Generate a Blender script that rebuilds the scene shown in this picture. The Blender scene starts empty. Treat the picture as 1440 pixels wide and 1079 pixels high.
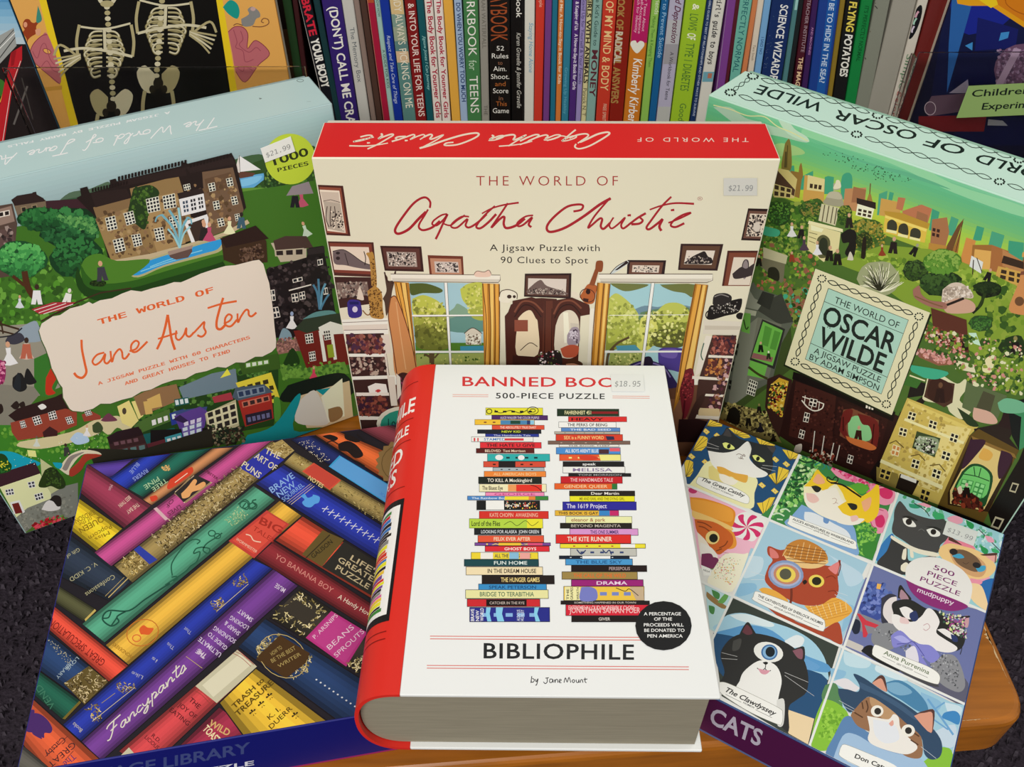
import bpy, bmesh, math, random
import numpy as np
from mathutils import Vector, Matrix
from mathutils.geometry import tessellate_polygon
random.seed(7)
S = bpy.context.scene
COL = S.collection

# ------------------------------------------------------------------ camera
F_PX, PITCH, ROLL, CAM_H = 1225.148, 0.7699, -0.0043, 0.5517
cam_d = bpy.data.cameras.new('camera')
cam = bpy.data.objects.new('camera', cam_d); COL.objects.link(cam)
cam_d.sensor_width = 36; cam_d.lens = 36*F_PX/1440; cam_d.clip_start = 0.01
FW = Vector((0, math.cos(PITCH), -math.sin(PITCH)))
UP0 = Vector((0, math.sin(PITCH), math.cos(PITCH))); RT0 = Vector((1, 0, 0))
RT = RT0*math.cos(ROLL)+UP0*math.sin(ROLL); UP = -RT0*math.sin(ROLL)+UP0*math.cos(ROLL)
m = Matrix((RT, UP, -FW)).transposed().to_4x4(); m.translation = (0, 0, CAM_H)
cam.matrix_world = m
S.camera = cam
# ------------------------------------------------------------------ world, lights, exposure
S.view_settings.view_transform = 'Standard'; S.view_settings.look = 'None'
S.view_settings.exposure = 0.0; S.view_settings.gamma = 1.0; S.view_settings.use_curve_mapping = False
w = bpy.data.worlds.new('store'); S.world = w; w.use_nodes = True
w.node_tree.nodes['Background'].inputs[0].default_value = (1.0, 0.985, 0.96, 1)
w.node_tree.nodes['Background'].inputs[1].default_value = 0.47
def area(name, loc, size, size_y, power, target, color=(1, .97, .92)):
    l = bpy.data.lights.new(name, 'AREA'); l.shape = 'RECTANGLE'; l.size = size; l.size_y = size_y
    l.energy = power; l.color = color
    o = bpy.data.objects.new(name, l); COL.objects.link(o); o.location = loc
    o.rotation_euler = (Vector(target)-Vector(loc)).to_track_quat('-Z', 'Y').to_euler()
    return o
area('ceiling_light', (-0.7, -1.5, 1.9), 1.2, 0.6, 44, (0, .4, 0))
area('ceiling_light', (0.9, .5, 2.4), 1.2, 0.6, 10, (0, .4, 0))

# ------------------------------------------------------------------ helpers
def lin(c):
    c = c/255
    return c/12.92 if c <= .04045 else ((c+.055)/1.055)**2.4
GAIN = 1.0
def hexc(h, gain=None):
    g = GAIN if gain is None else gain
    return tuple(min(.92, lin(int(h[i:i+2], 16))*g) for i in (0, 2, 4))
def mat(name, h=None, rough=.5, spec=.4, noise=None, bump=None, metal=0, gain=None):
    mt = bpy.data.materials.new(name); mt.use_nodes = True
    nt = mt.node_tree; b = nt.nodes['Principled BSDF']
    b.inputs['Roughness'].default_value = rough; b.inputs['Specular IOR Level'].default_value = spec
    b.inputs['Metallic'].default_value = metal
    if h:
        c = hexc(h, gain); b.inputs['Base Color'].default_value = (*c, 1)
    if noise:   # (scale, amount, stretch)
        tc = nt.nodes.new('ShaderNodeTexCoord'); mp = nt.nodes.new('ShaderNodeMapping')
        mp.inputs['Scale'].default_value = noise[2]
        n = nt.nodes.new('ShaderNodeTexNoise'); n.inputs['Scale'].default_value = noise[0]; n.inputs['Detail'].default_value = 6
        r = nt.nodes.new('ShaderNodeMixRGB'); r.blend_type = 'MIX'
        r.inputs[1].default_value = (*[x*(1-noise[1]) for x in c], 1); r.inputs[2].default_value = (*[min(1, x*(1+noise[1])) for x in c], 1)
        nt.links.new(tc.outputs['Object'], mp.inputs[0]); nt.links.new(mp.outputs[0], n.inputs[0])
        nt.links.new(n.outputs[0], r.inputs[0]); nt.links.new(r.outputs[0], b.inputs['Base Color'])
        if bump:
            bp = nt.nodes.new('ShaderNodeBump'); bp.inputs['Strength'].default_value = bump[0]; bp.inputs['Distance'].default_value = bump[1]
            nt.links.new(n.outputs[0], bp.inputs['Height']); nt.links.new(bp.outputs[0], b.inputs['Normal'])
    return mt
def print_mat(name, rough, spec):
    mt = bpy.data.materials.new(name); mt.use_nodes = True
    nt = mt.node_tree; b = nt.nodes['Principled BSDF']
    a = nt.nodes.new('ShaderNodeAttribute'); a.attribute_name = 'ink'
    nt.links.new(a.outputs['Color'], b.inputs['Base Color'])
    iv = nt.nodes.new('ShaderNodeMath'); iv.operation = 'SUBTRACT'; iv.inputs[0].default_value = 1
    nt.links.new(a.outputs['Alpha'], iv.inputs[1]); nt.links.new(iv.outputs[0], b.inputs['Metallic'])
    b.inputs['Roughness'].default_value = rough; b.inputs['Specular IOR Level'].default_value = spec
    return mt
PRINT = print_mat('printed_ink', .4, .22)
PRINT_MATT = print_mat('matt_printed_ink', .6, .2)

def link(name, me, parent=None, mt=None, kind=None, label=None):
    o = bpy.data.objects.new(name, me); COL.objects.link(o)
    if mt and not me.materials: me.materials.append(mt)
    if parent:
        o.parent = parent; o.matrix_parent_inverse = parent.matrix_basis.inverted()
    if kind: o['kind'] = kind
    if label: o['label'] = label
    return o
def thing(name, label, cat, loc, rz=0, group=None):
    o = bpy.data.objects.new(name, None); COL.objects.link(o)
    o.location = loc; o.rotation_euler = (0, 0, rz); o.empty_display_size = .02
    o['label'] = label; o['category'] = cat
    if group: o['group'] = group
    o.matrix_basis = Matrix.Translation(loc) @ Matrix.Rotation(rz, 4, 'Z')
    return o
def box_mesh(name, frame, x0, x1, y0, y1, z0, z1, bev=.0008, seg=2):
    """box in a local frame (Matrix), bevelled"""
    bm = bmesh.new()
    bmesh.ops.create_cube(bm, size=1)
    for v in bm.verts:
        v.co = Vector((x0+(v.co.x+.5)*(x1-x0), y0+(v.co.y+.5)*(y1-y0), z0+(v.co.z+.5)*(z1-z0)))
    if bev > 0:
        bmesh.ops.bevel(bm, geom=bm.edges[:], offset=bev, segments=seg, profile=.5, affect='EDGES')
    for v in bm.verts: v.co = frame @ v.co
    me = bpy.data.meshes.new(name); bm.to_mesh(me); bm.free()
    for p in me.polygons: p.use_smooth = False
    return me
def mesh_from(name, vs, fs, smooth=False):
    me = bpy.data.meshes.new(name); me.from_pydata([tuple(v) for v in vs], [], fs); me.update()
    if smooth:
        for p in me.polygons: p.use_smooth = True
    return me
def ray(px, py):
    return FW + RT*((px-720)/F_PX) - UP*((py-539.5)/F_PX)
def hit_y(px, py, Y):
    d = ray(px, py); t = Y/d.y
    return Vector((0, 0, CAM_H)) + d*t
# small linear algebra: homography from 4 points
def homog(src, dst):
    A = []; B = []
    for (x, y), (u, v) in zip(src, dst):
        A.append([x, y, 1, 0, 0, 0, -u*x, -u*y]); B.append(u)
        A.append([0, 0, 0, x, y, 1, -v*x, -v*y]); B.append(v)
    n = 8; M = [a+[b] for a, b in zip(A, B)]
    for i in range(n):
        p = max(range(i, n), key=lambda r: abs(M[r][i])); M[i], M[p] = M[p], M[i]
        for r in range(n):
            if r != i:
                f = M[r][i]/M[i][i]
                if f: M[r] = [a-f*b for a, b in zip(M[r], M[i])]
    h = [M[i][n]/M[i][i] for i in range(n)]
    return lambda x, y: ((h[0]*x+h[1]*y+h[2])/(h[6]*x+h[7]*y+1), (h[3]*x+h[4]*y+h[5])/(h[6]*x+h[7]*y+1))
def clip(poly, w, h, m):
    def cut(P, f):
        out = []
        for i in range(len(P)):
            a, b = P[i-1], P[i]; fa, fb = f(a), f(b)
            if (fa >= 0) != (fb >= 0):
                t = fa/(fa-fb); out.append((a[0]+(b[0]-a[0])*t, a[1]+(b[1]-a[1])*t))
            if fb >= 0: out.append(b)
        return out
    for f in (lambda p: p[0]-m, lambda p: w-m-p[0], lambda p: p[1]-m, lambda p: h-m-p[1]):
        if len(poly) < 3: return []
        poly = cut(poly, f)
    return poly if len(poly) >= 3 else []
FONTS = {}
def load_fonts():
    import os
    base = os.path.join(bpy.utils.resource_path('LOCAL'), 'datafiles', 'fonts')
    for k, f in (('i', 'Inter.woff2'), ('m', 'DejaVuSansMono.woff2')):
        try: FONTS[k] = bpy.data.fonts.load(os.path.join(base, f))
        except Exception: FONTS[k] = None
load_fonts()
GLY = {}
def text_tris(s, font, weight, shear, spacing, cap):
    key = (s, font, weight, shear, spacing)
    if key in GLY: return GLY[key]
    c = bpy.data.curves.new('t', 'FONT'); c.body = s; c.resolution_u = 3; c.shear = shear; c.space_character = spacing
    c.offset = weight
    if FONTS.get(font): c.font = FONTS[font]
    o = bpy.data.objects.new('t', c); COL.objects.link(o)
    dg = bpy.context.evaluated_depsgraph_get(); me = bpy.data.meshes.new_from_object(o.evaluated_get(dg))
    vs = [(v.co.x, v.co.y) for v in me.vertices]; fs = [tuple(p.vertices) for p in me.polygons]
    bpy.data.objects.remove(o); bpy.data.curves.remove(c); bpy.data.meshes.remove(me)
    if not vs: GLY[key] = ([], []); return GLY[key]
    x0 = min(v[0] for v in vs); x1 = max(v[0] for v in vs)
    vs = [((x-x0)/max(1e-6, x1-x0), y/.70) for x, y in vs]
    GLY[key] = (vs, fs); return GLY[key]
def smooth_line(P, n=5):
    if len(P) < 3: return P
    out = []
    for i in range(len(P)-1):
        a = P[max(i-1, 0)]; b = P[i]; c = P[i+1]; d = P[min(i+2, len(P)-1)]
        for k in range(n):
            t = k/n; t2 = t*t; t3 = t2*t
            out.append(tuple(.5*((2*b[q])+(-a[q]+c[q])*t+(2*a[q]-5*b[q]+4*c[q]-d[q])*t2+(-a[q]+3*b[q]-3*c[q]+d[q])*t3) for q in range(len(b))))
    out.append(P[-1]); return out

STATS = []
class Face:
    """a flat printed face of a box: takes coordinates of the printed picture and lays ink polygons on it"""
    def __init__(s, name, O, ex, ey, n, w, h, corners, parent, gain=1.0, margin=.0009, off=.00006, step=.000004, matt=False, surf=None):
        s.name = name; s.O = O; s.ex = ex; s.ey = ey; s.n = n; s.w = w; s.h = h; s.parent = parent
        s.H = homog(corners, [(0, 0), (w, 0), (w, h), (0, h)]); s.raw = []
        s.gain = gain; s.m = margin; s.off = off; s.step = step; s.k = 0; s.vx, s.vy, s.vz = 0, 0, 1; s.matt = matt; s.surf = surf
    def view(s, x, y, z): s.vx, s.vy, s.vz = x, y, z
    def uv(s, x, y): return s.H(s.vx+x/s.vz, s.vy+y/s.vz)
    def emit(s, poly, col, lev, metal):
        s.raw.append((lev, poly, hexc(col, s.gain)+(0.0 if metal else 1.0,)))
    def poly_uv(s, P, col, metal=0, lev=None):
        if lev is None: s.k += 1; lev = s.k
        inside = all(s.m <= x <= s.w-s.m and s.m <= y <= s.h-s.m for x, y in P)
        if not inside: P = clip(P, s.w, s.h, s.m)
        if len(P) < 3: return
        # keep every face turned the same way
        a = sum(P[i-1][0]*P[i][1]-P[i][0]*P[i-1][1] for i in range(len(P)))
        if abs(a) < 1e-12: return
        if a < 0: P = P[::-1]
        if len(P) > 4 or s.surf:
            for t in tessellate_polygon([[Vector((x, y, 0)) for x, y in P]]):
                q = [P[i] for i in t]
                ar = (q[1][0]-q[0][0])*(q[2][1]-q[0][1])-(q[2][0]-q[0][0])*(q[1][1]-q[0][1])
                if ar < 0: q = q[::-1]
                if abs(ar) > 1e-13: s.emit(q, col, lev, metal)
        else: s.emit(P, col, lev, metal)
    def p(s, col, pts, metal=0, lev=None): s.poly_uv([s.uv(*q) for q in pts], col, metal, lev)
    def base(s, col): s.poly_uv([(s.m, s.m), (s.w-s.m, s.m), (s.w-s.m, s.h-s.m), (s.m, s.h-s.m)], col)
    def grad(s, cols, n=24, P=None):
        """banded sky: cols from top to bottom, over quad P (four view points) or the whole face"""
        Q = [s.uv(*q) for q in P] if P else [(0, s.h), (s.w, s.h), (s.w, 0), (0, 0)]
        s.k += 1
        L = lambda a, b, t: (a[0]+(b[0]-a[0])*t, a[1]+(b[1]-a[1])*t)
        for i in range(n):
            t0 = i/n; t1 = (i+1)/n; f = (i+.5)/n*(len(cols)-1); j = min(int(f), len(cols)-2); f -= j
            c = ''.join('%02x' % round(int(cols[j][q:q+2], 16)*(1-f)+int(cols[j+1][q:q+2], 16)*f) for q in (0, 2, 4))
            s.poly_uv([L(Q[0], Q[3], t0), L(Q[1], Q[2], t0), L(Q[1], Q[2], t1), L(Q[0], Q[3], t1)], c, 0, s.k)
    def ell(s, col, cx, cy, rx, ry, ang=0, n=20, metal=0, lev=None, jag=0, a0=0, a1=360):
        A = math.radians(ang); pts = []
        full = a1-a0 >= 360
        for i in range(n if full else n+1):
            t = math.radians(a0+(a1-a0)*i/n); j = 1+jag*(random.random()-.5)
            x = rx*math.cos(t)*j; y = ry*math.sin(t)*j
            pts.append((cx+x*math.cos(A)-y*math.sin(A), cy+x*math.sin(A)+y*math.cos(A)))
        s.p(col, pts, metal, lev)
    def line(s, col, wd, pts, sm=1, n=5, metal=0, taper=None, lev=None):
        P = smooth_line(pts, n) if sm else pts
        if lev is None: s.k += 1; lev = s.k
        N = len(P)
        if N < 2: return
        Lf = []; Rt = []
        for i in range(N):
            a = P[max(i-1, 0)]; b = P[min(i+1, N-1)]; dx, dy = b[0]-a[0], b[1]-a[1]; l = math.hypot(dx, dy) or 1
            hw = wd/2*((P[i][2]) if len(P[i]) > 2 else 1)
            if taper: t = i/(N-1); hw *= taper[0]+(taper[1]-taper[0])*t
            Lf.append(s.uv(P[i][0]-dy/l*hw, P[i][1]+dx/l*hw)); Rt.append(s.uv(P[i][0]+dy/l*hw, P[i][1]-dx/l*hw))
        for i in range(N-1): s.poly_uv([Lf[i], Lf[i+1], Rt[i+1], Rt[i]], col, metal, lev)
    def ring(s, col, wd, cx, cy, rx, ry, ang=0, a0=0, a1=360, n=20, metal=0):
        A = math.radians(ang); pts = []
        for i in range(n+1):
            t = math.radians(a0+(a1-a0)*i/n); x = rx*math.cos(t); y = ry*math.sin(t)
            pts.append((cx+x*math.cos(A)-y*math.sin(A), cy+x*math.sin(A)+y*math.cos(A)))
        s.line(col, wd, pts, 0, metal=metal)
    def text(s, txt, x0, y0, x1, y1, cap, col, font='b', weight=0, shear=0, sp=1, up=None, metal=0):
        """baseline from (x0,y0) to (x1,y1) in view units, cap height in view units"""
        vs, fs = text_tris(txt, font, weight, shear, sp, cap)
        dx, dy = x1-x0, y1-y0; l = math.hypot(dx, dy)
        if up: ux, uy = up; q = math.hypot(ux, uy); ux, uy = ux/q*cap, uy/q*cap
        else: ux, uy = dy/l*cap, -dx/l*cap
        Q = [s.uv(x0+dx*a+ux*b, y0+dy*a+uy*b) for a, b in vs]; s.k += 1
        for f in fs: s.poly_uv([Q[i] for i in f], col, metal, s.k)
    def scatter(s, cols, n, P, r0, r1, jag=.6, sides=6, asp=1.0, ang=None):
        """n small dabs inside quad P"""
        k0 = s.k; n = int(n*1.9); r0 *= .65; r1 *= .65
        for i in range(n):
            a, b = random.random(), random.random()
            x = (P[0][0]*(1-a)+P[1][0]*a)*(1-b)+(P[3][0]*(1-a)+P[2][0]*a)*b
            y = (P[0][1]*(1-a)+P[1][1]*a)*(1-b)+(P[3][1]*(1-a)+P[2][1]*a)*b
            r = r0+(r1-r0)*random.random()
            s.ell(random.choice(cols), x, y, r, r*asp, random.uniform(0, 180) if ang is None else ang, sides, jag=jag)
    def blob(s, cols, cx, cy, rx, ry, n=40, r=None, ang=0):
        """a leafy mass: dark base then lighter dabs toward the top left"""
        s.ell(cols[0], cx, cy, rx, ry, ang, 18, jag=.18); k0 = s.k
        r = r or max(rx, ry)*.11; n = int(n*1.9); A = math.radians(ang)
        for i in range(n):
            t = random.uniform(0, 2*math.pi); q = math.sqrt(random.random())*.92
            ox, oy = rx*q*math.cos(t), ry*q*math.sin(t)
            x, y = cx+ox*math.cos(A)-oy*math.sin(A), cy+ox*math.sin(A)+oy*math.cos(A)
            f = .5-.5*math.sin(t)*q+random.uniform(-.3, .3)
            c = cols[1+min(len(cols)-2, max(0, int(f*(len(cols)-1))))]
            s.ell(c, x, y, r*random.uniform(.5, 1.2), r*random.uniform(.4, .8), random.uniform(0, 180), 6, jag=.5)
    def draw(s, spec):
        """compact drawing list, one command per line"""
        for ln in spec.strip().splitlines():
            a = ln.split('#')[0].strip().split(' ')
            if not a or not a[0]: continue
            c = a[0]; P = lambda L: [tuple(float(q) for q in z.split(',')) for z in L if z]
            if c == 'v': s.view(float(a[1]), float(a[2]), float(a[3]))
            elif c == 'p': s.p(a[1], P(a[2:]))
            elif c == 'P': s.p(a[1], smooth_line(P(a[2:])+P(a[2:3]), 4)[:-1])
            elif c == 'g': s.p(a[1], P(a[2:]), 1)
            elif c == 'l': s.line(a[1], float(a[2]), P(a[3:]), 0)
            elif c == 's': s.line(a[1], float(a[2]), P(a[3:]), 1)
            elif c == 'e': f = [float(q) for q in a[2:]]; s.ell(a[1], *f[:4], f[4] if len(f) > 4 else 0)
            elif c == 'o': f = [float(q) for q in a[3:]]; s.ring(a[1], float(a[2]), *f[:4], f[4] if len(f) > 4 else 0)
            elif c == 'b': f = [float(q) for q in a[2:6]]; s.blob(a[1].split('/'), *f, n=int(a[6]) if len(a) > 6 else 40)
            elif c == 'd': # d cols n r0 r1 quad
                s.scatter(a[1].split('/'), int(a[2]), P(a[5:9]), float(a[3]), float(a[4]))
            elif c == 'w': # w glass frame n m quad  : sash window
                n, mm = int(a[3]), int(a[4]); Q = P(a[5:9]); s.p(a[2], Q)
                B = lambda u, v: tuple((Q[0][q]*(1-u)+Q[1][q]*u)*(1-v)+(Q[3][q]*(1-u)+Q[2][q]*u)*v for q in (0, 1))
                g = .16; s.k += 1; kk = s.k
                for i in range(n):
                    for j in range(mm):
                        u0, u1, v0, v1 = (i+g)/n, (i+1-g)/n, (j+g)/mm, (j+1-g)/mm
                        s.p(a[1], [B(u0, v0), B(u1, v0), B(u1, v1), B(u0, v1)], 0, kk)
            elif c == 't': # t col font weight cap x0,y0 x1,y1 TEXT   (font k = slanted)
                q = P(a[5:7]); s.text(' '.join(a[7:]).replace('~', ' '), *q[0], *q[1], float(a[4]), a[1], 'b' if a[2] == 'k' else a[2], float(a[3]), .3 if a[2] == 'k' else 0)
            elif c == 'f': # f coat skin x,y size  : small figure
                x, y = P(a[3:4])[0]; z = float(a[4]); r = float(a[5]) if len(a) > 5 else 0
                A = math.radians(r); R = lambda u, v: (x+(u*math.cos(A)-v*math.sin(A))*z, y+(u*math.sin(A)+v*math.cos(A))*z)
                s.p(a[1], [R(-.16, -.62), R(.16, -.62), R(.2, -.3), R(.26, 0), R(.05, 0), R(0, -.25), R(-.05, 0), R(-.26, 0), R(-.2, -.3)])
                hx, hy = R(0, -.78); s.ell(a[2], hx, hy, .1*z, .13*z, r, 8)
            elif c == 'h': # skirted figure
                x, y = P(a[3:4])[0]; z = float(a[4]); r = float(a[5]) if len(a) > 5 else 0
                A = math.radians(r); R = lambda u, v: (x+(u*math.cos(A)-v*math.sin(A))*z, y+(u*math.sin(A)+v*math.cos(A))*z)
                s.p(a[1], [R(-.1, -.65), R(.1, -.65), R(.08, -.42), R(.32, -.02), R(0, .04), R(-.32, -.02), R(-.08, -.42)])
                hx, hy = R(0, -.78); s.ell(a[2], hx, hy, .09*z, .12*z, r, 8)
    def build(s, name=None, parent=None, label=None):
        if not s.raw: return None
        # inks that do not overlap share a height; each overlap goes one thin layer higher
        NG = 320; grid = np.zeros((NG, NG)); cw = s.w/NG; ch = s.h/NG; vs = []; fs = []; cs = []; groups = {}; out = []
        for r in s.raw: groups.setdefault(r[0], []).append(r)
        for k in sorted(groups):
            bx = []; top = 0
            for _, poly, _ in groups[k]:
                x0 = min(p[0] for p in poly); x1 = max(p[0] for p in poly); y0 = min(p[1] for p in poly); y1 = max(p[1] for p in poly)
                q = (slice(max(0, int(x0/cw)), min(NG, int(x1/cw)+1)), slice(max(0, int(y0/ch)), min(NG, int(y1/ch)+1)))
                bx.append(q); g = grid[q]
                if g.size: top = max(top, g.max())
            L = top+1
            for i, (q, (_, poly, c)) in enumerate(zip(bx, groups[k])):
                grid[q] = L+1; out.append((L+(i % 4)*.25, poly, c))
        step = min(s.step, .0005/max(1, grid.max()))
        for lev, poly, c in out:
            b = len(vs); d = s.off+lev*step
            for x, y in poly: vs.append(s.surf(x, y, d) if s.surf else s.O+s.ex*x+s.ey*y+s.n*d)
            fs.append(tuple(range(b, b+len(poly)))); cs += [c]*len(poly)
        STATS.append((s.name, s.k, grid.max()))
        me = mesh_from(name or s.name, vs, fs)
        at = me.attributes.new('ink', 'FLOAT_COLOR', 'POINT')
        at.data.foreach_set('color', [x for c in cs for x in c])
        o = link(name or s.name, me, parent or s.parent, PRINT_MATT if s.matt else PRINT, label=label)
        s.raw = []
        return o
SCRIPT = {'T': (.6, '0,.95 .3,1 .7,1.05/.4,1 .3,.5 .2,0'), 'h': (.42, '0,0 .12,.5 .2,1.05/.05,.25 .2,.45 .3,.35 .28,.05 .42,.1'), 'e': (.34, '0,.15 .2,.3 .22,.43 .1,.42 .04,.2 .12,.02 .34,.15'),
 'W': (.85, '0,.95 .08,.5 .15,0 .35,.6 .45,0 .8,1'), 'o': (.4, '.2,.42 .05,.35 .05,.1 .18,.02 .3,.15 .28,.35 .2,.42 .42,.36'), 'r': (.3, '0,.4 .08,0 .12,.3 .28,.42'), 'l': (.3, '0,.1 .25,.8 .25,1.05 .15,.95 .1,.3 .15,.02 .3,.12'),
 'd': (.42, '.3,.35 .15,.42 .03,.2 .1,.02 .25,.15 .38,1.05/.33,.5 .3,.1 .42,.06'), 'f': (.35, '.38,.9 .28,1 .17,.6 .05,-.4 -.05,-.35 .05,-.1 .3,.2'), 'J': (.65, '.5,1 .4,.5 .25,-.3 .05,-.35 .05,-.2 .3,.05/.2,.95 .5,1 .8,1.02'),
 'a': (.44, '.3,.38 .15,.42 .03,.2 .1,.02 .22,.1 .32,.4 .3,.08 .44,.08'), 'n': (.42, '0,.4 .02,0 .1,.3 .25,.42 .3,.3 .28,.05 .42,.1'), 'A': (.58, '0,0 .2,.5 .4,1.02 .42,.5 .45,0/.1,.35 .6,.4'), 'u': (.42, '0,.4 .02,.1 .12,.02 .28,.35 .3,.1 .42,.1'),
 's': (.32, '-.02,.1 .2,.46 .25,.2 .12,0 0,.05/.2,.05 .32,.1'), 't': (.3, '.2,.9 .12,.4 .1,.05 .3,.1/-.05,.6 .35,.66'), 'F': (.66, '.05,.85 .2,1 .8,1/.45,.98 .3,.4 .1,0 -.05,.05/.2,.5 .55,.55'), 'c': (.34, '.28,.36 .15,.43 .03,.2 .12,.02 .34,.12'),
 'y': (.4, '0,.4 .05,.15 .18,.1 .32,.42 .2,-.2 .05,-.42 -.02,-.25 .4,.1'), 'p': (.4, '.12,.5 0,-.42/.07,.3 .22,.43 .32,.25 .17,.02 .4,.1'), ' ': (.4, '')}
def handwriting(f, txt, x0, y0, x1, y1, ux, uy, col, wd):
    """joined handwriting from (x0,y0) to (x1,y1); (ux,uy) points from baseline to the top of capitals"""
    tot = sum(SCRIPT[c][0] for c in txt); x = 0; dx, dy = (x1-x0)/tot, (y1-y0)/tot
    for c in txt:
        adv, st = SCRIPT[c]
        for q in st.split('/'):
            if q: f.line(col, wd, [(x0+dx*(x+a)+ux*b, y0+dy*(x+a)+uy*b) for a, b in (tuple(float(v) for v in z.split(',')) for z in q.split())], 1, 4, lev=f.k+1)
        x += adv
    f.k += 2
def frame_of(x, y, z, yaw, tilt):
    return Matrix.Translation((x, y, z)) @ Matrix.Rotation(yaw, 4, 'Z') @ Matrix.Rotation(tilt, 4, 'X')
# ------------------------------------------------------------------ setting: carpet, table, bookcase
def plane(name, x0, x1, y0, y1, z, mt, kind='structure'):
    return link(name, mesh_from(name, [(x0, y0, z), (x1, y0, z), (x1, y1, z), (x0, y1, z)], [(0, 1, 2, 3)]), None, mt, kind)
M_carpet = mat('dark_carpet', '39323a', .95, .1, noise=(260, .75, (1, 1, 1)), bump=(.8, .004), gain=1.0)
plane('floor', -2.5, 2.5, -1.2, 1.6, -.42, M_carpet)
tuft = []; tf = []
for i in range(26000):   # loops of the pile where the frame sees the floor
    side = i % 2
    if side: x = random.uniform(.4, 1.0); y = random.uniform(-.1, 1.0)
    else: x = random.uniform(-1.1, -.35); y = random.uniform(-.1, 1.0)
    a = random.uniform(0, 6.28); r = random.uniform(.0015, .0035); b = len(tuft)
    hgt = random.uniform(.003, .008); dx, dy = r*math.cos(a), r*math.sin(a)
    tuft += [(x-dx, y-dy, -.42), (x+dx, y+dy, -.42), (x+dx*.5+dy, y+dy*.5-dx, -.42+hgt), (x-dx*.5+dy, y-dy*.5-dx, -.42+hgt)]
    tf.append((b, b+1, b+2, b+3))
pile = link('carpet_pile', mesh_from('carpet_pile', tuft, tf), None, mat('carpet_fibre', '4a434b', .95, .1, noise=(300, .8, (1, 1, 1))), 'stuff')
pile['label'] = 'short dark grey purple carpet pile on the floor around the table'; pile['category'] = 'carpet'
M_wall = mat('store_wall', 'b9b2a4', .8, .2)
link('wall_back', box_mesh('wall_back', Matrix(), -2.5, 2.5, 1.3, 1.35, -.42, 2.4, 0), None, M_wall, 'structure')

# wooden table with rounded corner
M_wood = mat('honey_wood', 'a8641a', .3, .45, noise=(14, .5, (1.0, 12, 9)), gain=1.0)
M_wood_d = mat('worn_wood_edge', '96571a', .4, .4, noise=(9, .3, (1.2, 9, 9)))
table = thing('wooden_table', 'honey brown wooden display table with rounded worn corner beneath all the puzzle boxes', 'table', (.04, .44, -.42))
def table_top():
    pts = []
    cr = [(.338, .2525, .022), (.334, .67, .02), (-.255, .67, .02), (-.255, .208, .022)]
    n = len(cr)
    for i, (cx, cy, r) in enumerate(cr):
        a = Vector(cr[i-1][:2])-Vector((cx, cy)); b = Vector(cr[(i+1) % n][:2])-Vector((cx, cy)); a.normalize(); b.normalize()
        p0 = Vector((cx, cy))+a*r; p1 = Vector((cx, cy))+b*r
        for k in range(9):
            t = k/8; q = p0*(1-t)**2+Vector((cx, cy))*2*t*(1-t)+p1*t*t; pts.append(q)
    prof = [(0, -.040), (0, -.006), (-.0012, -.003), (-.003, -.001), (-.006, 0)]
    c = Vector((.04, .43)); vs = []; fs = []
    for off, z in prof:
        for q in pts:
            d = (q-c).normalized(); r = q+d*off; vs.append((r.x, r.y, z))
    N = len(pts)
    for j in range(len(prof)-1):
        for i in range(N): fs.append((j*N+i, j*N+(i+1) % N, (j+1)*N+(i+1) % N, (j+1)*N+i))
    fs.append(tuple((len(prof)-1)*N+i for i in range(N))); fs.append(tuple(reversed(range(N))))
    me = mesh_from('table_top', vs, fs)
    bm = bmesh.new(); bm.from_mesh(me); bmesh.ops.recalc_face_normals(bm, faces=bm.faces); bm.to_mesh(me); bm.free()
    return me, pts
tm, tpts = table_top()
link('table_top', tm, table, M_wood)
# worn pale edge where the varnish has rubbed off
vs = []; fs = []
M_chip = mat('bare_worn_wood', 'd9b98a', .6, .2)
for i in range(0, len(tpts)-1):
    pass
def chip(p, q, wd, n):
    global vs, fs
    p = Vector(p); q = Vector(q); d = (q-p); nn = Vector((-d.y, d.x)).normalized(); prev = None
    for i in range(n+1):
        t = i/n; c = p+d*t; a = wd*random.uniform(.25, 1.3)*math.sin(math.pi*min(1, max(.08, t)))
        b = len(vs); vs += [(c.x+nn.x*.0002, c.y+nn.y*.0002, .00015), (c.x+nn.x*a, c.y+nn.y*a, .00015)]
        if i: fs.append((b-2, b, b+1, b-1))
for args in (((.3325, .278), (.3325, .337), .0012, 40), ((.3325, .306), (.3325, .318), .003, 10), ((.310, .2545), (.272, .2515), .0009, 30)):
    vs = []; fs = []; chip(*args); link('worn_edge', mesh_from('worn_edge', vs, fs), table, M_chip, label='pale chipped varnish along the table corner')
for nm, a in (('apron', (-.232, .313, .262, .279)), ('apron', (-.232, .313, .63, .647)), ('apron', (-.232, -.215, .279, .63)), ('apron', (.296, .313, .279, .63))):
    link(nm, box_mesh(nm, Matrix(), a[0], a[1], a[2], a[3], -.095, -.0405, .001), table, M_wood_d)
for x in (-.217, .293):
    for y in (.28, .61):
        link('leg', box_mesh('leg', Matrix(), x-.02, x+.02, y-.017, y+.017, -.42, -.0405, .003), table, M_wood_d)

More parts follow.
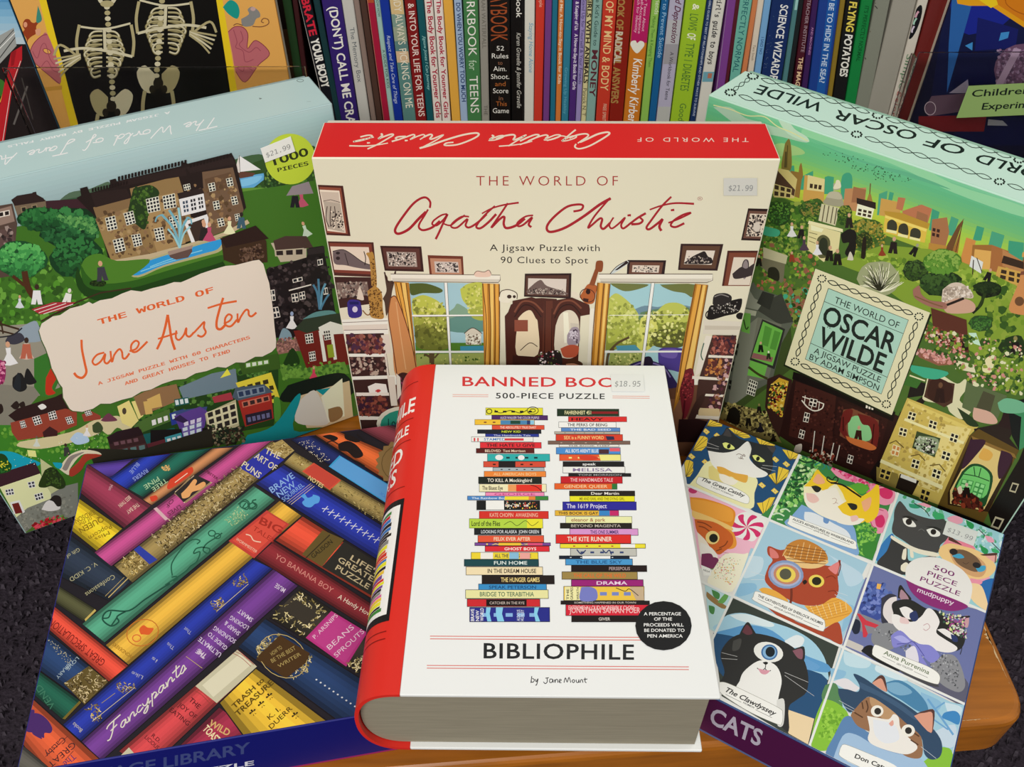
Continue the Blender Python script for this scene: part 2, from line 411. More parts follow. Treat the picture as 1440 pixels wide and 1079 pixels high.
# bookcase: shelf board behind, with uprights and a back
YS = .70          # plane of the book spines
ZS = .150         # top of the shelf board
case = thing('bookcase', 'wooden bookcase behind the table whose shelf carries the upright books', 'bookcase', (0, .85, -.42))
M_shelf = mat('shelf_wood', '7d5a38', .5, .3, noise=(8, .35, (1, 10, 10)))
M_dark = mat('dark_back_board', '2a1c18', .7, .2)
link('shelf_board', box_mesh('shelf_board', Matrix(), -.9, .9, YS-.025, 1.0, ZS-.022, ZS, .0015), case, M_shelf)
link('shelf_board', box_mesh('shelf_board', Matrix(), -.9, .9, YS-.025, 1.0, -.28, -.258, .0015), case, M_shelf)
link('shelf_board', box_mesh('shelf_board', Matrix(), -.9, .9, YS-.025, 1.0, .58, .602, .0015), case, M_shelf)
link('back_panel', box_mesh('back_panel', Matrix(), -.9, .9, 1.0, 1.012, -.42, 1.0, 0), case, M_dark)
for x in (-.922, .9): link('side_panel', box_mesh('side_panel', Matrix(), x, x+.022, YS-.025, 1.012, -.42, 1.0, .001), case, M_shelf)

# ------------------------------------------------------------------ books on the shelf
M_page = mat('paper_pages', 'd8cfba', .8, .1)
def shelf_book(spec):
    """spec: label; left/right at the top row; yb; left/right at row yb; cover; bands; texts"""
    label, xl0, xr0, yb, xl1, xr1, col, extra = spec
    A = hit_y(xl0, 0, YS); B = hit_y(xr0, 0, YS); C = hit_y(xl1, yb, YS); D = hit_y(xr1, yb, YS)
    d = ((A+B)-(C+D)); d.y = 0; d.normalize()          # upward direction of the spine
    side = Vector((d.z, 0, -d.x))
    wd = max(.004, (D-C).dot(side)*.5+(B-A).dot(side)*.5-.0003)
    mid = (C+D)/2; t = (mid.z-ZS)/d.z; base = mid-d*t
    low = abs(d.x)*wd/2; base = base+d*((low+.0002)/d.z)
    h = random.uniform(.215, .25)
    if 'h' in extra: h = extra['h']
    lean = math.atan2(d.x, d.z)
    fr = Matrix.Translation((base.x, YS, base.z)) @ Matrix.Rotation(lean, 4, 'Y')
    dp = random.uniform(.15, .18)
    t_ = thing('book', label, 'book', (base.x, YS, ZS), 0, 'books standing on the shelf')
    cm = mat('book_cover', col, .38, .4)
    # cover: spine and two boards as one folded piece
    k = .0009 if wd < .012 else .0014
    prof = [(-wd/2, dp), (-wd/2, .0006), (-wd/2+.0006, 0), (wd/2-.0006, 0), (wd/2, .0006), (wd/2, dp), (wd/2-k, dp), (wd/2-k, k), (-wd/2+k, k), (-wd/2+k, dp)]
    vs = [fr @ Vector((x, y, z)) for z in (0, h) for x, y in prof]; n = len(prof)
    fs = [(i, (i+1) % n, n+(i+1) % n, n+i) for i in range(n)]+[tuple(reversed(range(n))), tuple(range(n, 2*n))]
    cov = link('cover', mesh_from('cover', vs, fs), t_, cm)
    link('pages', box_mesh('pages', fr, -wd/2+k+.0001, wd/2-k-.0001, k+.0002, dp-.002, .0015, h-.0015, 0), t_, M_page)
    # spine print
    O = fr @ Vector((-wd/2, 0, 0)); ex = (fr.to_3x3() @ Vector((1, 0, 0))); ey = (fr.to_3x3() @ Vector((0, 0, 1)))
    def unproj(P):
        r = P-Vector((0, 0, CAM_H)); z = r.dot(FW)
        return (720+F_PX*r.dot(RT)/z, 539.5-F_PX*r.dot(UP)/z)
    cr = [unproj(O), unproj(O+ex*wd), unproj(O+ex*wd+ey*h), unproj(O+ey*h)]
    f = Face('spine_print', O, ex, ey, Vector((0, -1, 0)), wd, h, cr, t_, margin=.0003, off=.00008)
    L = lambda a, b, q: a+(b-a)*q
    for bnd in extra.get('bands', []):        # (y0, y1, colour[, s0, s1])
        y0, y1, c = bnd[:3]; s0, s1 = (bnd[3], bnd[4]) if len(bnd) > 3 else (0, 1)
        Q = []
        for yy, ss in ((y0, s0), (y0, s1), (y1, s1), (y1, s0)):
            q = yy/yb; Q.append((L(L(xl0, xl1, q), L(xr0, xr1, q), ss), yy))
        f.p(c, Q)
    for tx in extra.get('text', []):          # (string, y0, y1, s, size as part of width, colour[, font, weight, shear])
        st, y0, y1, s_, size, c = tx[:6]; fo, we, sh = (list(tx[6:])+['b', .0, 0][len(tx)-6:])[:3]
        q0 = y0/yb; q1 = y1/yb; x0 = L(L(xl0, xl1, q0), L(xr0, xr1, q0), s_); x1 = L(L(xl0, xl1, q1), L(xr0, xr1, q1), s_)
        f.text(st, x0, y0, x1, y1, size*(xr0-xl0), c, fo, we, sh)
    for q in extra.get('cross', []):          # text lines set across the spine
        st, y, s0, s1, cap, c = q[:6]; qq = y/yb; X0 = L(xl0, xl1, qq); X1 = L(xr0, xr1, qq)
        f.text(st, L(X0, X1, s0), y, L(X0, X1, s1), y, cap, c)
    if 'spec' in extra: f.draw(extra['spec'])
    f.build('spine_print')
    return t_
def za(x): return 400+x/4
def zb(x): return 700+x/4
def zc(x): return 1000+x/3.273
BK = []
def bk(label, z, a, b, yb, c, d, col, **ex):
    BK.append((label, z(a), z(b), yb, z(c), z(d), col, ex))
W_ = 'f2efe6'
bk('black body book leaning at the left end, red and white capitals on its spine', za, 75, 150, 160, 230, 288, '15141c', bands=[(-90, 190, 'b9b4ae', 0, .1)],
   text=[('CELEBRATE', -42, 51, .28, .55, 'd8283f', 'b', .03), ('YOUR BODY', 55, 125, .28, .62, W_, 'b', .04)], h=.235)
bk('thin dark teal book leaning beside the black body book', za, 152, 205, 160, 288, 310, '17383c', h=.23)
bk('thick purple book with white capitals asking not to be called something', za, 207, 320, 160, 311, 414, '35206f', text=[("(DON'T) CALL ME CRAZY", 10, 196, .32, .42, W_, 'b', .02)], h=.25)
bk('pale grey book lettered The Memory Box in thin grey type', za, 322, 385, 160, 416, 480, 'c9c7bf', text=[('The Memory Box', 39, 116, .35, .4, '6d7275')], h=.24)
bk('taupe book with a worn plain spine next to the pale grey book', za, 387, 420, 160, 482, 512, '8f7a70', h=.225)
bk('dark brown plain book between the taupe and the crimson spines', za, 422, 460, 160, 514, 548, '4d352c', h=.22)
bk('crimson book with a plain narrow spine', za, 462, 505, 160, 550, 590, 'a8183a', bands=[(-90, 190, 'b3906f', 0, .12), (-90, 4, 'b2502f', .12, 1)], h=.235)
bk('thin pale turquoise book with tiny dark lettering beside the blue one', za, 506, 534, 160, 591, 612, '9fc2b8', text=[('KNOW HOW', -6, 24, .3, .5, '27433f'), ('A GUIDE FOR KIDS', 70, 124, .3, .5, '27433f')], h=.24)
bk('royal blue book about taking care of things, slanted white lettering', za, 536, 586, 160, 613, 665, '12339a', text=[('Respect and Take Care of Things', 50, 146, .3, .38, 'c9d5ee', 'b', 0, .3)], h=.23)
bk('gold and teal mottled book about always being picked on', za, 588, 670, 160, 667, 735, '8ba59c', bands=[(-90, 20, 'd8bb86'), (20, 38, '7f9a8d'), (38, 58, '9aa58e'), (58, 72, '5e8480'), (72, 88, 'd9b892'), (88, 190, '5b8781')],
   text=[('ANDY ALWAYS', -14, 63, .3, .5, 'ece3cc'), ('PICKING ON ME', 69, 152, .3, .5, 'f1e8d2')], h=.24)
bk('dark red book with white capitals ending FOR TEENS', za, 672, 740, 160, 737, 795, '85181a', text=[('& INTO YOUR LIFE FOR TEENS', 5, 164, .3, .5, 'efd9cf', 'b', .01)], h=.235)
bk('narrow dark teal book with small pale italics', za, 742, 781, 160, 797, 838, '12565e', text=[('Jigsaw Jones I Can Journey', 50, 127, .5, .4, 'a5dcd8', 'b', 0, .3)], h=.22)
bk('first of two white books lettered The Body Book for Younger Girls, nearer the teal spine', za, 783, 836, 160, 840, 881, 'e9ddd3', text=[('The Body Book for Younger Girls', 0, 166, .3, .52, 'b3173d', 'b', .02)], h=.23)
bk('second of two white books lettered The Body Book for Younger Girls, against the yellow spine', za, 839, 889, 160, 884, 935, 'ece0d6', text=[('The Body Book for Younger Girls', 0, 166, .3, .5, 'b3173d', 'b', .02)], h=.23)
bk('plain yellow orange book between white and light blue spines', za, 892, 946, 160, 938, 990, 'e9ae45', h=.235)
bk('light blue book about worrying too much, dark blue capitals', za, 949, 1000, 160, 992, 1028, 'a3b9d6', text=[('DO WHEN YOU WORRY TOO MUCH', 4, 143, .3, .45, '233e6e', 'b', .015)], h=.25)
bk('green workbook for teens with large white capitals', za, 1003, 1090, 160, 1030, 1108, '457f4a', text=[('WORKBOOK', -34, 79, .24, .54, W_), ('for', 85, 99, .24, .5, 'c6dcc0'), ('TEENS', 107, 159, .24, .54, W_)], h=.25)
bk('thin grey book between the green workbook and the black playbook', za, 1092, 1143, 160, 1110, 1152, '99958b', text=[('RAH WATERFALL', -2, 68, .3, .45, '6e6a62'), ('THE', 148, 162, .3, .4, '5f5b55')], h=.24)
bk('thick black playbook with orange outlined capitals above white words', za, 1146, 1268, 160, 1158, 1275, '14100f', text=[('PLAYBOOK', -22, 58, .1, .78, 'a34f2a')], h=.25,
   cross=[('52', 71, .35, .7, 6.5, W_), ('Rules', 82, .12, .9, 7, W_), ('to', 91, .4, .62, 5.5, '9a6a50'), ('Aim.', 100, .18, .8, 7, W_), ('Shoot.', 111, .06, .93, 7, W_), ('and', 121, .25, .75, 6.5, 'b5672f'), ('Score', 131, .15, .88, 7, W_), ('in', 141, .42, .62, 6, '9a6a50'), ('This', 149, .28, .8, 6.5, 'b5672f'), ('Game', 159, .12, .9, 7, W_)])
bk('black book with small white italic author names', za, 1270, 1346, 160, 1276, 1348, '0d0b0c', text=[('Period Book', -48, 25, .45, .4, 'eeeae0', 'b', .01), ('Karen Gravelle & Jennifer Gravelle', 46, 152, .45, .33, 'cfccc2', 'b', 0, .3)], h=.225)
bk('white book lettered Staying Home Alone in light blue', za, 1350, 1411, 160, 1350, 1402, 'dedbd0', text=[('Staying Home Alone', 32, 102, .45, .38, '6ba4bf', 'b', 0, .2)], h=.24)
bk('plain red orange book beside the white one', zb, 213, 267, 160, 204, 250, 'd23a2b', text=[('people', -10, 10, .4, .35, 'f0b9a6')], h=.23)
bk('plain purple book between red and teal spines', zb, 269, 305, 160, 253, 292, '774086', h=.23)
bk('plain narrow petrol blue book left of the orange spine', zb, 307, 339, 160, 294, 324, '20708a', h=.225)
bk('narrow orange book with a column of small pale letters', zb, 341, 376, 160, 326, 355, 'd97c3a', text=[('Beyond Me: A How-to-Say-it Book for Kids', -20, 118, .3, .45, 'f6dcc0', 'b', .02)], h=.235)
bk('narrow teal book with faint light lettering low on its spine', zb, 378, 418, 160, 357, 400, '2f7f99', text=[('Growing Up Healthy', 95, 160, .3, .4, '6db3c9')], h=.24)
bk('deep violet how to book with small white capitals', zb, 420, 467, 160, 402, 436, '4d2a77', text=[('& Keeping of Us   A How-to-Say-it Book for Girls', 2, 126, .4, .4, 'e9e1ef', 'b', .02)], h=.23)
bk('lavender book about standing up for yourself and your friends', zb, 469, 499, 160, 438, 470, '9d8fc4', text=[('Stand Up for Yourself & Your Friends', -2, 118, .25, .6, '41366b')], h=.235)
bk('pale yellow book lettered GIRLS WITH ANIMALS', zb, 501, 534, 160, 472, 497, 'd8cf9a', text=[('GIRLS WITH ANIMALS', -8, 117, .1, .75, '37302a', 'b', .03), ('Patrick N. T', 124, 163, .1, .6, '4b453c')], h=.24)
bk('pale green kids guide with MONEY in maroon', zb, 536, 591, 160, 499, 548, '86ada3', text=[("The Kid's Guide to", -12, 64, .3, .4, '264646'), ('MONEY', 70, 136, .22, .58, '5d2b35', 'b', .02)], h=.24)
bk('red orange book lettered CHARGE OF MY MIND & BODY in cream', zb, 594, 671, 160, 552, 628, 'cb3b29', text=[('IN CHARGE OF MY MIND & BODY', -70, 127, .22, .56, 'f0c98c', 'b', .01), ('FREE SPIRIT', 146, 170, .5, .25, 'e8c5a8')], h=.245)
bk('dark red book of radical answers with worn gold capitals', zb, 673, 762, 160, 630, 704, '8d1f14', text=[('BOOK OF RADICAL ANSWERS', -8, 145, .02, .46, 'ad8449', 'b', .03), ('RADICAL', 44, 89, .02, .46, 'cfc5b0', 'b', .035)], h=.25)
bk('magenta and orange book with a big white heart on its spine', zb, 766, 864, 160, 708, 801, 'cf7a22', h=.25, bands=[(-90, 60, 'b81f62')],
   text=[('ons for Teens About', -20, 44, .62, .16, 'efc2d3'), ('age, Self-Acceptance', -20, 47, .4, .16, 'efc2d3'), ('a Search for Identity', -20, 46, .2, .16, 'efc2d3'), ('Kimberly Kirberger', 82, 190, .3, .5, W_, 'b', .01, .1)],
   spec='v 700 0 4\nP eceadb 745,250 752,232 775,228 784,242 800,230 820,236 824,255 808,278 784,300 762,282')
bk('lime green book about making friends', zb, 866, 916, 152, 811, 852, '8fbf55', text=[('Friends', -6, 20, .45, .5, 'dfe8c5'), ('Making Them & Keeping Them', 23, 94, .3, .35, '4e7f35')], h=.24)
bk('medium blue book lettered Prevent Suicide in pale type', zb, 918, 965, 160, 854, 891, '155e94', text=[('Power to Prevent Suicide', -25, 81, .3, .5, '9ec7e4')], h=.235)
bk('grey lavender workbook for teens with handwritten title Depression', zb, 968, 1050, 160, 894, 972, 'b5b0c6', bands=[(28, 62, 'b9b9bb'), (62, 90, '9f9ca1'), (150, 190, 'b9bab4')],
   text=[('Beyond Depression', -30, 60, .4, .42, '5d2040', 'b', .01, .3), ('A Workbook for Teens', 73, 140, .45, .25, '34303f')], h=.24)
bk('thick lime book lettered LOWS OF TYPE 1 DIABETES', zb, 1057, 1176, 160, 976, 1083, '9fc42c', text=[('&', 5, 14, .38, .3, 'f3f4d8', 'b', .02), ('LOWS', 19, 42, .3, .4, '4f7a35'), ('OF', 46, 55, .3, .4, 'f3f4d8', 'b', .02), ('TYPE 1 DIABETES', 60, 127, .3, .4, '4f7a35'), ('Goody', 145, 175, .4, .3, '4f7a35')], h=.25)
bk('thin navy book with tiny white lettering right of the lime spine', zb, 1178, 1211, 160, 1085, 1120, '16305e', text=[('THE GIRLS GUIDE TO BEST OF RELATIONSHIPS AND OTHER WAYS TO SURVIVE', -10, 163, .35, .35, 'b9c6dc', 'b', .01)], h=.24)
bk("white book lettered girl's guide to boys with a small pool picture", zb, 1213, 1283, 156, 1122, 1187, 'dcd9ce', bands=[(101, 115, '6fa5b3'), (103, 110, 'b7745c', .45, .8)], text=[("girl's guide to boys", -4, 90, .3, .5, '3b3a3c', 'm', .02)], h=.235)
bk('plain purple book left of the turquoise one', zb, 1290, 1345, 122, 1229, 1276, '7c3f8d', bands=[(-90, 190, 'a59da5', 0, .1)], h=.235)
bk('thin maroon book before the turquoise spine', zc, 116, 129, 122, 66, 82, '561a26', h=.22)
bk('turquoise book lettered PERFECTLY NORMAL', zc, 131, 192, 98, 84, 138, '6fb5a4', text=[('PERFECTLY NORMAL', -10, 101, .3, .42, '28666b')], h=.24)
bk('thin orange book beside the turquoise one', zc, 194, 215, 98, 141, 167, 'd27f4f', h=.225)
bk('thin cream book with a small author name', zc, 217, 244, 98, 169, 199, 'ded0bd', text=[('Tara Smith', 63, 85, .3, .4, '7b6b5c')], h=.22)
bk('light blue book lettered I SAID NO', zc, 246, 278, 98, 201, 232, '77a9d6', text=[('I SAID NO', 52, 76, .3, .4, '274a7d')], h=.23)
bk('thick navy book lettered SCIENCE WIZARDRY in white', zc, 280, 384, 104, 234, 327, '152c62', text=[('SCIENCE WIZARDRY', 6, 120, .42, .34, 'f0f0ee', 'b', .015)],
   spec='v 1020 0 6.54\nd 7fa3b8/a9bccb 26 1.5 4 380,130 460,130 400,640 330,640')
bk('thin sea green book behind the navy one', zc, 386, 403, 116, 331, 347, '4e7d80', bands=[(-20, 14, '9dc9c4', .2, .9)], h=.23)
bk('narrow black book before the maroon teacher book', zc, 404, 427, 116, 348, 372, '1a1f22', h=.23)
bk('dark maroon book lettered THE MAGIC with pale upper capitals', zc, 428, 466, 122, 376, 414, '4a1322', text=[('TEACHER INSTITUTE', -1, 73, .42, .4, 'a58d97', 'b', .01), ('THE MAGIC', 80, 130, .3, .5, 'e6c29a', 'b', .03)], h=.235)
bk('dark purple science book with tiny pale letters', zc, 468, 494, 122, 416, 446, '3c1c55', text=[('AND MACHINES', 38, 77, .4, .35, 'b07fae', 'b', .02)], h=.235)
bk('blue book about hiding in the sea, white capitals', zc, 496, 596, 128, 448, 537, '1c3f8f', bands=[(-90, 190, '1f5aa8', .42, .85)], text=[('COULD YOU BE TO HIDE IN THE SEA?', -60, 116, .5, .24, 'c6d8ee', 'b', .02)], h=.24)
bk('thin olive yellow book beside FLYING POTATOES', zc, 597, 617, 130, 538, 560, '8d7426', h=.24)
bk('black book lettered FLYING POTATOES in yellow and white', zc, 619, 689, 138, 562, 615, '131213', text=[('FLYING', 2, 44, .3, .48, 'ecd65c', 'b', .03), ('POTATOES', 48, 107, .3, .48, 'efece2', 'b', .03)], h=.245)
bk('green book lettered perfectly normal in dark green capitals', zc, 691, 747, 142, 617, 668, '11813d', text=[("IT'S PERFECTLY NORMAL", 8, 86, .4, .32, '0c5528', 'b', .01)], h=.245)
bk('grey green book with black birds along its left edge', zc, 749, 832, 148, 670, 722, '86887a', spec='v 1020 0 6.54\ns 1b1d1b 7 1362,45 1385,62 1398,80\ns 1b1d1b 7 1312,270 1322,285 1335,292\ns 1b1d1b 7 1280,525 1292,545\ns 1b1d1b 5 1350,5 1366,22 1385,30', h=.24)
bk('thick plain grey boxed book before the white science spine', zc, 835, 948, 150, 724, 822, 'a19c90', h=.24)
bk('white science book with a small black oval badge and green and red lettering', zc, 950, 1004, 155, 824, 864, 'd6cdbf',
   text=[('Simple', 76, 124, .3, .5, '58835a'), ('Science', 128, 182, .3, .5, 'b8453d')], h=.24,
   spec='v 1220 0 4.905\ne 15151a 328 152 30 125 19\ns d9a7b6 14 352,78 340,95 330,120\ns a9d3bd 12 338,125 322,150 318,170\ns d6c8d8 12 322,180 308,205 306,225')
bk('dark red book with a wide plain spine behind the clear holder', zc, 1008, 1120, 155, 870, 965, '6f1f1c', h=.24)
bk('narrow dark green book standing alone left of the black body book', lambda x: x, 396, 410, 92, 412, 423, '1d3a1c', h=.23)
bk('narrow dark brown book left of the black body book', lambda x: x, 411, 418, 92, 424, 430, '3a1518', h=.22)
for b in BK: shelf_book(b)

# clear acrylic holders with a picture book and a science kit
def acrylic():
    mt = bpy.data.materials.new('clear_acrylic'); mt.use_nodes = True; b = mt.node_tree.nodes['Principled BSDF']
    b.inputs['Base Color'].default_value = (.93, .93, .9, 1); b.inputs['Roughness'].default_value = .03
    b.inputs['Transmission Weight'].default_value = 1; b.inputs['IOR'].default_value = 1.3
    return mt
M_ac = acrylic()
def unproj(P):
    r = P-Vector((0, 0, CAM_H)); z = r.dot(FW)
    return (720+F_PX*r.dot(RT)/z, 539.5-F_PX*r.dot(UP)/z)
def front_book(name, label, cat, xa, xb, Y, th, h, col, print_name):
    A = hit_y(xa, 0, Y); B = hit_y(xb, 0, Y)
    t = thing(name, label, cat, ((A.x+B.x)/2, Y, ZS))
    z0 = ZS+.0045
    link('cover', box_mesh('cover', Matrix(), A.x, B.x, Y, Y+.0025, z0, z0+h, .0005), t, mat(name+'_cover', col, .3, .4))
    link('pages', box_mesh('pages', Matrix(), A.x+.001, B.x-.001, Y+.0025, Y+th, z0+.001, z0+h-.001, 0), t, M_page)
    O = Vector((A.x, Y, z0)); wd = B.x-A.x
    cr = [unproj(O+Vector(q)) for q in ((0, 0, 0), (wd, 0, 0), (wd, 0, h), (0, 0, h))]
    return Face(print_name, O, Vector((1, 0, 0)), Vector((0, 0, 1)), Vector((0, -1, 0)), wd, h, cr, t, margin=.0003)
f = front_book('picture_book', 'orange bordered picture book showing two human skeletons in a clear holder', 'book', 14, 386, YS-.012, .011, .26, 'e9a850', 'cover_print')
f.base('ebae5a')
f.draw('''
p 12100e 15,-190 280,-190 309,0 360,310 148,310 62,0
v 0 0 5.14
p f0cf25 268,-60 320,-60 570,920 520,940
v 200 0 6
p f0cf25 612,-80 665,-80 808,800 752,820
v 0 0 5.14
p d59c3e 228,640 450,615 450,645 235,668
P 9c3f1d 168,160 185,138 212,140 228,160 250,165 272,150 282,162 262,190 262,240 230,262 205,285 195,310 192,280 165,235 178,215 165,190
e e8a07a 184 178 14 20 0
P 3f8f7d 275,40 303,130 290,160 262,155
P e6a57f 255,215 285,205 295,225 285,255 262,250
P c26c72 205,405 240,320 300,260 345,250 430,480 435,605 330,520 235,440
e ebae5a 340 370 30 16 25
o 8b3145 5 340 370 30 16 25
s 8b3145 5 205,405 240,320 300,260 340,250
s 8b3145 5 205,405 235,440 330,520 435,605
s a04c5a 5 235,370 270,420 300,330 330,320 360,420 395,470
s a04c5a 5 300,480 340,440 380,500 420,520
v 200 0 6
P c26c72 725,270 780,225 850,230 892,290 888,410 960,340 1075,450 980,550 870,690 790,600 760,450
s 8b3145 6 725,270 780,225 850,230 892,290 888,410 960,340 1075,450 980,550 870,690 790,600
s a04c5a 6 770,250 800,350 790,400 850,430 870,520 940,500
s a04c5a 6 830,260 850,330 820,380 900,440 960,400 1000,430
s a04c5a 6 790,560 850,600 870,560 930,590
P 1e9a8c 680,60 740,0 800,30 822,100 800,158 730,120
P 8c8a86 835,160 900,120 890,80 930,55 985,95 995,140 960,160 930,215 850,220
e c9a7a0 935 75 22 18 0
s 8b5a3a 8 930,222 1010,225 1065,200 1062,165 1025,155 1005,180 1025,192
s 8b5a3a 8 770,215 800,200 850,215
''')
def skeleton(cx, cy, s, flip, sl=0, bone='b5a97c', dk='7d734b', lt='d8cfae'):
    """ribcage, spine, crossed forearm and pelvis of one printed skeleton"""
    X = lambda x: cx+flip*x*s+sl*YY[0]*s
    YY = [0]
    Y = lambda y: cy+y*s
    for i in range(9):
        y = 10+i*13; wd = 62-abs(i-3.5)*5
        for sd in (-1, 1):
            f.line(dk, 6.5*s, [(X(sd*6), Y(y)), (X(sd*wd*.7), Y(y+2)), (X(sd*wd), Y(y+16)), (X(sd*wd*.75), Y(y+32)), (X(sd*10), Y(y+26))])
            f.line(bone if i % 2 else lt, 4.5*s, [(X(sd*6), Y(y-1)), (X(sd*wd*.7), Y(y+1)), (X(sd*(wd-1)), Y(y+15)), (X(sd*wd*.75), Y(y+30)), (X(sd*10), Y(y+25))])
    f.line(lt, 9*s, [(X(0), Y(0)), (X(3), Y(70))])
    for i in range(17):
        f.ell(bone if i % 2 else lt, X(8+i*1.2), Y(-62+i*17+(60 if i > 3 else 0)*0), 9*s, 7.5*s, 0, 8)
    f.ell(lt, X(8), Y(-95), 30*s, 30*s); f.ell('12100e', X(8), Y(-84), 14*s, 7*s); f.ell(bone, X(8), Y(-72), 20*s, 10*s)
    f.line(lt, 6*s, [(X(-70), Y(-4)), (X(-20), Y(2)), (X(20), Y(0)), (X(78), Y(-14))])
    for a in ((-1, 74), (1, 80)):
        f.line(bone, 9*s, [(X(a[0]*a[1]), Y(-10)), (X(a[0]*(a[1]+8)), Y(40)), (X(a[0]*(a[1]+4)), Y(85))])
    f.line(lt, 8*s, [(X(84), Y(85)), (X(20), Y(70)), (X(-60), Y(60)), (X(-120), Y(68))])
    f.line(bone, 7*s, [(X(-78), Y(85)), (X(-130), Y(50)), (X(-150), Y(82))])
    for i in range(5):
        f.line(lt if i % 2 else bone, 5.5*s, [(X(-70), Y(78+i*3)), (X(-105), Y(84+i*8)), (X(-150+i*5), Y(92+i*13))])
    for sd in (-1, 1):
        f.poly_uv([f.uv(x, y) for x, y in smooth_line([(X(22+sd*10), Y(205)), (X(22+sd*40), Y(180)), (X(22+sd*64), Y(200)), (X(22+sd*50), Y(245)), (X(22+sd*24), Y(262)), (X(22+sd*12), Y(235)), (X(22+sd*10), Y(205))], 3)[:-1]], lt if sd > 0 else bone)
        f.ell('2a2418', X(22+sd*18), Y(250), 9*s, 12*s)
        f.line(bone, 11*s, [(X(22+sd*40), Y(255)), (X(22+sd*46), Y(300)), (X(22+sd*44), Y(380))])
    f.ell('2a2418', X(22), Y(232), 15*s, 17*s)
f.view(0, 0, 3)
skeleton(440, 118, 1.42, 1); skeleton(700, 20, 1.42, -1)
f.build()

f = front_book('science_kit', 'dark navy science kit box with blue shards and a purple moon in the right holder', 'box', 1338, 1700, YS-.008, .008, .25, '101437', 'cover_print')
f.base('11132f')
f.draw('''
v 1220 0 4.905
p 101640 560,-100 1300,-100 1300,1000 380,1000
p 17258f 560,-60 1000,-60 1060,60 900,200 700,240 590,200
p 2a62a8 585,-60 745,-60 620,380 545,640 560,300
p 141b63 760,120 1040,200 1020,330 740,350
p 3f8fd0 920,225 978,218 968,262 905,282
p 3f8fd0 672,315 725,290 722,348
p 9d93a8 560,640 690,545 700,640
p 6b5163 440,660 700,640 690,760 420,800 390,750
o d3c3cc 5 430 745 38 45 0
e 6f4f6b 1085 480 215 180 0
d 8a6b8a/57405a/9d83a0 160 8 20 900,340 1200,320 1200,620 880,620
p b59ab5 880,580 1010,330 1060,340 930,580
p 7b1f23 350,800 820,790 800,905 350,905
p 9b9aa0 830,820 930,830 965,865 825,862
p eaa318 590,-120 1400,-120 1400,300 1080,190 850,40 700,40 620,25
p d97f15 860,-60 1400,-60 1400,220 1080,150 880,20
p f4cf1d 700,-80 860,-80 900,30 850,55 770,0
s b45d0e 7 950,-20 960,30 1030,80 1120,110
''')
f.build()
# clear holders: front panel, side, floor plate, lying in front of the books
def holder(label, x0, x1, Yf, Yb, h, side):
    t = thing('clear_display_holder', label, 'display holder', ((x0+x1)/2, Yf, ZS))
    link('front_panel', box_mesh('front_panel', Matrix(), x0, x1, Yf, Yf+.002, ZS+.0005, ZS+h, .0004), t, M_ac)
    link('base_plate', box_mesh('base_plate', Matrix(), x0, x1, Yf+.0022, Yb, ZS+.0005, ZS+.0025, .0002), t, M_ac)
    xs = x0 if side < 0 else x1
    link('side_panel', box_mesh('side_panel', Matrix(), xs-.001, xs+.001, Yf+.0022, Yb, ZS+.003, ZS+h*.95, .0003), t, M_ac)
    return t
yl = YS-.022
zl = hit_y(200, 95, yl).z-ZS
holder('clear acrylic holder in front of the skeleton picture book at the left', hit_y(2, 97, yl).x, hit_y(428, 92, yl).x, yl, YS-.013, zl, -1)
zr = hit_y(1360, 74, yl).z-ZS
hr = holder('clear acrylic holder in front of the navy science kit at the right', hit_y(1292, 78, yl).x, .56, yl, YS-.0095, zr, -1)
# green paper label taped on the right holder
Yg = yl-.0004
O = [hit_y(x, y, Yg) for x, y in ((1345, 166), (1480, 160), (1480, 115), (1362, 121))]
o = link('paper_label', mesh_from('paper_label', [(p.x, Yg, p.z) for p in O]+[(p.x, Yg+.0002, p.z) for p in O], [(0, 1, 2, 3), (7, 6, 5, 4), (0, 4, 5, 1), (1, 5, 6, 2), (2, 6, 7, 3), (3, 7, 4, 0)]), None, mat('green_card', '93b069', .6, .2))
o['label'] = 'light green card with handwritten words taped on the right clear holder'; o['category'] = 'sign'
zz = O[0].z; x0 = O[0].x; wd = O[1].x-x0; hh = O[3].z-zz
f = Face('handwriting', Vector((x0, Yg, zz)), Vector((1, 0, 0)), Vector((0, 0, 1)), Vector((0, -1, 0)), wd, hh, [unproj(Vector((x0, Yg, zz))), unproj(Vector((x0+wd, Yg, zz))), unproj(Vector((x0+wd, Yg, zz+hh))), unproj(Vector((x0, Yg, zz+hh)))], o, margin=.0002)
f.view(1220, 0, 4.905)
f.text("Children's", 722, 668, 1190, 640, 46, '15201a', 'b', .012, .15); f.text('Experiments', 785, 757, 1280, 735, 46, '15201a', 'b', .012, .2)
f.build()
# glossy magazine left of the skeleton book
f = front_book('magazine', 'glossy blue and red magazine half hidden left of the skeleton picture book', 'magazine', -150, 12, YS+.004, .004, .25, '5a98c8', 'cover_print')
f.base('241c1c')
f.grad(['1c2a44', '3f86bf', '8fc4e4', 'cfdde2'], 12, [(-160, -60), (60, -60), (40, 62), (-160, 62)])
f.draw("""
v 0 0 5.14
p a8aaa6 -300,420 100,200 120,330 0,460 -300,560
l 2a2a2a 5 -40,370 100,215
l f4f4f0 6 -40,390 110,235
l 2a2a2a 6 -40,470 110,270
P 3f7a2c -60,560 20,580 40,640 0,700 -60,700
l f0d040 6 0,740 80,500
p c8232c 80,380 160,330 160,430 90,640 20,1100 -300,1100 -300,760 0,760
p a01a22 80,380 120,360 100,470 80,480
l f2e8e0 4 150,440 80,640 10,1080
l 6a6460 14 200,620 100,900
l 4a4440 8 160,560 240,860
""")
f.build()
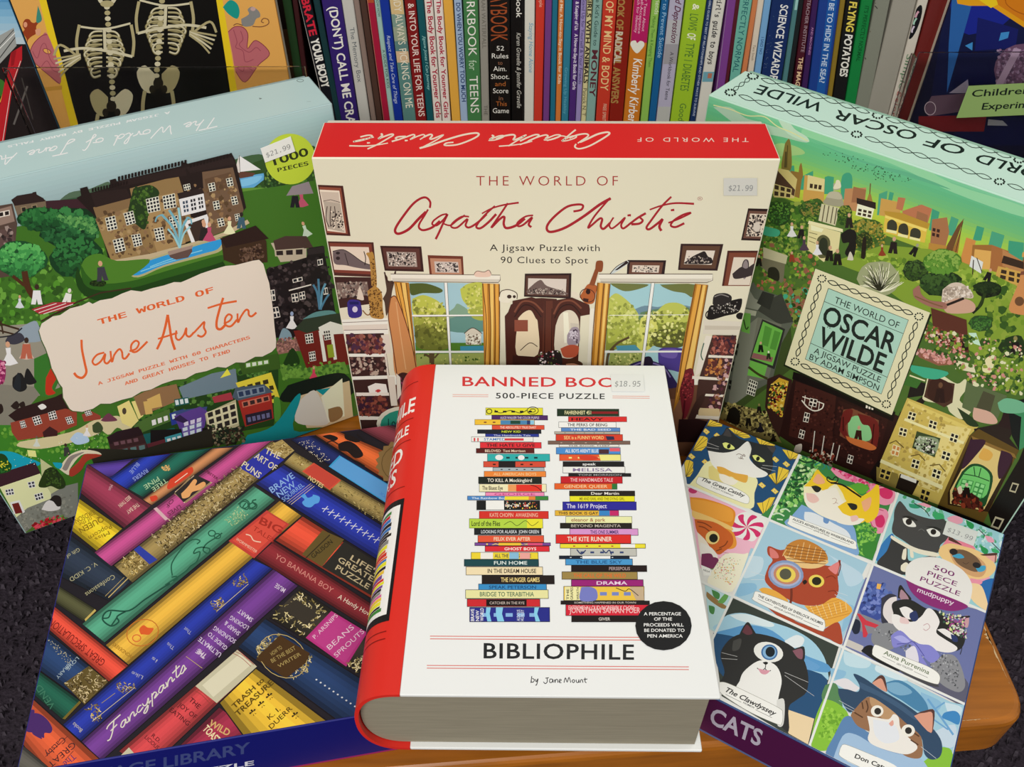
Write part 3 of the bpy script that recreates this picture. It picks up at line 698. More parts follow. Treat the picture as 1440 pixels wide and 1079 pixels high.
# ------------------------------------------------------------------ puzzle boxes
def lerp(a, b, t): return a+(b-a)*t
def puzzle_box(name, label, fr, w, h, d, lidcol, basecol, gap=.0015, open_back=True):
    """local frame: x width, y depth (0 = printed front face), z height. The lid is the printed front shell."""
    P = fr.translation
    t = thing(name, label, 'puzzle box', tuple(fr @ Vector((0, d/2, 0))))
    link('lid', box_mesh('lid', fr, -w/2, w/2, 0, d-.006, 0, h, .0009, 3), t, mat(name+'_lid', lidcol, .35, .4))
    link('base', box_mesh('base', fr, -w/2+gap, w/2-gap, d-.0058, d, gap, h-gap, .0008, 2), t, mat(name+'_base', basecol, .5, .3))
    return t
def vface(t, fr, w, h, name, corners, **k):
    R3 = fr.to_3x3()
    return Face(name, fr @ Vector((-w/2, 0, 0)), R3 @ Vector((1, 0, 0)), R3 @ Vector((0, 0, 1)), R3 @ Vector((0, -1, 0)), w, h, corners, t, **k)
def tface(t, fr, w, h, d, name, corners, **k):
    R3 = fr.to_3x3()
    return Face(name, fr @ Vector((-w/2, 0, h)), R3 @ Vector((1, 0, 0)), R3 @ Vector((0, 1, 0)), R3 @ Vector((0, 0, 1)), w, d-.006, corners, t, **k)
# image positions of the far edge of each lid: the lid stops 6 mm before the back
FR_A = frame_of(.0212, .4822, 0, -.0142, 0); WA, HA, DA = .2895, .277, .0518
FR_J = frame_of(-.2455, .4705, 0, .4794, -.0257); WJ, HJ, DJ = .2939, .2816, .0556
FR_O = frame_of(.2439, .4688, 0, -.7149, 0); WO, HO, DO = .2888, .2789, .0551
# leaned boxes: lift so that the lowest edge rests on the table
for F_, d_ in ((FR_A, DA), (FR_J, DJ), (FR_O, DO)):
    zs = [(F_ @ Vector((0, y, 0))).z for y in (0, d_)]
    F_.translation.z += .0004-min(zs)
G_F, G_T = 1.12, .98      # the inks are a little lighter or darker than they look under the store light
GA, GJ, GO = G_F, G_F*1.15, G_F*1.04
# ---- the box with the red top and the cream front
boxA = puzzle_box('puzzle_box', 'upright cream jigsaw box with red top edge and red handwritten title, in the centre', FR_A, WA, HA, DA, 'efe9d2', 'd9d2c0')
crA = [(513, 638), (1000, 641), (1097.5, 223), (439.5, 221)]
f = vface(boxA, FR_A, WA, HA, 'front_print', crA, gain=GA)
f.base('ded8bf')
f.draw('''
v 0 0 1
p 6b4634 500,540 1030,540 1040,640 480,640
p 8a5f45 560,560 960,560 980,640 540,640
p efe9dc 500,528 1020,528 1020,540 500,540
v 430 160 4.114
p 4a2620 76,406 222,412 264,702 124,696
p 8a4a38 84,418 210,424 248,690 128,684
p e6d5c0 86,434 200,440 236,684 130,672
p c9b7a5 92,446 196,450 204,520 108,510
p b3a594 108,500 206,514 230,680 132,660
l 3a2a28 3 108,500 150,492 206,508
s 4a3a35 5 130,530 122,600 140,650
s 4a3a35 5 150,530 146,600 150,650
s 4a3a35 5 172,530 176,590 160,640
d 2e2422/e6d5c0/2e2422 40 4 9 150,560 220,560 228,670 150,660
p 4e2a24 130,732 396,738 414,940 168,930
p 7c3d30 140,742 384,748 402,925 170,912
p e0cdb9 146,762 368,766 386,905 168,896
P 6d5d5d 160,790 215,780 260,800 330,850 380,870 384,895 300,885 230,870 170,860
s 2e2424 4 160,790 215,780 260,800 330,850 380,870
s 2e2424 4 230,800 250,870
e 2e2424 190 800 12 8
e 2e2424 190 830 12 10
s 2e2424 5 340,790 350,830 345,870
p 3a211e 434,758 672,762 686,908 460,902
p 5a352e 448,770 660,774 670,895 468,890
p ab9a8f 470,792 640,796 648,880 482,876
d 1f1a1a/e0d5c8/1f1a1a/4a4040 70 4 9 480,796 635,800 642,876 490,872
p 6e3526 708,812 912,818 918,936 720,934
p b98468 722,830 900,834 906,926 732,922
p c9bab0 746,848 884,852 890,914 752,912
d 1f1a1a/e0d5c8/4a4040/1f1a1a 46 4 9 760,855 880,858 885,908 765,908
v 760 160 4.114
p 2c1b1a 1200,542 1320,545 1290,730 1160,726
p 6b4a3e 1205,556 1316,560 1286,718 1172,714
p d8c8b5 1212,572 1306,576 1282,706 1188,702
d 2c2222/8a7d74/2c2222 50 5 12 1215,580 1300,585 1280,700 1190,698
e cfc3b5 1250 650 20 28
p 352120 812,746 1058,748 1024,902 796,898
p 5d4030 824,758 1040,760 1012,890 808,886
p dccfc0 846,784 1010,786 990,868 830,864
P 2a2222 840,850 880,820 920,800 950,790 970,820 990,830 985,862 840,862
d 6d6060/1d1616/b5a79a 30 4 8 850,820 980,820 975,860 845,860
p 4a2620 1082,786 1260,786 1230,990 1050,990
p 7a4230 1092,798 1250,798 1220,990 1062,990
p dccfbd 1118,824 1240,826 1210,985 1086,985
P 8d8080 1165,880 1185,838 1205,850 1200,920 1175,950
o 2c2222 5 1185 880 18 42 5
P 3a3030 1110,920 1160,880 1190,890 1240,860 1240,920 1130,950
p 2c1b1c 505,840 728,842 716,936 500,932
p 6b4537 520,852 712,854 700,924 512,920
p d5c5b5 534,870 690,872 684,914 530,910
d 1f1a1a/e0d5c8/4a4040 30 4 9 545,875 680,876 676,910 540,908
P c9cfcd 392,935 440,880 500,845 508,860 455,900
s 2c2222 4 392,935 440,880 500,845
p 2c1b1c 430,900 500,845 512,856 446,898
v 450 330 3.72
p 3f2622 78,215 285,218 320,350 100,380
p 7a655c 88,245 250,240 260,310 100,330
d 2c2222/8a7d74/b0a090 50 5 12 95,245 245,240 255,320 100,330
P d8c8b5 195,330 205,275 215,275 232,335
p efe9dc 110,440 355,430 360,515 125,515
p ddd3c4 120,470 355,462 356,490 126,495
l 6a5a52 3 118,455 356,445
l 6a5a52 3 124,495 356,490
p 3c2521 135,515 335,510 400,1010 205,1015
p efe9dc 150,618 345,618 348,634 153,634
p efe9dc 165,738 400,730 402,748 168,755
p e6ded0 188,822 360,822 362,838 190,840
p e6ded0 205,945 375,950 375,965 208,965
p dcd2c2 320,520 362,520 372,615 348,618 362,738 390,738 405,890 372,892 340,640
d 7a3f3c/5d2c2b/8d5a4e/4a2c40/a0654f 60 10 22 140,520 320,520 335,612 155,612
d 2c1c1c/6d4a44/b5a08f 40 8 18 165,640 335,640 345,725 170,725
d 5d2c2b/3a2030/8a4a3a 60 8 18 195,845 350,845 365,940 205,940
p ece6dc 250,790 290,772 345,778 355,822 258,822
p c23a3a 296,806 312,804 312,820 298,822
p c23a3a 290,810 318,808 318,816 290,818
P 3a2f80 145,350 160,335 200,338 215,355 218,420 155,425
p 20205a 155,345 205,345 205,360 158,360
e cfc8d8 185 385 14 16
s 8a6234 6 225,390 250,415 280,400
P b08340 250,290 290,265 325,300 330,380 335,430 300,435 265,420 262,370
P b08340 272,260 262,130 245,95 262,88 285,100 300,260
d 5a3a1a 60 3 7 255,280 325,280 330,430 262,420
d 5a3a1a 24 3 6 268,120 288,120 300,260 276,260
P 4d3a2f 330,330 350,290 345,240 340,200 355,215 360,235 385,230 392,190 398,205 390,250 380,290 372,340 350,420 340,350
s 3a2420 7 340,190 350,225 362,245
s 3a2420 7 398,185 392,225 378,250
p e9e3d3 372,200 945,206 945,240 375,235
p cfc8b8 380,222 945,228 935,245 385,242
l 4a3a30 3 372,200 945,206 945,232 935,245 380,240
p 9fc3cc 465,242 860,250 860,705 505,705
P 7f9f86 640,420 700,380 720,355 760,375 800,400 860,380 860,480 640,480
P 5f8a80 660,440 740,420 860,430 860,500 680,500
p 4f7a2a 500,560 860,560 860,705 505,705
p 9aa65a 505,620 860,615 860,705 505,705
P b9bf4f 485,330 540,310 600,330 640,360 665,400 650,440 560,420 490,410
P 9aa243 490,420 560,410 660,430 675,500 640,520 540,500 495,480
P 6d7230 495,480 560,480 670,490 675,580 620,600 520,590 500,540
d d3d27a/a8ae4e/7c8238 60 7 17 490,330 650,350 665,500 495,490
d 565a26/6d7230/82883a 50 8 18 500,460 670,470 670,590 510,590
p 5a4a30 570,600 600,610 598,705 575,705
s 5a4a30 12 545,620 580,640 590,700
s 5a4a30 9 625,610 600,640
P 4f5d2a 470,250 560,250 640,280 625,300 540,300 480,310
P b9bf4f 735,280 780,250 860,255 860,380 800,380 750,340
P a3aa48 775,385 860,370 860,440 800,430
d d3d27a/9aa243 26 6 14 745,260 850,260 850,420 780,400
p cfc6b4 760,505 800,480 845,508 845,570 765,570
s 4a3a30 4 755,512 800,482 850,512
d 6b5a48/efe8d8 30 4 8 765,515 840,515 840,570 765,570
p 3f8fa8 735,578 860,575 860,605 735,605
d 3f5a1e/c3c36a 26 4 10 520,620 850,630 850,700 520,700
p f3efe4 652,245 668,245 692,705 680,705
l 4a3a30 2 652,245 680,705
l 4a3a30 2 668,245 692,705
p f3efe4 478,414 862,412 862,420 478,424
p f3efe4 496,602 862,602 862,612 498,614
l 4a3a30 2 478,424 862,420
p b0762a 390,240 468,246 512,745 440,620
p e0a347 396,245 420,245 470,480 490,700 500,740 455,600
p f0c069 430,246 450,246 490,560 502,730 480,640
s 5d3a18 4 400,245 440,420 470,600
s 5d3a18 4 425,245 465,480 490,700
s 5d3a18 4 452,246 485,520 508,735
p b0762a 850,248 940,252 938,705 860,705
p e0a347 858,250 876,250 884,705 868,705
p f0c069 892,252 910,252 908,705 896,705
p e0a347 920,252 934,252 934,705 920,705
s 5d3a18 4 852,248 872,460 862,705
s 5d3a18 4 885,250 895,480 888,705
s 5d3a18 4 912,252 920,480 914,705
s 5d3a18 4 940,252 942,480 938,705
P c98a55 372,325 400,320 440,420 480,560 510,740 400,740 380,560 360,420
s 6b3a22 5 372,325 400,320 440,420 480,560 512,740
s 6b3a22 5 372,325 360,420 380,560 405,740
s d9a774 5 400,345 420,500 450,700
P 3f2320 400,730 440,715 500,745 480,800 430,900 405,860
d 6d2c40/2c1818/8a3a5a 30 5 12 405,740 470,740 440,880 410,870
p e0d8c8 400,720 420,740 425,830 405,860
v 740 330 3.72
P ded4c0 200,300 230,290 270,300 280,330 240,345 205,330
''')
# skull, pig and picture over the cabinet, then the cabinet itself
f.draw('''
v 450 330 3.72
P e3c3b0 808,200 825,185 860,190 885,180 898,200 885,215 820,215
s 6b4a40 3 808,200 825,185 860,190 885,180 898,200
P e3dcc8 938,320 950,290 990,282 1030,300 1032,330 1000,340 990,350 945,345
s 4a3a30 4 940,320 950,290 990,282 1030,300 1032,330
e 3a2a24 992 318 12 10
e 3a2a24 1018 318 8 8
p 4a241c 985,400 1000,360 1060,330 1160,325 1240,330 1240,710 975,710 968,420
v 740 330 3.72
p 4a241c -70,340 30,320 110,345 240,322 330,360 340,410 285,420 270,710 -70,710
s 7a4634 9 -60,400 -20,345 40,350 90,400
s 7a4634 9 145,410 180,350 240,340 290,380
s 2c1512 6 -60,425 -15,365 35,372 80,425
s 2c1512 6 150,430 185,372 240,362 285,410
p 5d3024 96,340 140,340 140,700 80,700
l 2c1512 4 100,340 96,700
l 2c1512 4 136,380 132,700
P e2cfae -40,430 -10,400 25,390 50,430 62,460 62,620 -50,620
p 8a4a38 -60,440 10,440 10,500 -60,500
P d8cdb8 155,470 180,410 225,388 262,410 278,470 262,620 200,640 150,600
p efe6d0 195,400 220,400 230,560 200,560
p c9bfae 232,455 275,460 272,520 236,520
P 9d8f9a 215,520 240,480 275,485 278,560 220,570
d 4a3a4a/cfc5cf 16 5 10 220,490 275,490 275,560 225,560
P b5543a 180,590 230,570 275,580 262,630 200,635
s 3a2a20 4 -30,600 20,560 60,580
p 3a1c18 -70,625 150,640 150,710 -70,710
P 2a2222 60,640 110,610 170,600 190,650 170,705 80,705
d a83a50/e6d8d8/2c1818/5d6a3a 50 4 9 60,610 180,600 185,700 70,700
P c98a6a 210,665 240,655 285,668 285,705 215,705
P 4a2c1c 205,670 240,645 290,662 292,680 250,668
e 2a1a18 235 690 6 4
e 2a1a18 265 690 6 4
p 2c1a1a -5,198 238,196 234,328 -10,318
p 54362d 0,208 226,206 222,318 -4,310
p d5c9bd 12,222 212,226 208,310 10,304
P 6d5a55 20,270 75,230 110,262 200,290 205,308 15,302
d 1f1616/b5a79a 46 3 7 20,272 205,280 205,306 18,302
P ad5d30 280,320 310,270 330,252 370,262 365,300 352,352 310,352
o 4a241c 4 322 312 40 34 20
e 2c1512 325 292 12 14
p 3a1c18 300,325 328,330 325,345 298,340
p 8a4a2a 330,256 362,172 382,176 358,262
P 8a4a2a 362,180 366,140 378,130 402,135 400,180 385,190
p e9e3d3 380,200 975,200 975,238 378,236
p cfc8b8 382,222 975,224 945,244 395,242
l 4a3a30 3 380,200 975,200 975,232 945,245 390,242
p e6e0d0 335,380 360,380 365,705 318,705
p 9fc8cf 440,248 885,252 820,780 415,700
P 6d8a9a 555,390 620,365 690,372 740,360 860,370 850,420 560,430
P 5f7f5f 600,400 700,380 850,375 840,450 600,460
p 86903c 425,440 850,440 835,560 415,600
P b9c05a 430,330 470,300 520,330 560,370 590,420 560,450 500,460 430,440
P b9c05a 680,400 730,355 800,352 850,390 840,450 700,460
P a9b24c 430,470 560,450 620,490 610,560 500,540 430,560
P cfd06a 600,430 660,410 690,500 650,590 580,590
P 565a2a 650,520 700,490 830,500 815,580 680,580
d cfd27e/aab252/8a923f 90 7 17 430,320 580,380 600,560 430,560
d dcdc8e/b0b656/757c34 80 7 17 600,400 840,380 820,560 620,580
P 6d7440 440,248 560,250 640,255 600,275 520,290 460,265
P 6d7440 700,255 885,255 870,320 830,300 770,290 720,270
s 5a4a30 12 440,600 480,560 540,530
s 5a4a30 14 420,705 430,620 460,590
p 4f93a8 470,575 570,570 600,600 480,605
p 9aa65a 440,610 620,608 600,705 425,705
d 5f6a2a/cfcf80 30 4 10 450,620 600,615 590,700 440,700
P 4a3a8a 690,600 720,585 810,588 820,610 815,705 770,705 700,680
P 6a58a5 700,600 730,592 790,595 780,640 710,630
P 2f2558 500,705 560,665 640,650 720,680 770,740 790,790 700,790
s 8a7ab8 7 540,690 600,665 660,665 720,690 755,740
P 241b30 600,665 620,635 650,632 665,660 650,680
p f3efe4 655,246 672,246 610,705 596,705
l 4a3a30 2 655,246 596,705
l 4a3a30 2 672,246 612,705
p f3efe4 412,600 815,600 815,609 410,612
l f0ece0 3 435,415 850,412
p b0762a 372,244 440,250 400,705 340,705
p e0a347 385,246 402,246 366,705 352,705
p f0c069 415,248 430,250 392,705 380,705
s 5d3a18 4 375,244 352,480 340,705
s 5d3a18 4 408,248 388,480 372,705
s 5d3a18 4 440,250 420,480 402,705
p b0762a 882,250 950,256 870,720 770,920 815,600
p e0a347 895,254 915,256 840,680 780,880 825,620
p f0c069 925,256 940,258 865,700 800,860 850,640
s 5d3a18 4 885,252 830,560 790,820
s 5d3a18 4 918,256 860,560 800,860
s 5d3a18 4 950,258 890,600 870,720
P 6e1e28 835,700 870,695 880,760 870,860 830,960 810,870 805,800
d a33a40/3a1014 30 4 9 820,720 875,720 865,850 810,860
s 4a1018 9 830,860 820,960 812,1010
p dad2c2 930,440 1130,450 1120,520 925,515
p c9bfae 935,470 1128,474 1126,492 935,492
p e6ded0 940,520 975,525 960,640 905,720 880,740 905,620
p 432a26 975,518 1100,520 1070,760 1040,960 880,960 900,760
p e6ded0 955,622 1095,628 1092,640 952,636
p e6ded0 870,732 1060,745 1058,758 868,748
p e6ded0 940,826 1050,832 1048,844 935,838
p dad0be 880,935 1040,945 1036,965 880,955
d 7a3a34/b0685a/5d2c2b/3a2030 70 9 20 985,525 1095,528 1085,618 970,615
d a05a30/c98a4a/5d2c2b 40 9 18 950,645 1030,645 1020,725 940,720
d 5d2c3b/3a2030/8a5a3a/c9a0a0 60 8 18 1040,645 1070,650 1040,930 930,930
p c9b48a 905,900 1010,905 1020,945 900,940
P 1a1616 945,430 960,370 1000,360 1110,330 1130,340 1110,400 1040,420 970,440
P 2a2626 975,355 985,310 1040,300 1075,320 1060,360 1000,380
d 8a8480/c9c3b8/1a1616 40 3 7 960,370 1110,345 1110,395 965,420
s 8a8480 5 985,320 1020,308 1060,320
o 1a1616 6 960 415 20 22
e 1a1616 1120 420 22 18
P 3a2420 830,1000 880,880 920,830 935,850 900,920 860,1010
p 2c1818 800,960 900,960 1020,990 1000,1080 790,1080
s 4a6a5a 6 930,560 915,620 925,650
''')
f.view(450, 330, 3.72)
f.ell('ded6c0', 435, 985, 140, 92); f.ell('2f8f78', 437, 990, 122, 78); f.text('Look', 355, 1000, 440, 1000, 42, '17403a', 'b', .01)
# lettering
RED = 'a3202c'
f.view(430, 160, 4.114)
f.text('THE WORLD OF', 990, 411, 1360+447, 411, 57, 'a0302c', 'b', -.008, 0, 1.35)
f.text('A Jigsaw Puzzle with', 1067, 787, 1360+342, 789, 38, '2a2422', 'b', .0, 0, 1.1)
f.text('90 Clues to Spot', 1130, 858, 1360+275, 860, 38, '2a2422', 'b', .0, 0, 1.1)
SIG = [
 (15, '722,540 724,505 700,480 665,487 620,522 565,592 527,650 522,678 545,688 600,662 655,605 700,562'),
 (13, '712,548 690,585 662,630 660,655 685,668 735,652 780,615'),
 (12, '822,574 788,582 745,612 736,634 762,640 802,606 824,576 800,625 775,680 755,720'),
 (11, '800,630 840,640 880,610 925,582'),
 (12, '948,590 905,590 858,622 845,648 880,652 938,604 928,640 950,652 1000,622 1050,575'),
 (13, '1098,528 1050,570 1005,620 990,650 1015,656 1060,622 1105,575'),
 (14, '1172,512 1140,560 1095,625 1078,652 1128,602 1152,592 1148,632 1165,656 1220,640 1270,600'),
 (10, '1022,572 1080,542 1150,522 1235,509'),
 (12, '1318,582 1272,590 1228,624 1232,645 1262,636 1312,594 1292,634 1308,650'),
 (15, '1550,560 1595,550 1605,525 1570,520 1510,535 1440,590 1400,640 1402,672 1436,676 1510,650 1610,588 1700,522 1765,485'),
 (13, '1765,482 1735,512 1670,590 1635,652 1655,640 1700,602 1716,606 1708,645 1725,660 1762,626'),
 (12, '1782,594 1758,636 1772,658 1812,630 1848,596 1826,636 1838,658 1880,628 1920,598 1968,570'),
 (13, '1968,570 1934,590 1950,612 1930,630 1884,634'),
 (14, '2115,475 2060,530 2000,610 1972,652 1990,662 2042,624 2064,606 2046,646 2058,672'),
 (11, '1990,550 2060,526 2140,512 2246,516'),
 (12, '2098,626 2160,602 2228,568 2185,578 2132,610 2112,640 2140,650 2190,628'),
 (13, '1862,584 1872,582 1882,582'), (13, '2112,554 2122,552 2132,551')]
sig_pts = [(w_, [tuple(float(q) for q in z.split(',')) for z in s_.split()]) for w_, s_ in SIG]
for w_, pp in sig_pts: f.line(RED, w_, pp, 1, 6, taper=(.8, 1.1))
f.text('\u00ae', 2265, 497, 2295, 497, 22, 'a3605c')
f.build()
f = tface(boxA, FR_A, WA, HA, DA, 'top_print', [(439.5, 221), (1097.5, 223), (1076, 163), (455.5, 161)], gain=.98)
f.base('e32a2a')
f.view(0, 0, 1)
def flip_sig(x, y):
    X = 430+x/4.114; Y = 160+y/4.114
    yy = (Y-276)*.545
    return (858-(X-553)*.858+ (yy-15)*.25, 206-yy)
for w_, pp in sig_pts: f.line('f3e3cc', w_*.19, [flip_sig(*q) for q in pp], 1, 6, taper=(.8, 1.1))
f.text('THE WORLD OF', 1052, 187.5, 897, 187, 7.0, 'f3dccb', 'b', .0, 0, 1.5)
f.build()
def sticker(parent, face_fn, quad, txt, tx, label, tcol='77777a', cap=30, font='m'):
    pass
# ---- the box with the manor house
boxJ = puzzle_box('puzzle_box', 'upright jigsaw box with pale blue top edge and painted manor house, at the left', FR_J, WJ, HJ, DJ, 'a9c4c4', '8fa9aa')
f = vface(boxJ, FR_J, WJ, HJ, 'front_print', [(37, 757), (539, 577), (470, 150), (-245, 315)], gain=GJ)
f.base('4a6a2c')
f.grad(['a9c4c4', '9db7b9', '8fa7a9', '869a9a', '7f8f8c'], 16, [(-260, 318), (472, 148), (480, 230), (-200, 420)])
f.draw('''
v 0 180 3
P 4f6650 240,340 300,290 380,275 430,255 470,245 480,300 400,340
P 3d5a3a 990,150 1100,125 1200,150 1400,110 1400,260 1000,260
P 2d4a22 1080,160 1400,130 1480,800 1130,800 1000,300
d 3f6a2a/2a4a20/56803a/24401c 200 5 16 1040,240 1380,200 1450,420 1150,430
p 5b9fcc 1010,225 1120,205 1125,230 1080,265 1020,275
P 79b8dc 1020,235 1110,215 1090,245 1025,262
p 5c3b30 1010,195 1085,205 1075,218 1020,228
p d9d3cc 1015,135 998,195 1020,205
p efe9e2 1018,132 1020,200 1108,190
l 4a3a30 2 1018,130 1020,205
P 5d8a35 1000,270 1140,270 1150,330 1050,380 1000,400
P 8a9a5c 1040,440 1110,400 1100,350 1160,320 1170,345 1130,380 1120,420 1060,470
b 24401c/38602a/4a7a34/6a9048 1230 330 90 90 60
b 1f3a1a/30552a/6a8a3c 1180 230 60 60 40
P 35523a 200,330 440,330 440,640 200,640
p 3a2228 190,325 340,315 420,400 430,470 300,470 200,400
v 0 350 3
p 3c6a22 -800,60 1500,-300 1500,1400 -800,1400
d 4f8a2a/35601f/64993a/2c4f1c 260 8 26 -300,100 450,0 450,420 -300,500
''')
f.draw('''
v 0 180 3
p 514038 -300,420 0,345 60,335 80,420 60,640 -300,700
p 8a7468 0,360 55,345 70,410 0,430
w 241c1a d8cfc2 2 1 0,372 48,362 50,385 2,395
p 6f5f4c 60,325 150,310 200,320 208,395 90,410
p 2d201e 55,320 80,302 150,290 190,312 200,325 70,345
p 2d201e 145,288 160,285 165,310 148,312
w 20201c 8a7a5c 1 1 95,350 118,346 122,370 99,374
w 20201c 8a7a5c 1 1 140,342 163,338 168,362 144,366
p 5a4642 -300,480 60,440 80,560 -300,640
d 6a5a56/2d2422/93827a/3a2c2c 60 8 20 -300,470 60,440 70,560 -300,600
b 13321c/1c4a28/286034/367a40 300 440 130 90 150
b 14361d/1c4a26/24602f/2f7038 180 400 100 50 90
b 163a1f/205228/2e6f38 330 560 110 90 110
d 4f8a4a/5f9a52/2f6a38 90 6 15 240,385 400,400 430,480 260,400
b 1c4a28/2c7038/3f8f48/58aa58 95 570 108 82 170
s 4a2c1a 26 110,620 125,690 160,740
s 4a2c1a 14 60,640 110,680
''')
# manor
f.draw('''
v 0 180 3
p 231a18 330,310 350,300 345,270 375,262 385,290 475,265 470,235 495,228 500,240 770,175 775,158 800,165 960,125 985,122 1000,150 1045,350 980,420 800,500 640,560 470,590 420,400
p 7d6444 400,350 560,310 580,360 640,555 480,585
p 93794f 410,400 555,350 600,560 480,585
p 8a7048 555,270 760,215 840,480 640,545 600,500
p a08357 640,310 750,285 790,500 670,540 625,400
p 6b5440 860,200 990,180 1035,360 1000,430 900,470 870,330
p 5e4734 870,230 980,200 1000,260 880,290
d 6b5238/a58a60/86694a/55412c 170 5 17 410,380 980,210 1030,400 490,570
P 24391c 570,270 640,255 680,290 640,350 620,440 580,420 545,390
d 35541f/24391c/4a6a2a 60 5 13 560,270 650,260 630,420 560,420
p 2a1f1d 390,290 540,270 560,310 410,350
p 2a1f1d 505,240 790,180 795,215 520,260
p 2a1f1d 790,180 985,135 1000,165 810,205
''')
for i in range(13):
    x = 395+i*12; f.p('1c1412', [(x, 285-i*2.6), (x+7, 283-i*2.6), (x+7, 268-i*2.6), (x, 270-i*2.6)])
for i in range(21):
    x = 505+i*14; f.p('1c1412', [(x, 238-i*3.5), (x+9, 236-i*3.5), (x+9, 218-i*3.5), (x, 220-i*3.5)])
for i in range(13):
    x = 808+i*14; f.p('1c1412', [(x, 182-i*3.6), (x+9, 180-i*3.6), (x+9, 162-i*3.6), (x, 164-i*3.6)])
f.draw('''
w 26282c e3dccb 3 4 450,395 492,384 503,440 462,450
w 26282c e3dccb 3 4 528,375 568,363 580,415 541,427
w 26282c e3dccb 3 4 482,488 525,477 538,530 495,542
w 26282c e3dccb 3 4 560,467 598,460 608,508 573,518
w 26282c e3dccb 4 4 622,315 676,302 684,362 632,374
w 26282c e3dccb 4 4 692,302 744,290 752,348 700,358
w 26282c e3dccb 3 4 655,440 694,432 704,485 667,494
w 26282c e3dccb 3 4 720,390 756,382 764,432 728,440
w 26282c e3dccb 3 2 780,255 808,248 812,272 785,279
w 26282c e3dccb 2 3 884,250 912,243 918,277 892,284
w 26282c e3dccb 2 3 960,228 986,222 993,256 968,263
w 26282c e3dccb 2 3 904,325 930,319 936,355 911,361
w 26282c e3dccb 2 3 980,305 1005,300 1013,334 988,340
w 26282c e3dccb 2 3 922,398 948,392 957,425 931,432
w 26282c e3dccb 2 3 996,378 1016,374 1022,400 1002,408
p 2c2220 755,290 860,268 868,290 762,315
p f0ebe0 762,315 866,290 876,360 774,386
w 3a4a5a f0ebe0 2 3 775,322 800,316 806,368 782,374
w 26282c f0ebe0 2 3 808,314 832,308 838,360 814,366
w 26282c f0ebe0 2 3 840,306 862,301 868,352 846,358
p f0ebe0 780,410 880,378 886,392 884,470 870,475 868,395 800,420 830,495 815,500 790,430
p 3a2c26 802,420 868,395 880,480 830,494
p b9a886 440,580 640,545 880,480 960,450 1050,400 1060,415 970,465 640,565 460,600 430,590
P 4a7a28 350,600 430,565 500,600 640,570 900,500 960,470 1000,500 940,570 800,600 600,680 420,690 345,650
P a9a67a 535,625 560,595 700,545 900,485 960,480 940,530 870,555 700,600 590,645
P 2f93d0 545,625 565,600 700,553 900,492 945,487 925,525 860,545 700,592 590,636
s 7fc4ea 4 600,620 700,585 800,555
s 7fc4ea 4 640,600 720,570 860,530
p 5f4a44 715,540 815,515 818,535 800,560 750,570 725,560
p 9a8478 715,535 820,508 818,522 718,552
s 6fa9b8 10 765,520 740,440 690,380
s 6fa9b8 10 765,520 760,430 720,360
s 8fc4cc 10 765,520 768,420 760,350
s 6fa9b8 10 765,520 775,440 800,390
s 8fc4cc 8 765,520 740,470 715,440
s 8fc4cc 7 765,520 782,460 810,430
s 6fa9b8 6 690,380 670,390 662,410
s 6fa9b8 6 800,390 812,400 815,420
''')
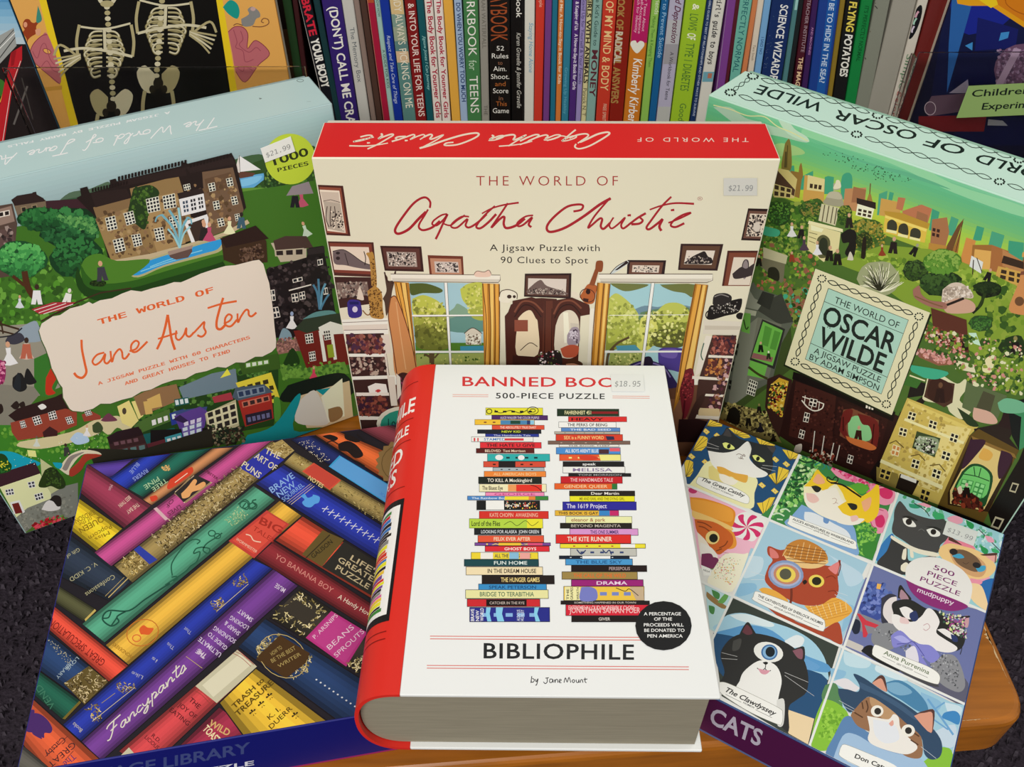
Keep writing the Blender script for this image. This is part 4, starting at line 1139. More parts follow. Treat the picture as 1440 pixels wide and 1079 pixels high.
f.draw('''
v 0 350 3
P 1d3f16 335,90 360,150 430,180 560,170 700,130 900,80 940,60 940,120 700,170 560,210 430,235 350,200 325,140
P 2c5a1c 345,60 370,120 430,160 560,150 700,110 940,40 940,70 700,140 560,180 430,190 360,160
P 4a7a28 350,85 372,50 430,35 500,65 640,60 560,130 470,160 400,150
b 17260f/2c3f18/24401c 420 160 35 14 20
f 3a3a42 c99a7a 440,150 95 -8
h 3a2c2a c99a7a 865,-30 90
v 0 180 3
f 2a2422 c99a7a 868,490 88
h b54a6a c99a7a 890,490 88
h e8dcb0 c99a7a 975,460 82
f 3a5a6a 2a2422 1025,438 76
v 0 180 3
h b5506a c99a7a 1285,345 80 -8
f 1c1c22 c99a7a 1252,350 80
h b9cbb8 c99a7a 1305,470 72 -20
p 8a7f86 1215,300 1240,260 1310,240 1330,290
p 3a2a1c 940,490 1080,430 1130,490 1135,580 1000,590 950,570
p 2a1c18 935,480 1085,425 1140,480 960,520
d 5a4436/2a1c18/6b5444 60 4 10 1010,530 1110,500 1120,560 1020,580
p b5aa94 1150,500 1300,480 1300,570 1190,580
p 463530 1160,490 1210,470 1300,470 1330,520 1170,530
w 2a2422 b5aa94 3 1 1165,530 1290,520 1290,552 1168,556
p 1d191a 1130,610 1300,560 1310,520 1370,510 1400,660 1440,900 1160,900
p 2d2728 1300,525 1375,512 1378,540 1305,550
d 3a3234/141112/2d2728/4a4040 110 6 18 1140,600 1390,540 1430,860 1170,860
v 0 350 3
w 20242a d9d3c8 2 2 1140,190 1165,185 1170,232 1145,236
w 20242a d9d3c8 2 1 1240,142 1282,132 1284,148 1243,158
w 20242a d9d3c8 2 2 1235,205 1262,200 1268,235 1240,240
w 20242a d9d3c8 2 2 1268,198 1292,192 1296,225 1272,230
w 20242a d9d3c8 2 1 1345,60 1368,55 1370,80 1348,85
w 20242a d9d3c8 2 1 1368,180 1388,176 1392,205 1372,208
w 20242a d9d3c8 2 2 1155,262 1180,258 1190,302 1162,308
l d9d3c8 5 1225,190 1320,165
s 4a7a96 9 1355,270 1345,200 1328,165
s 4a7a96 9 1357,270 1352,180 1350,140
s 5f93ac 9 1360,270 1365,200 1380,160
s 4a7a96 8 1358,270 1378,230 1395,205
P 5b8a8a 1285,310 1340,280 1410,275 1420,300 1330,330
h dfe0e4 8fa0c0 1238,350 80
P 7a94a0 1180,400 1200,350 1230,365 1235,400
p 8a6458 1170,420 1260,390 1290,440 1180,460
d a87a70/6b4c48 60 4 10 1170,400 1260,380 1280,440 1180,450
P 1f3a18 1200,500 1230,440 1250,440 1270,500 1200,520
p 6b221c 1245,360 1400,340 1480,330 1500,500 1300,520
p 2f3a2c 1250,350 1290,310 1400,290 1480,280 1480,320 1440,330 1300,370
p e6e0d2 1350,345 1400,320 1470,340 1470,350 1355,362
p e6e0d2 1350,360 1470,350 1475,370 1355,378
p e6e0d2 1352,370 1366,368 1385,488 1370,490
p e6e0d2 1400,365 1412,363 1428,480 1414,482
w 2a2826 e6e0d2 3 3 1292,375 1325,369 1330,410 1298,415
w 2a2826 e6e0d2 3 3 1370,360 1398,356 1404,395 1376,400
w 2a2826 e6e0d2 3 3 1308,450 1335,445 1340,485 1314,490
p 8a9a2c 1385,420 1410,416 1418,470 1392,474
p 5d8a35 1180,500 1290,520 1460,490 1480,540 1300,560 1200,560
d 3f6a2a/6a9a3c 60 5 14 1190,500 1450,490 1460,560 1200,570
h c9405a c99a7a 1330,562 60
P 16201a 1220,590 1320,560 1460,540 1480,640 1200,660
v 0 350 3
p c9b48f 1250,640 1480,570 1500,760 1300,770
P cbc7bd 1275,650 1330,610 1365,660 1395,745 1330,760 1250,740
P 138a92 1050,800 1160,760 1250,640 1275,640 1245,780 1400,760 1600,700 1640,900 1050,900
p 138a92 1340,610 1400,600 1380,640
p e8dcc0 1360,640 1400,600 1450,560 1460,720 1390,740
P 8a6a44 1390,690 1440,680 1450,720 1400,745
l e2d9c6 6 1365,640 1395,745
''')
f.draw('''
v 0 350 3
p 8f8b7c -700,400 160,330 220,460 260,600 160,640 -700,700
p 7d7a6d -500,560 200,600 60,760 -500,800
p 35702a 150,480 215,450 260,560 225,640 180,640 150,600
P b5331f 200,560 235,500 255,540 225,600 240,625 200,630
l 3a2a1c 8 -200,300 0,330 170,380
l 3a2a1c 7 -200,340 0,360 160,400
l 3a2a1c 7 10,320 20,375
l 3a2a1c 7 120,350 128,400
l 3a2a1c 6 180,320 330,240 430,200 560,180
l 3a2a1c 5 240,290 340,250
P 8b9aa5 90,350 150,320 170,340 185,400 120,410 80,390
P 3a3a44 40,385 90,370 110,400 70,420 30,410
s 2a2a2e 6 0,390 60,380 100,350
h c9b0a0 3a2a22 118,480 100
f b0604a 3a2a22 118,480 100
h efeeea c99a7a 48,505 110 -6
h c9cfd2 c99a7a 90,265 60
f efe9df 3a2a22 162,250 95
f e8e0d4 d9d2c8 285,250 78 14
p a3303a 140,270 230,240 325,240 260,275 175,292
l e8d5cc 3 150,275 245,245
l e8d5cc 3 170,285 285,245
l e8d5cc 3 190,290 315,248
P 1f1f1f 60,560 95,540 120,600 90,620 60,600
P 1f1f1f 105,580 120,520 150,560 160,580 130,590
P 23282c 60,600 80,540 92,560 90,615
P 8a2a5a -40,500 10,485 30,520 20,580 -40,600
d b5507a/7a1c48/d48aa5 30 5 12 -40,500 25,495 25,580 -40,590
P 2a201c -20,690 10,670 20,700 0,715
P 2a201c 50,680 75,658 88,680 70,695
P 2a201c 85,670 105,660 112,680 95,688
p 3b7a26 -300,760 60,760 200,850 480,830 560,880 300,960 -300,1100
d 4f8a2a/35701f/6aa03c 110 7 18 0,770 460,800 460,860 60,900
P c9c093 90,830 300,790 400,740 440,750 430,790 320,830 180,860 80,850
P c9c093 400,740 500,720 560,760 540,790 500,770 460,800
p 2d1d1c 40,720 80,690 240,640 270,625 320,700 320,750 260,700 70,745
p 8e3f2f 50,750 240,700 280,690 330,700 330,760 220,805 80,825 55,790
p 8e3f2f 350,715 390,700 430,720 430,735 360,745
p 3c2020 185,790 215,765 248,785 248,805 190,812
w 221c1c e8e2d6 3 3 140,728 172,718 184,752 153,762
w 221c1c e8e2d6 3 3 208,708 238,698 248,732 216,740
w 221c1c e8e2d6 3 3 280,728 305,722 318,750 292,757
w 221c1c e8e2d6 3 3 360,700 385,692 395,715 370,722
w 221c1c e8e2d6 3 3 88,745 108,740 118,768 96,774
P e8e2d6 165,680 185,670 202,684 180,695
h c9cfc4 6a5a4a 160,850 50
P a9c4dc 300,820 330,790 370,805 380,830 330,842
h efe9d8 c99a7a 372,805 52
P 3a4a2a 395,760 420,745 440,770 430,790 400,790
P 6a3a4a 430,740 460,710 480,720 500,740 450,745
f 3a3a38 3a2a22 290,890 60 -10
P 1a9ab0 -100,880 30,870 100,890 170,930 -100,960
P 24401c -60,900 10,880 40,910 20,960 -60,960
''')
# terraces along the bottom
f.draw('''
v 0 350 3
p 24401c 560,760 1000,560 1180,480 1180,600 1160,760 600,860
d 3f6a2a/24401c/56803a 150 7 18 560,640 1150,480 1160,560 580,800
p 6a7f8a 760,600 900,540 1000,520 1010,600 780,650
p e0cf80 500,680 550,655 590,740 560,770 520,750
p e0cf80 560,660 600,650 610,720 590,735
e 4a4030 530 700 9 14
p 8a6a48 570,640 630,610 750,585 770,650 600,720
p c9a860 625,650 680,625 690,680 640,690
p c9a860 610,660 640,655 650,710 620,715
p 3a5a22 1010,490 1180,455 1190,520 1030,545
w cfe0c8 5d8a35 4 1 1040,495 1140,480 1142,500 1042,518
p d8c93f 1000,580 1150,535 1185,640 1160,665 1020,620
w 3a3420 d8c93f 4 1 1010,595 1140,558 1146,585 1015,620
w 3a3420 d8c93f 1 1 1135,590 1160,585 1168,610 1142,616
w 3a3420 d8c93f 1 1 1145,632 1166,626 1172,648 1150,654
p e8d84a 935,560 965,520 980,545
P 4f8a35 1160,640 1185,645 1190,720 1165,740
p a03a44 900,640 980,620 990,650 910,665
p 4a6a30 570,760 620,730 720,690 730,740 580,800
w dfe8d8 4a6a30 3 1 640,735 715,712 720,740 645,768
p 2a3a8a 720,710 780,690 790,740 730,760
w cfdcf0 2a3a8a 2 1 725,710 775,698 780,725 730,740
p 1f5a58 600,800 740,770 780,820 620,860
w cfe4e0 1f5a58 3 1 740,650 800,640 805,668 745,680
p 3a4a7a 740,700 880,680 870,720 760,740
p 5a3f8a 740,720 850,680 880,700 870,760 830,850 790,840
w cfc8e8 5a3f8a 3 3 775,745 860,720 850,800 790,815
p 33264a 735,735 765,715 800,740 780,750
p b5ae88 870,710 1000,650 1015,760 890,820
w 2e2a28 d5cfa8 4 3 875,705 1000,662 1012,750 890,790
p 4a5a68 985,640 1000,600 1120,585 1160,620 1010,655
w 2f3c58 7a8a9a 4 1 1005,615 1120,592 1125,620 1012,645
p a03028 1010,655 1150,620 1160,730 1040,765
w 3c2a2a c9705a 4 1 1025,660 1140,632 1145,655 1030,685
p 2a2432 1040,715 1150,690 1155,730 1045,760
w 6a6a90 2a2432 5 1 1045,722 1145,700 1148,728 1050,752
p 1d1a1a 640,780 880,770 900,800 880,850 640,850
p 5c2a30 620,840 720,812 720,880 640,890
p 3f8f9a 700,810 770,790 785,850 710,865
w d5e4e4 3f8f9a 3 2 705,815 770,798 780,845 715,860
w c9d5e8 6a5aa0 3 4 770,770 860,740 855,840 785,850
p 3a2626 460,820 500,790 600,775 640,880 480,900
p 2a1c1e 455,810 500,785 590,765 610,800 470,840
w 5d7a78 4a3030 4 1 475,865 620,835 625,870 485,898
w 6a4a50 3a2626 4 1 480,830 590,808 595,830 485,850
p 20281e 880,790 1040,760 1000,840 900,840
d 8a7a60/20281e/4a5a3a/3a2a22 90 4 12 880,760 1040,770 1040,830 890,850
v 0 600 4.497
p 2c2a22 560,160 900,170 1349,30 1349,150 600,260
P a23a2a 430,310 500,250 540,200 600,185 650,205 560,240 520,300 460,340
P d6cdb0 380,290 420,230 470,190 540,170 620,180 650,200 600,195 520,205 450,290 440,330
P 8a8078 400,290 440,220 490,195 540,185 470,230 430,300
P 1a9ab0 340,250 400,255 390,290 360,280
p 7d7f74 100,600 300,430 500,380 500,650 440,640 160,720
d 8d8d80/6d6d62 80 5 16 120,580 470,420 470,600 170,700
p d9dba6 0,400 260,320 330,450 330,480 180,540 110,600
p 3a2228 -60,340 230,250 265,320 0,410 -60,420
p b9bd8a 262,225 340,280 415,400 330,450 270,330
P 2a3a18 290,300 340,280 400,340 420,400 380,420 330,400 290,410 250,395
d 3f5a24/24301a 50 5 12 290,300 370,300 410,400 300,400
w 3a3a44 e8e6d8 3 2 38,425 90,415 98,455 48,462
w 3a3a44 e8e6d8 2 2 180,378 225,368 232,408 192,415
w 2a2a30 e8e6d8 3 2 222,455 275,440 285,480 235,495
p e8e6d8 70,505 130,490 165,565 150,575 125,505 85,515 105,575 95,580
p 6d2420 82,515 124,505 150,570 105,578
P d9d5cf 270,550 300,500 350,490 390,540 330,560
P 2a2420 320,490 350,460 390,470 395,520 370,530 345,500
P 4a6a2a 160,700 200,670 240,640 430,600 430,640 250,680 180,705
d b5202a/d84a5a/3f8f3a/8a1a20 60 8 20 210,640 410,580 420,630 230,680
v 0 350 3
p e0dc8a 120,865 155,868 160,895 125,892
b 1c4a1c/2f6a2a/d8cf3a 15 935 40 30 24
d e8e08a/f0ead0 18 2 4 60,880 420,780 420,860 60,960
''')
# torn paper title label
TL = '185,330 172,360 182,400 200,440 215,480 222,520 240,545 256,580 268,600 275,640 285,660 300,690 312,700 350,705 400,692 430,670 470,665 520,650 560,640 600,615 640,608 690,585 740,570 790,560 830,540 880,530 920,510 960,515 1000,490 1040,492 1080,470 1110,468 1150,445 1168,430 1172,400 1165,340 1160,280 1150,220 1140,160 1128,110 1118,80 1100,58 1070,65 1000,85 960,88 900,105 850,120 800,140 770,155 740,152 700,170 650,180 600,195 560,190 520,205 480,225 430,232 400,245 380,240 350,255 300,265 260,295 230,300'
f.view(0, 350, 3)
Pt = [tuple(float(q)+random.uniform(-3, 3) for q in z.split(',')) for z in TL.split()]
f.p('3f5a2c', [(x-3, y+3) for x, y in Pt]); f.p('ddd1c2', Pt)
OR = 'd9622f'
f.text('THE WORLD OF', 422, 335, 910, 196, 30, OR, 'm', .018, 0, 1.0)
f.text('A JIGSAW PUZZLE WITH 60 CHARACTERS', 420, 590, 1062, 392, 17, 'd9714a', 'm', .022)
f.text('AND GREAT HOUSES TO FIND', 533, 590, 978, 450, 18, 'd9714a', 'm', .022)
JA = [(11, '350,398 352,440 364,500 370,535 354,558 332,554 318,538'), (9, '446,452 415,462 396,488 408,504 432,488 450,458 446,488 458,498 475,480'),
 (9, '472,445 478,492 488,462 508,438 520,448 524,474 536,476 552,455'), (9, '552,446 580,436 592,412 578,402 560,420 562,446 585,446 628,405'),
 (11, '668,438 690,390 704,340 714,292'), (11, '714,292 722,345 730,395 744,440'), (8, '672,394 705,384 755,368'),
 (9, '750,358 748,388 762,398 782,376 792,348 792,376 806,384 824,366'), (9, '824,368 850,340 868,322 866,345 874,366 858,384 838,378'),
 (11, '948,220 932,270 920,320 922,348 938,352 956,335'), (9, '882,264 940,246 1005,234'),
 (9, '950,330 976,316 984,298 970,290 956,308 958,334 980,340 1006,312'), (9, '1008,286 1010,324 1022,300 1042,272 1054,274 1056,292 1068,298 1088,282')]
for w_, s_ in JA: f.line(OR, w_, [tuple(float(q) for q in z.split(',')) for z in s_.split()], 1, 5, taper=(.9, 1))
# yellow green roundel
f.view(0, 180, 3)
f.ell('b3c53a', 1232, 145, 107, 107, 0, 40); f.text('1000', 1165, 172, 1312, 128, 34, '2c3318', 'b', .02); f.text('PIECES', 1180, 200, 1310, 170, 21, '2c3318', 'm', .02)
f.build()
f = tface(boxJ, FR_J, WJ, HJ, DJ, 'top_print', [(-245, 315), (470, 150), (433, 108), (-238, 251)], gain=1.1)
f.base('b5cfce')
f.view(0, 0, 3)
f.text('A JIGSAW PUZZLE BY BARRY FALLS', 735, 470, 55, 612, 13, 'e9f3f2', 'm', .02)
handwriting(f, 'The World of Jane Austen', 945, 500, -160, 690, -6, 46, 'f0f7f6', 4.6)
f.draw('''
v 200 0 6
o 6f8382 5 1330 688 28 12 5
P 6f8382 1005,835 1030,842 1010,850
l 8fa5a4 3 1405,880 1440,880
''')
f.build()

# ---- the box with the green city
boxO = puzzle_box('puzzle_box', 'upright mint green jigsaw box with a painted old city and tall houses, at the right', FR_O, WO, HO, DO, 'bfe3cf', '9cc4ae')
f = vface(boxO, FR_O, WO, HO, 'front_print', [(930, 545), (1384, 791), (1662, 363), (997, 133)], gain=GO)
f.base('4a6a2c')
f.grad(['7fc99c', '5fb584', '6fb876', '9cc64e', 'b5c83f', 'a3b23c'], 20, [(997, 133), (1665, 363), (1620, 470), (985, 235)])
f.draw('''
v 1010 160 3.349
P a9c9b0 -20,-30 60,-30 130,20 200,40 260,60 330,80 420,130 400,135 300,110 200,90 100,60
P bcd8c0 280,20 320,10 360,70 420,110 425,135 330,95
s d8d9a0 5 -20,-40 60,-20 140,10 220,15 280,60 350,90 425,130
P 9cc27f 230,160 300,140 380,160 410,190 330,200 250,200
P 8fcf9f 420,60 700,140 900,210 1100,330 1440,440 1440,490 1100,370 800,230 420,110
P 5fae86 450,130 700,230 900,280 1100,360 900,300 650,220
d 2a4a2c 45 3 6 470,180 620,190 960,330 760,320
p 3f9a78 505,300 520,295 548,300 545,380 500,380
P 3f9a78 580,330 590,290 620,280 635,310 625,400 585,400
p 3f9a78 330,250 360,245 365,300 325,300
p 3f9a78 390,300 450,270 450,360 385,360
p 4a9f7c 760,380 800,365 790,480 750,480
p 3f9a78 810,370 830,375 820,420 800,420
p 4a9f7c 945,430 985,440 975,520 935,520
p 3f9a78 1010,450 1045,465 1025,560 995,550
p 4a9f7c 1100,485 1135,500 1110,580 1075,570
p 3f9a78 1220,530 1255,540 1240,600 1200,600
p 4a9f7c 1290,555 1350,575 1330,650 1270,640
p 3f9a78 1370,600 1440,610 1440,720 1360,700
p b8865a 600,355 700,350 690,470 590,450
p 9a6a48 640,345 700,360 690,420 630,420
p c59a50 410,290 505,310 500,420 400,420
p d8c98f 425,290 505,310 500,370 420,360
w 3a2c20 d8c98f 3 1 432,325 495,335 490,365 430,355
p 8a6a34 345,270 400,280 385,400 330,380
P 8a6a34 385,250 395,235 402,300 380,310
p c59a50 770,400 860,420 860,500 760,480
p b57350 850,395 885,400 870,460 840,450
p b57350 870,460 960,430 1010,450 985,530 870,510
p 9a6a48 940,460 990,480 985,540 930,520
p a3704a 1010,500 1080,490 1090,560 1070,640 1000,620
w 3a2420 a3704a 2 2 1010,535 1050,545 1045,590 1005,580
p c98a48 1170,585 1215,600 1190,720 1140,700
p 9a6a34 1200,620 1290,620 1290,720 1190,720
p d8a85a 1210,640 1290,650 1320,740 1200,730
p a36a3c 1290,620 1370,650 1350,760 1280,740
p b58050 1340,640 1440,700 1440,760 1340,720
p 3a2a20 1345,670 1440,700 1440,735 1335,705
p c9a050 1320,720 1440,750 1440,830 1300,790
w 3a2c20 c9a050 3 2 1330,730 1440,755 1440,810 1320,780
p 6b4a2c 1160,495 1105,650 1070,640 1130,530
p 9a6a34 1155,500 1130,660 1105,650 1140,560
s 3a2a18 3 1155,510 1120,655
s 6b4a2c 5 720,330 712,440
p 9a7a3c 712,380 722,380 735,440 695,435
p b5863c 995,610 1080,625 1070,660 990,650
p 8a5a34 1440,700 2300,950 2300,1150 1440,880
d 8a5a34/c99a50/5a3a24/d8b568/7a4a38 120 12 34 1440,650 2200,880 2200,1080 1440,860
P 7a6a34 318,140 338,120 348,180 345,265 300,262
s 3a3018 3 330,150 325,255
l 4a4024 8 322,180 318,255
p c9b878 270,255 335,268 375,310 360,400 265,395
p 4a3328 270,255 365,360 360,390 262,330
w 3a2c20 c9b878 3 2 265,330 350,355 345,400 262,390
P 3a5a24 240,430 300,400 380,430 470,400 500,450 440,560 250,560
''')
f.draw('''
v 1010 160 3.349
d 4f7a2a/35601f/6f8f34/2c4f1c/8a9a44 260 7 20 235,430 480,410 450,700 180,680
b 24401c/3a6a2a/5a8a34 290 470 55 55 50
b 2a4a20/6a7a30/8a7a3c/4a6a2a 440 450 60 40 50
P 3fa07f 215,530 290,550 280,580 215,570
p a8a48c 545,330 580,325 575,360 545,365
P d9d3b8 555,330 560,315 575,318 580,350 545,355
P 9c9880 510,400 530,370 575,372 590,405 585,440 500,425
P b5b098 510,395 530,370 570,372 582,405
p c9c4a0 490,425 575,445 555,530 475,505
l 5a523c 5 505,430 492,510
l 5a523c 5 525,435 512,512
l 5a523c 5 545,440 532,518
l 5a523c 5 562,445 550,522
p e3ddb0 430,505 590,545 590,560 425,520
p d9d09a 430,520 580,560 570,640 500,700 420,640
p efe8be 440,525 500,545 490,560 440,550
P 5a5a3a 465,640 470,590 500,572 530,600 520,670 480,680
P 2c3222 476,650 482,600 500,585 518,605 512,670
s 6a6440 3 430,560 470,570
s 6a6440 3 430,580 465,592
s 6a6440 3 430,600 460,612
p efe8c8 660,420 740,440 725,500 650,480
p 2a201c 655,398 745,420 745,452 655,425
w 3a2c20 efe8c8 3 2 660,445 730,460 725,495 655,480
b 3a5a22/5a7a2c/8a8a3c 700 560 80 65 90
b 2a4a1c/4a6a24/7a8a34 600 480 35 50 40
d 8a7a2c/b59a3c/3a5a22 90 4 10 630,500 790,520 790,640 650,640
p 8a5a34 870,500 980,540 965,590 870,560
p d8b84a 790,470 990,535 975,610 780,560
p b58f34 785,460 870,470 1000,520 990,545 790,478
p e8cf6a 790,480 985,545 982,558 788,492
P 3a3a2c 798,550 800,515 820,500 842,515 845,545 830,560
P 3a3a2c 850,560 855,530 875,518 895,530 895,575
P 3a3a2c 905,585 910,550 930,540 955,555 950,590
p efe0a0 795,545 845,555 843,568 793,558
p efe0a0 850,565 897,575 895,588 848,578
p efe0a0 905,580 955,592 953,603 903,592
p 7f9a34 540,700 780,620 1000,640 1300,760 1440,830 2200,1100 2100,1500 1300,1200 700,760
d 8aa83c/6f8f2c/a3b84a/5a7a28 260 8 26 640,650 1300,760 1440,860 800,760
d 6f8f2c/4a6a24/8aa03c/35551f 260 10 34 1300,780 2150,1080 2000,1500 1200,1250
b 24351c/35501f/44602a 930 740 60 50 60
b 1c2f18/2c4520/3c5a28 1050 800 100 60 90
b 4a7a28/5f8f34/86a84a 1060 700 90 60 90
p d8dcd8 1195,670 1250,700 1240,755 1185,720
l 3a2a20 5 1205,690 1200,760
l 3a2a20 4 1220,680 1245,750
f 1c1a1a c9a080 1265,790 70 20
b 151c10/24301a/1c2414 1275 830 60 38 40
s 1c2414 14 1250,860 1240,900 1200,940
P cfbfae 1060,830 1100,800 1150,800 1195,840 1200,870 1130,870 1060,900
d e0d4c8/9a8a7c/b5a594 90 4 13 1070,820 1180,815 1200,860 1060,890
P c9a08a 1065,890 1130,870 1190,880 1215,910 1190,938 1080,938
s 2a201c 12 1070,905 1110,890 1160,870
P 9a6a5c 920,830 950,810 960,850 1000,880 1070,890 1075,920 1000,910 930,870
s 7a5a3c 6 930,860 1000,890 1060,910
P c98a54 1390,860 1420,790 1440,760 1600,800 1560,940 1380,938
e 6b4a30 1420 885 22 22
d 3a5a22/86a83c/b05a4a/5a7a28/8a5a44 150 6 20 200,600 480,680 440,930 180,930
p 6d6a54 225,640 320,680 310,790 300,800 200,720
p b5b090 215,630 330,670 322,710 215,680
P 24241a 235,770 240,730 270,725 290,750 285,790
h d9d9d9 c9a080 350,580 75
f 1c1a1a c9a080 392,590 70 5
h 4a3a4a c9a080 408,645 75
h dcdce0 c9a080 470,665 72
f 1c1812 c9a080 525,695 80 5
f 1c1812 c9a080 565,715 85
f 24201a c9a080 620,540 78
P 1c1a16 580,570 620,545 655,570 640,680 600,660 620,610 590,610
P c9c4b0 610,690 625,650 640,690
b 2a3a18/3f4f1f/6a6a2c 690 600 40 40 30
P 241c14 675,680 685,590 700,590 695,680
h 8a3a24 c9a080 775,670 60
f 241c1a c9a080 825,660 88 6
f 1c1a16 9a9a80 915,670 70 28
f 8a3a24 c9a080 350,700 55
f 1a1815 c9a080 195,720 60
''')
# bare white tree
f.view(1010, 160, 3.349)
f.ell('9aa078', 760, 780, 100, 85, 0, 18, jag=.1)
for i in range(42):
    a = math.radians(random.uniform(170, 370)); r = random.uniform(55, 108)
    f.line('e8e4c8', 3, [(770, 840), (770+r*.45*math.cos(a+.2), 820+r*.45*math.sin(a+.2)), (770+r*math.cos(a), 800+r*math.sin(a))], taper=(1.8, .6))
for i in range(22):
    a = math.radians(random.uniform(180, 360)); r = random.uniform(40, 100)
    f.line('2a2a1c', 3, [(765, 835), (770+r*.5*math.cos(a-.2), 815+r*.5*math.sin(a-.2)), (765+r*math.cos(a), 800+r*math.sin(a))], taper=(1.6, .5))
f.draw('''
v 1000 400 3
p 3a4a24 -200,100 330,60 350,350 60,580 -200,500
d 4a6a2a/2c3f18/7a8a3c/8a5a44/3fa07f 110 8 20 310,20 420,20 380,180 300,160
p 5a5f54 150,30 180,-10 200,20 290,50 350,160 300,250 260,410 60,520 60,440 120,150
p 3a3c36 180,100 300,40 350,160 290,170
p 8a8d80 130,95 150,0 185,60 220,80 200,110
p 2c2e2a 195,80 220,30 270,45 250,110
p a8ab98 125,100 195,115 190,135 125,125
p 7a7d70 70,520 125,200 200,140 180,450 110,500
p 6aa84a 130,120 170,125 165,210 130,200
s 2c3f1c 5 140,150 150,190 160,180
p 6d6f62 300,170 200,140 150,420 245,400
p 2c2e2a 218,148 315,190 270,360 165,320
p 6ab04a 222,158 305,196 262,345 172,312
p 4f8f38 230,175 260,188 242,265 215,255
p 4f8f38 270,195 296,205 275,280 250,272
p 8a5a5a 180,290 265,310 258,330 172,312
f 141a10 c9a080 212,288 50
f 24301a e8e0d0 245,318 40
p 6ab04a 168,322 240,345 225,400 155,385
s 3a3a1c 10 160,350 200,380 240,400
w 1d1f1c d9d9c8 4 4 165,400 200,415 185,475 150,462
w 101210 5a5f54 1 2 108,245 122,250 112,305 98,300
w 101210 5a5f54 1 2 90,320 104,325 92,375 78,370
w 101210 5a5f54 1 2 78,400 92,405 85,450 72,445
p 8a804c 40,560 70,500 200,530 260,600 300,670 200,650 40,580
d a89c5c/5a5230/c9bd74/2a2618 150 4 12 60,500 240,540 280,650 60,590
P 141410 65,575 80,530 105,520 125,550 115,595
f 141410 8a804c 160,600 55
h 1c1c24 8a804c 210,625 62
h 1c1814 8a804c 265,665 50
f 1c1814 8a804c 205,545 45
p 35201c 240,400 290,380 345,405 330,560 290,650 260,600 230,520
p c9a030 260,420 290,395 330,410 300,560 250,520
d d8b53a/8a2a20/3a5a22/e8cf6a/1c1814 90 4 12 255,420 325,410 300,560 240,520
p 2a1614 350,395 560,450 800,560 700,830 380,700 290,640
p 3f1f1a 360,410 530,470 510,700 330,640
p 331a17 540,490 750,570 690,790 510,710
p 150e0e 350,370 560,430 780,540 770,580 550,480 345,400
d 4a2620/2a1412/542c24 160 4 10 360,430 740,580 680,760 330,620
w 1a1414 e8e0d0 2 2 398,540 420,546 412,585 390,580
w 1a1414 e8e0d0 2 2 378,612 400,620 392,655 370,648
w 1a1414 e8e0d0 2 2 582,718 604,726 596,760 574,752
s e8e0d0 5 385,490 410,520 440,535 470,525 478,505
l e8e0d0 4 388,475 478,505
l e8e0d0 3 400,470 396,505
l e8e0d0 3 430,485 426,525
l e8e0d0 3 460,495 456,530
w 1a1414 e8e0d0 2 2 420,480 452,488 446,520 414,512
w e8e0d0 150e0e 3 1 655,505 690,515 688,535 652,525
p 7a4a34 560,530 600,525 710,575 708,600 665,700 545,640
P 8ac98a 580,570 620,555 660,590 680,610 670,660 590,650
P 6b2420 545,620 560,540 600,530 590,575 570,600 580,640 570,650
P 6b2420 620,545 705,580 700,690 660,695 680,650 670,600 640,590
s 3a1412 5 560,560 560,620
s 3a1412 5 690,590 680,680
f 3a2018 c9a080 622,660 70 5
P c9703a 570,640 600,650 660,665 700,690 670,700 590,670
d d9c9b0/3a2018/8a3a2a 50 5 12 420,690 520,720 510,770 410,740
l d9d5c8 4 440,620 430,710
l d9d5c8 4 480,640 468,720
l d9d5c8 4 520,670 505,740
l d9d5c8 4 545,680 530,745
P d5cfc0 360,680 385,675 380,710 352,705
P 1a1412 670,800 720,740 780,830 700,840
p 1c1614 800,540 900,470 830,480 850,400 940,430 900,500 760,720 710,760 680,830
''')
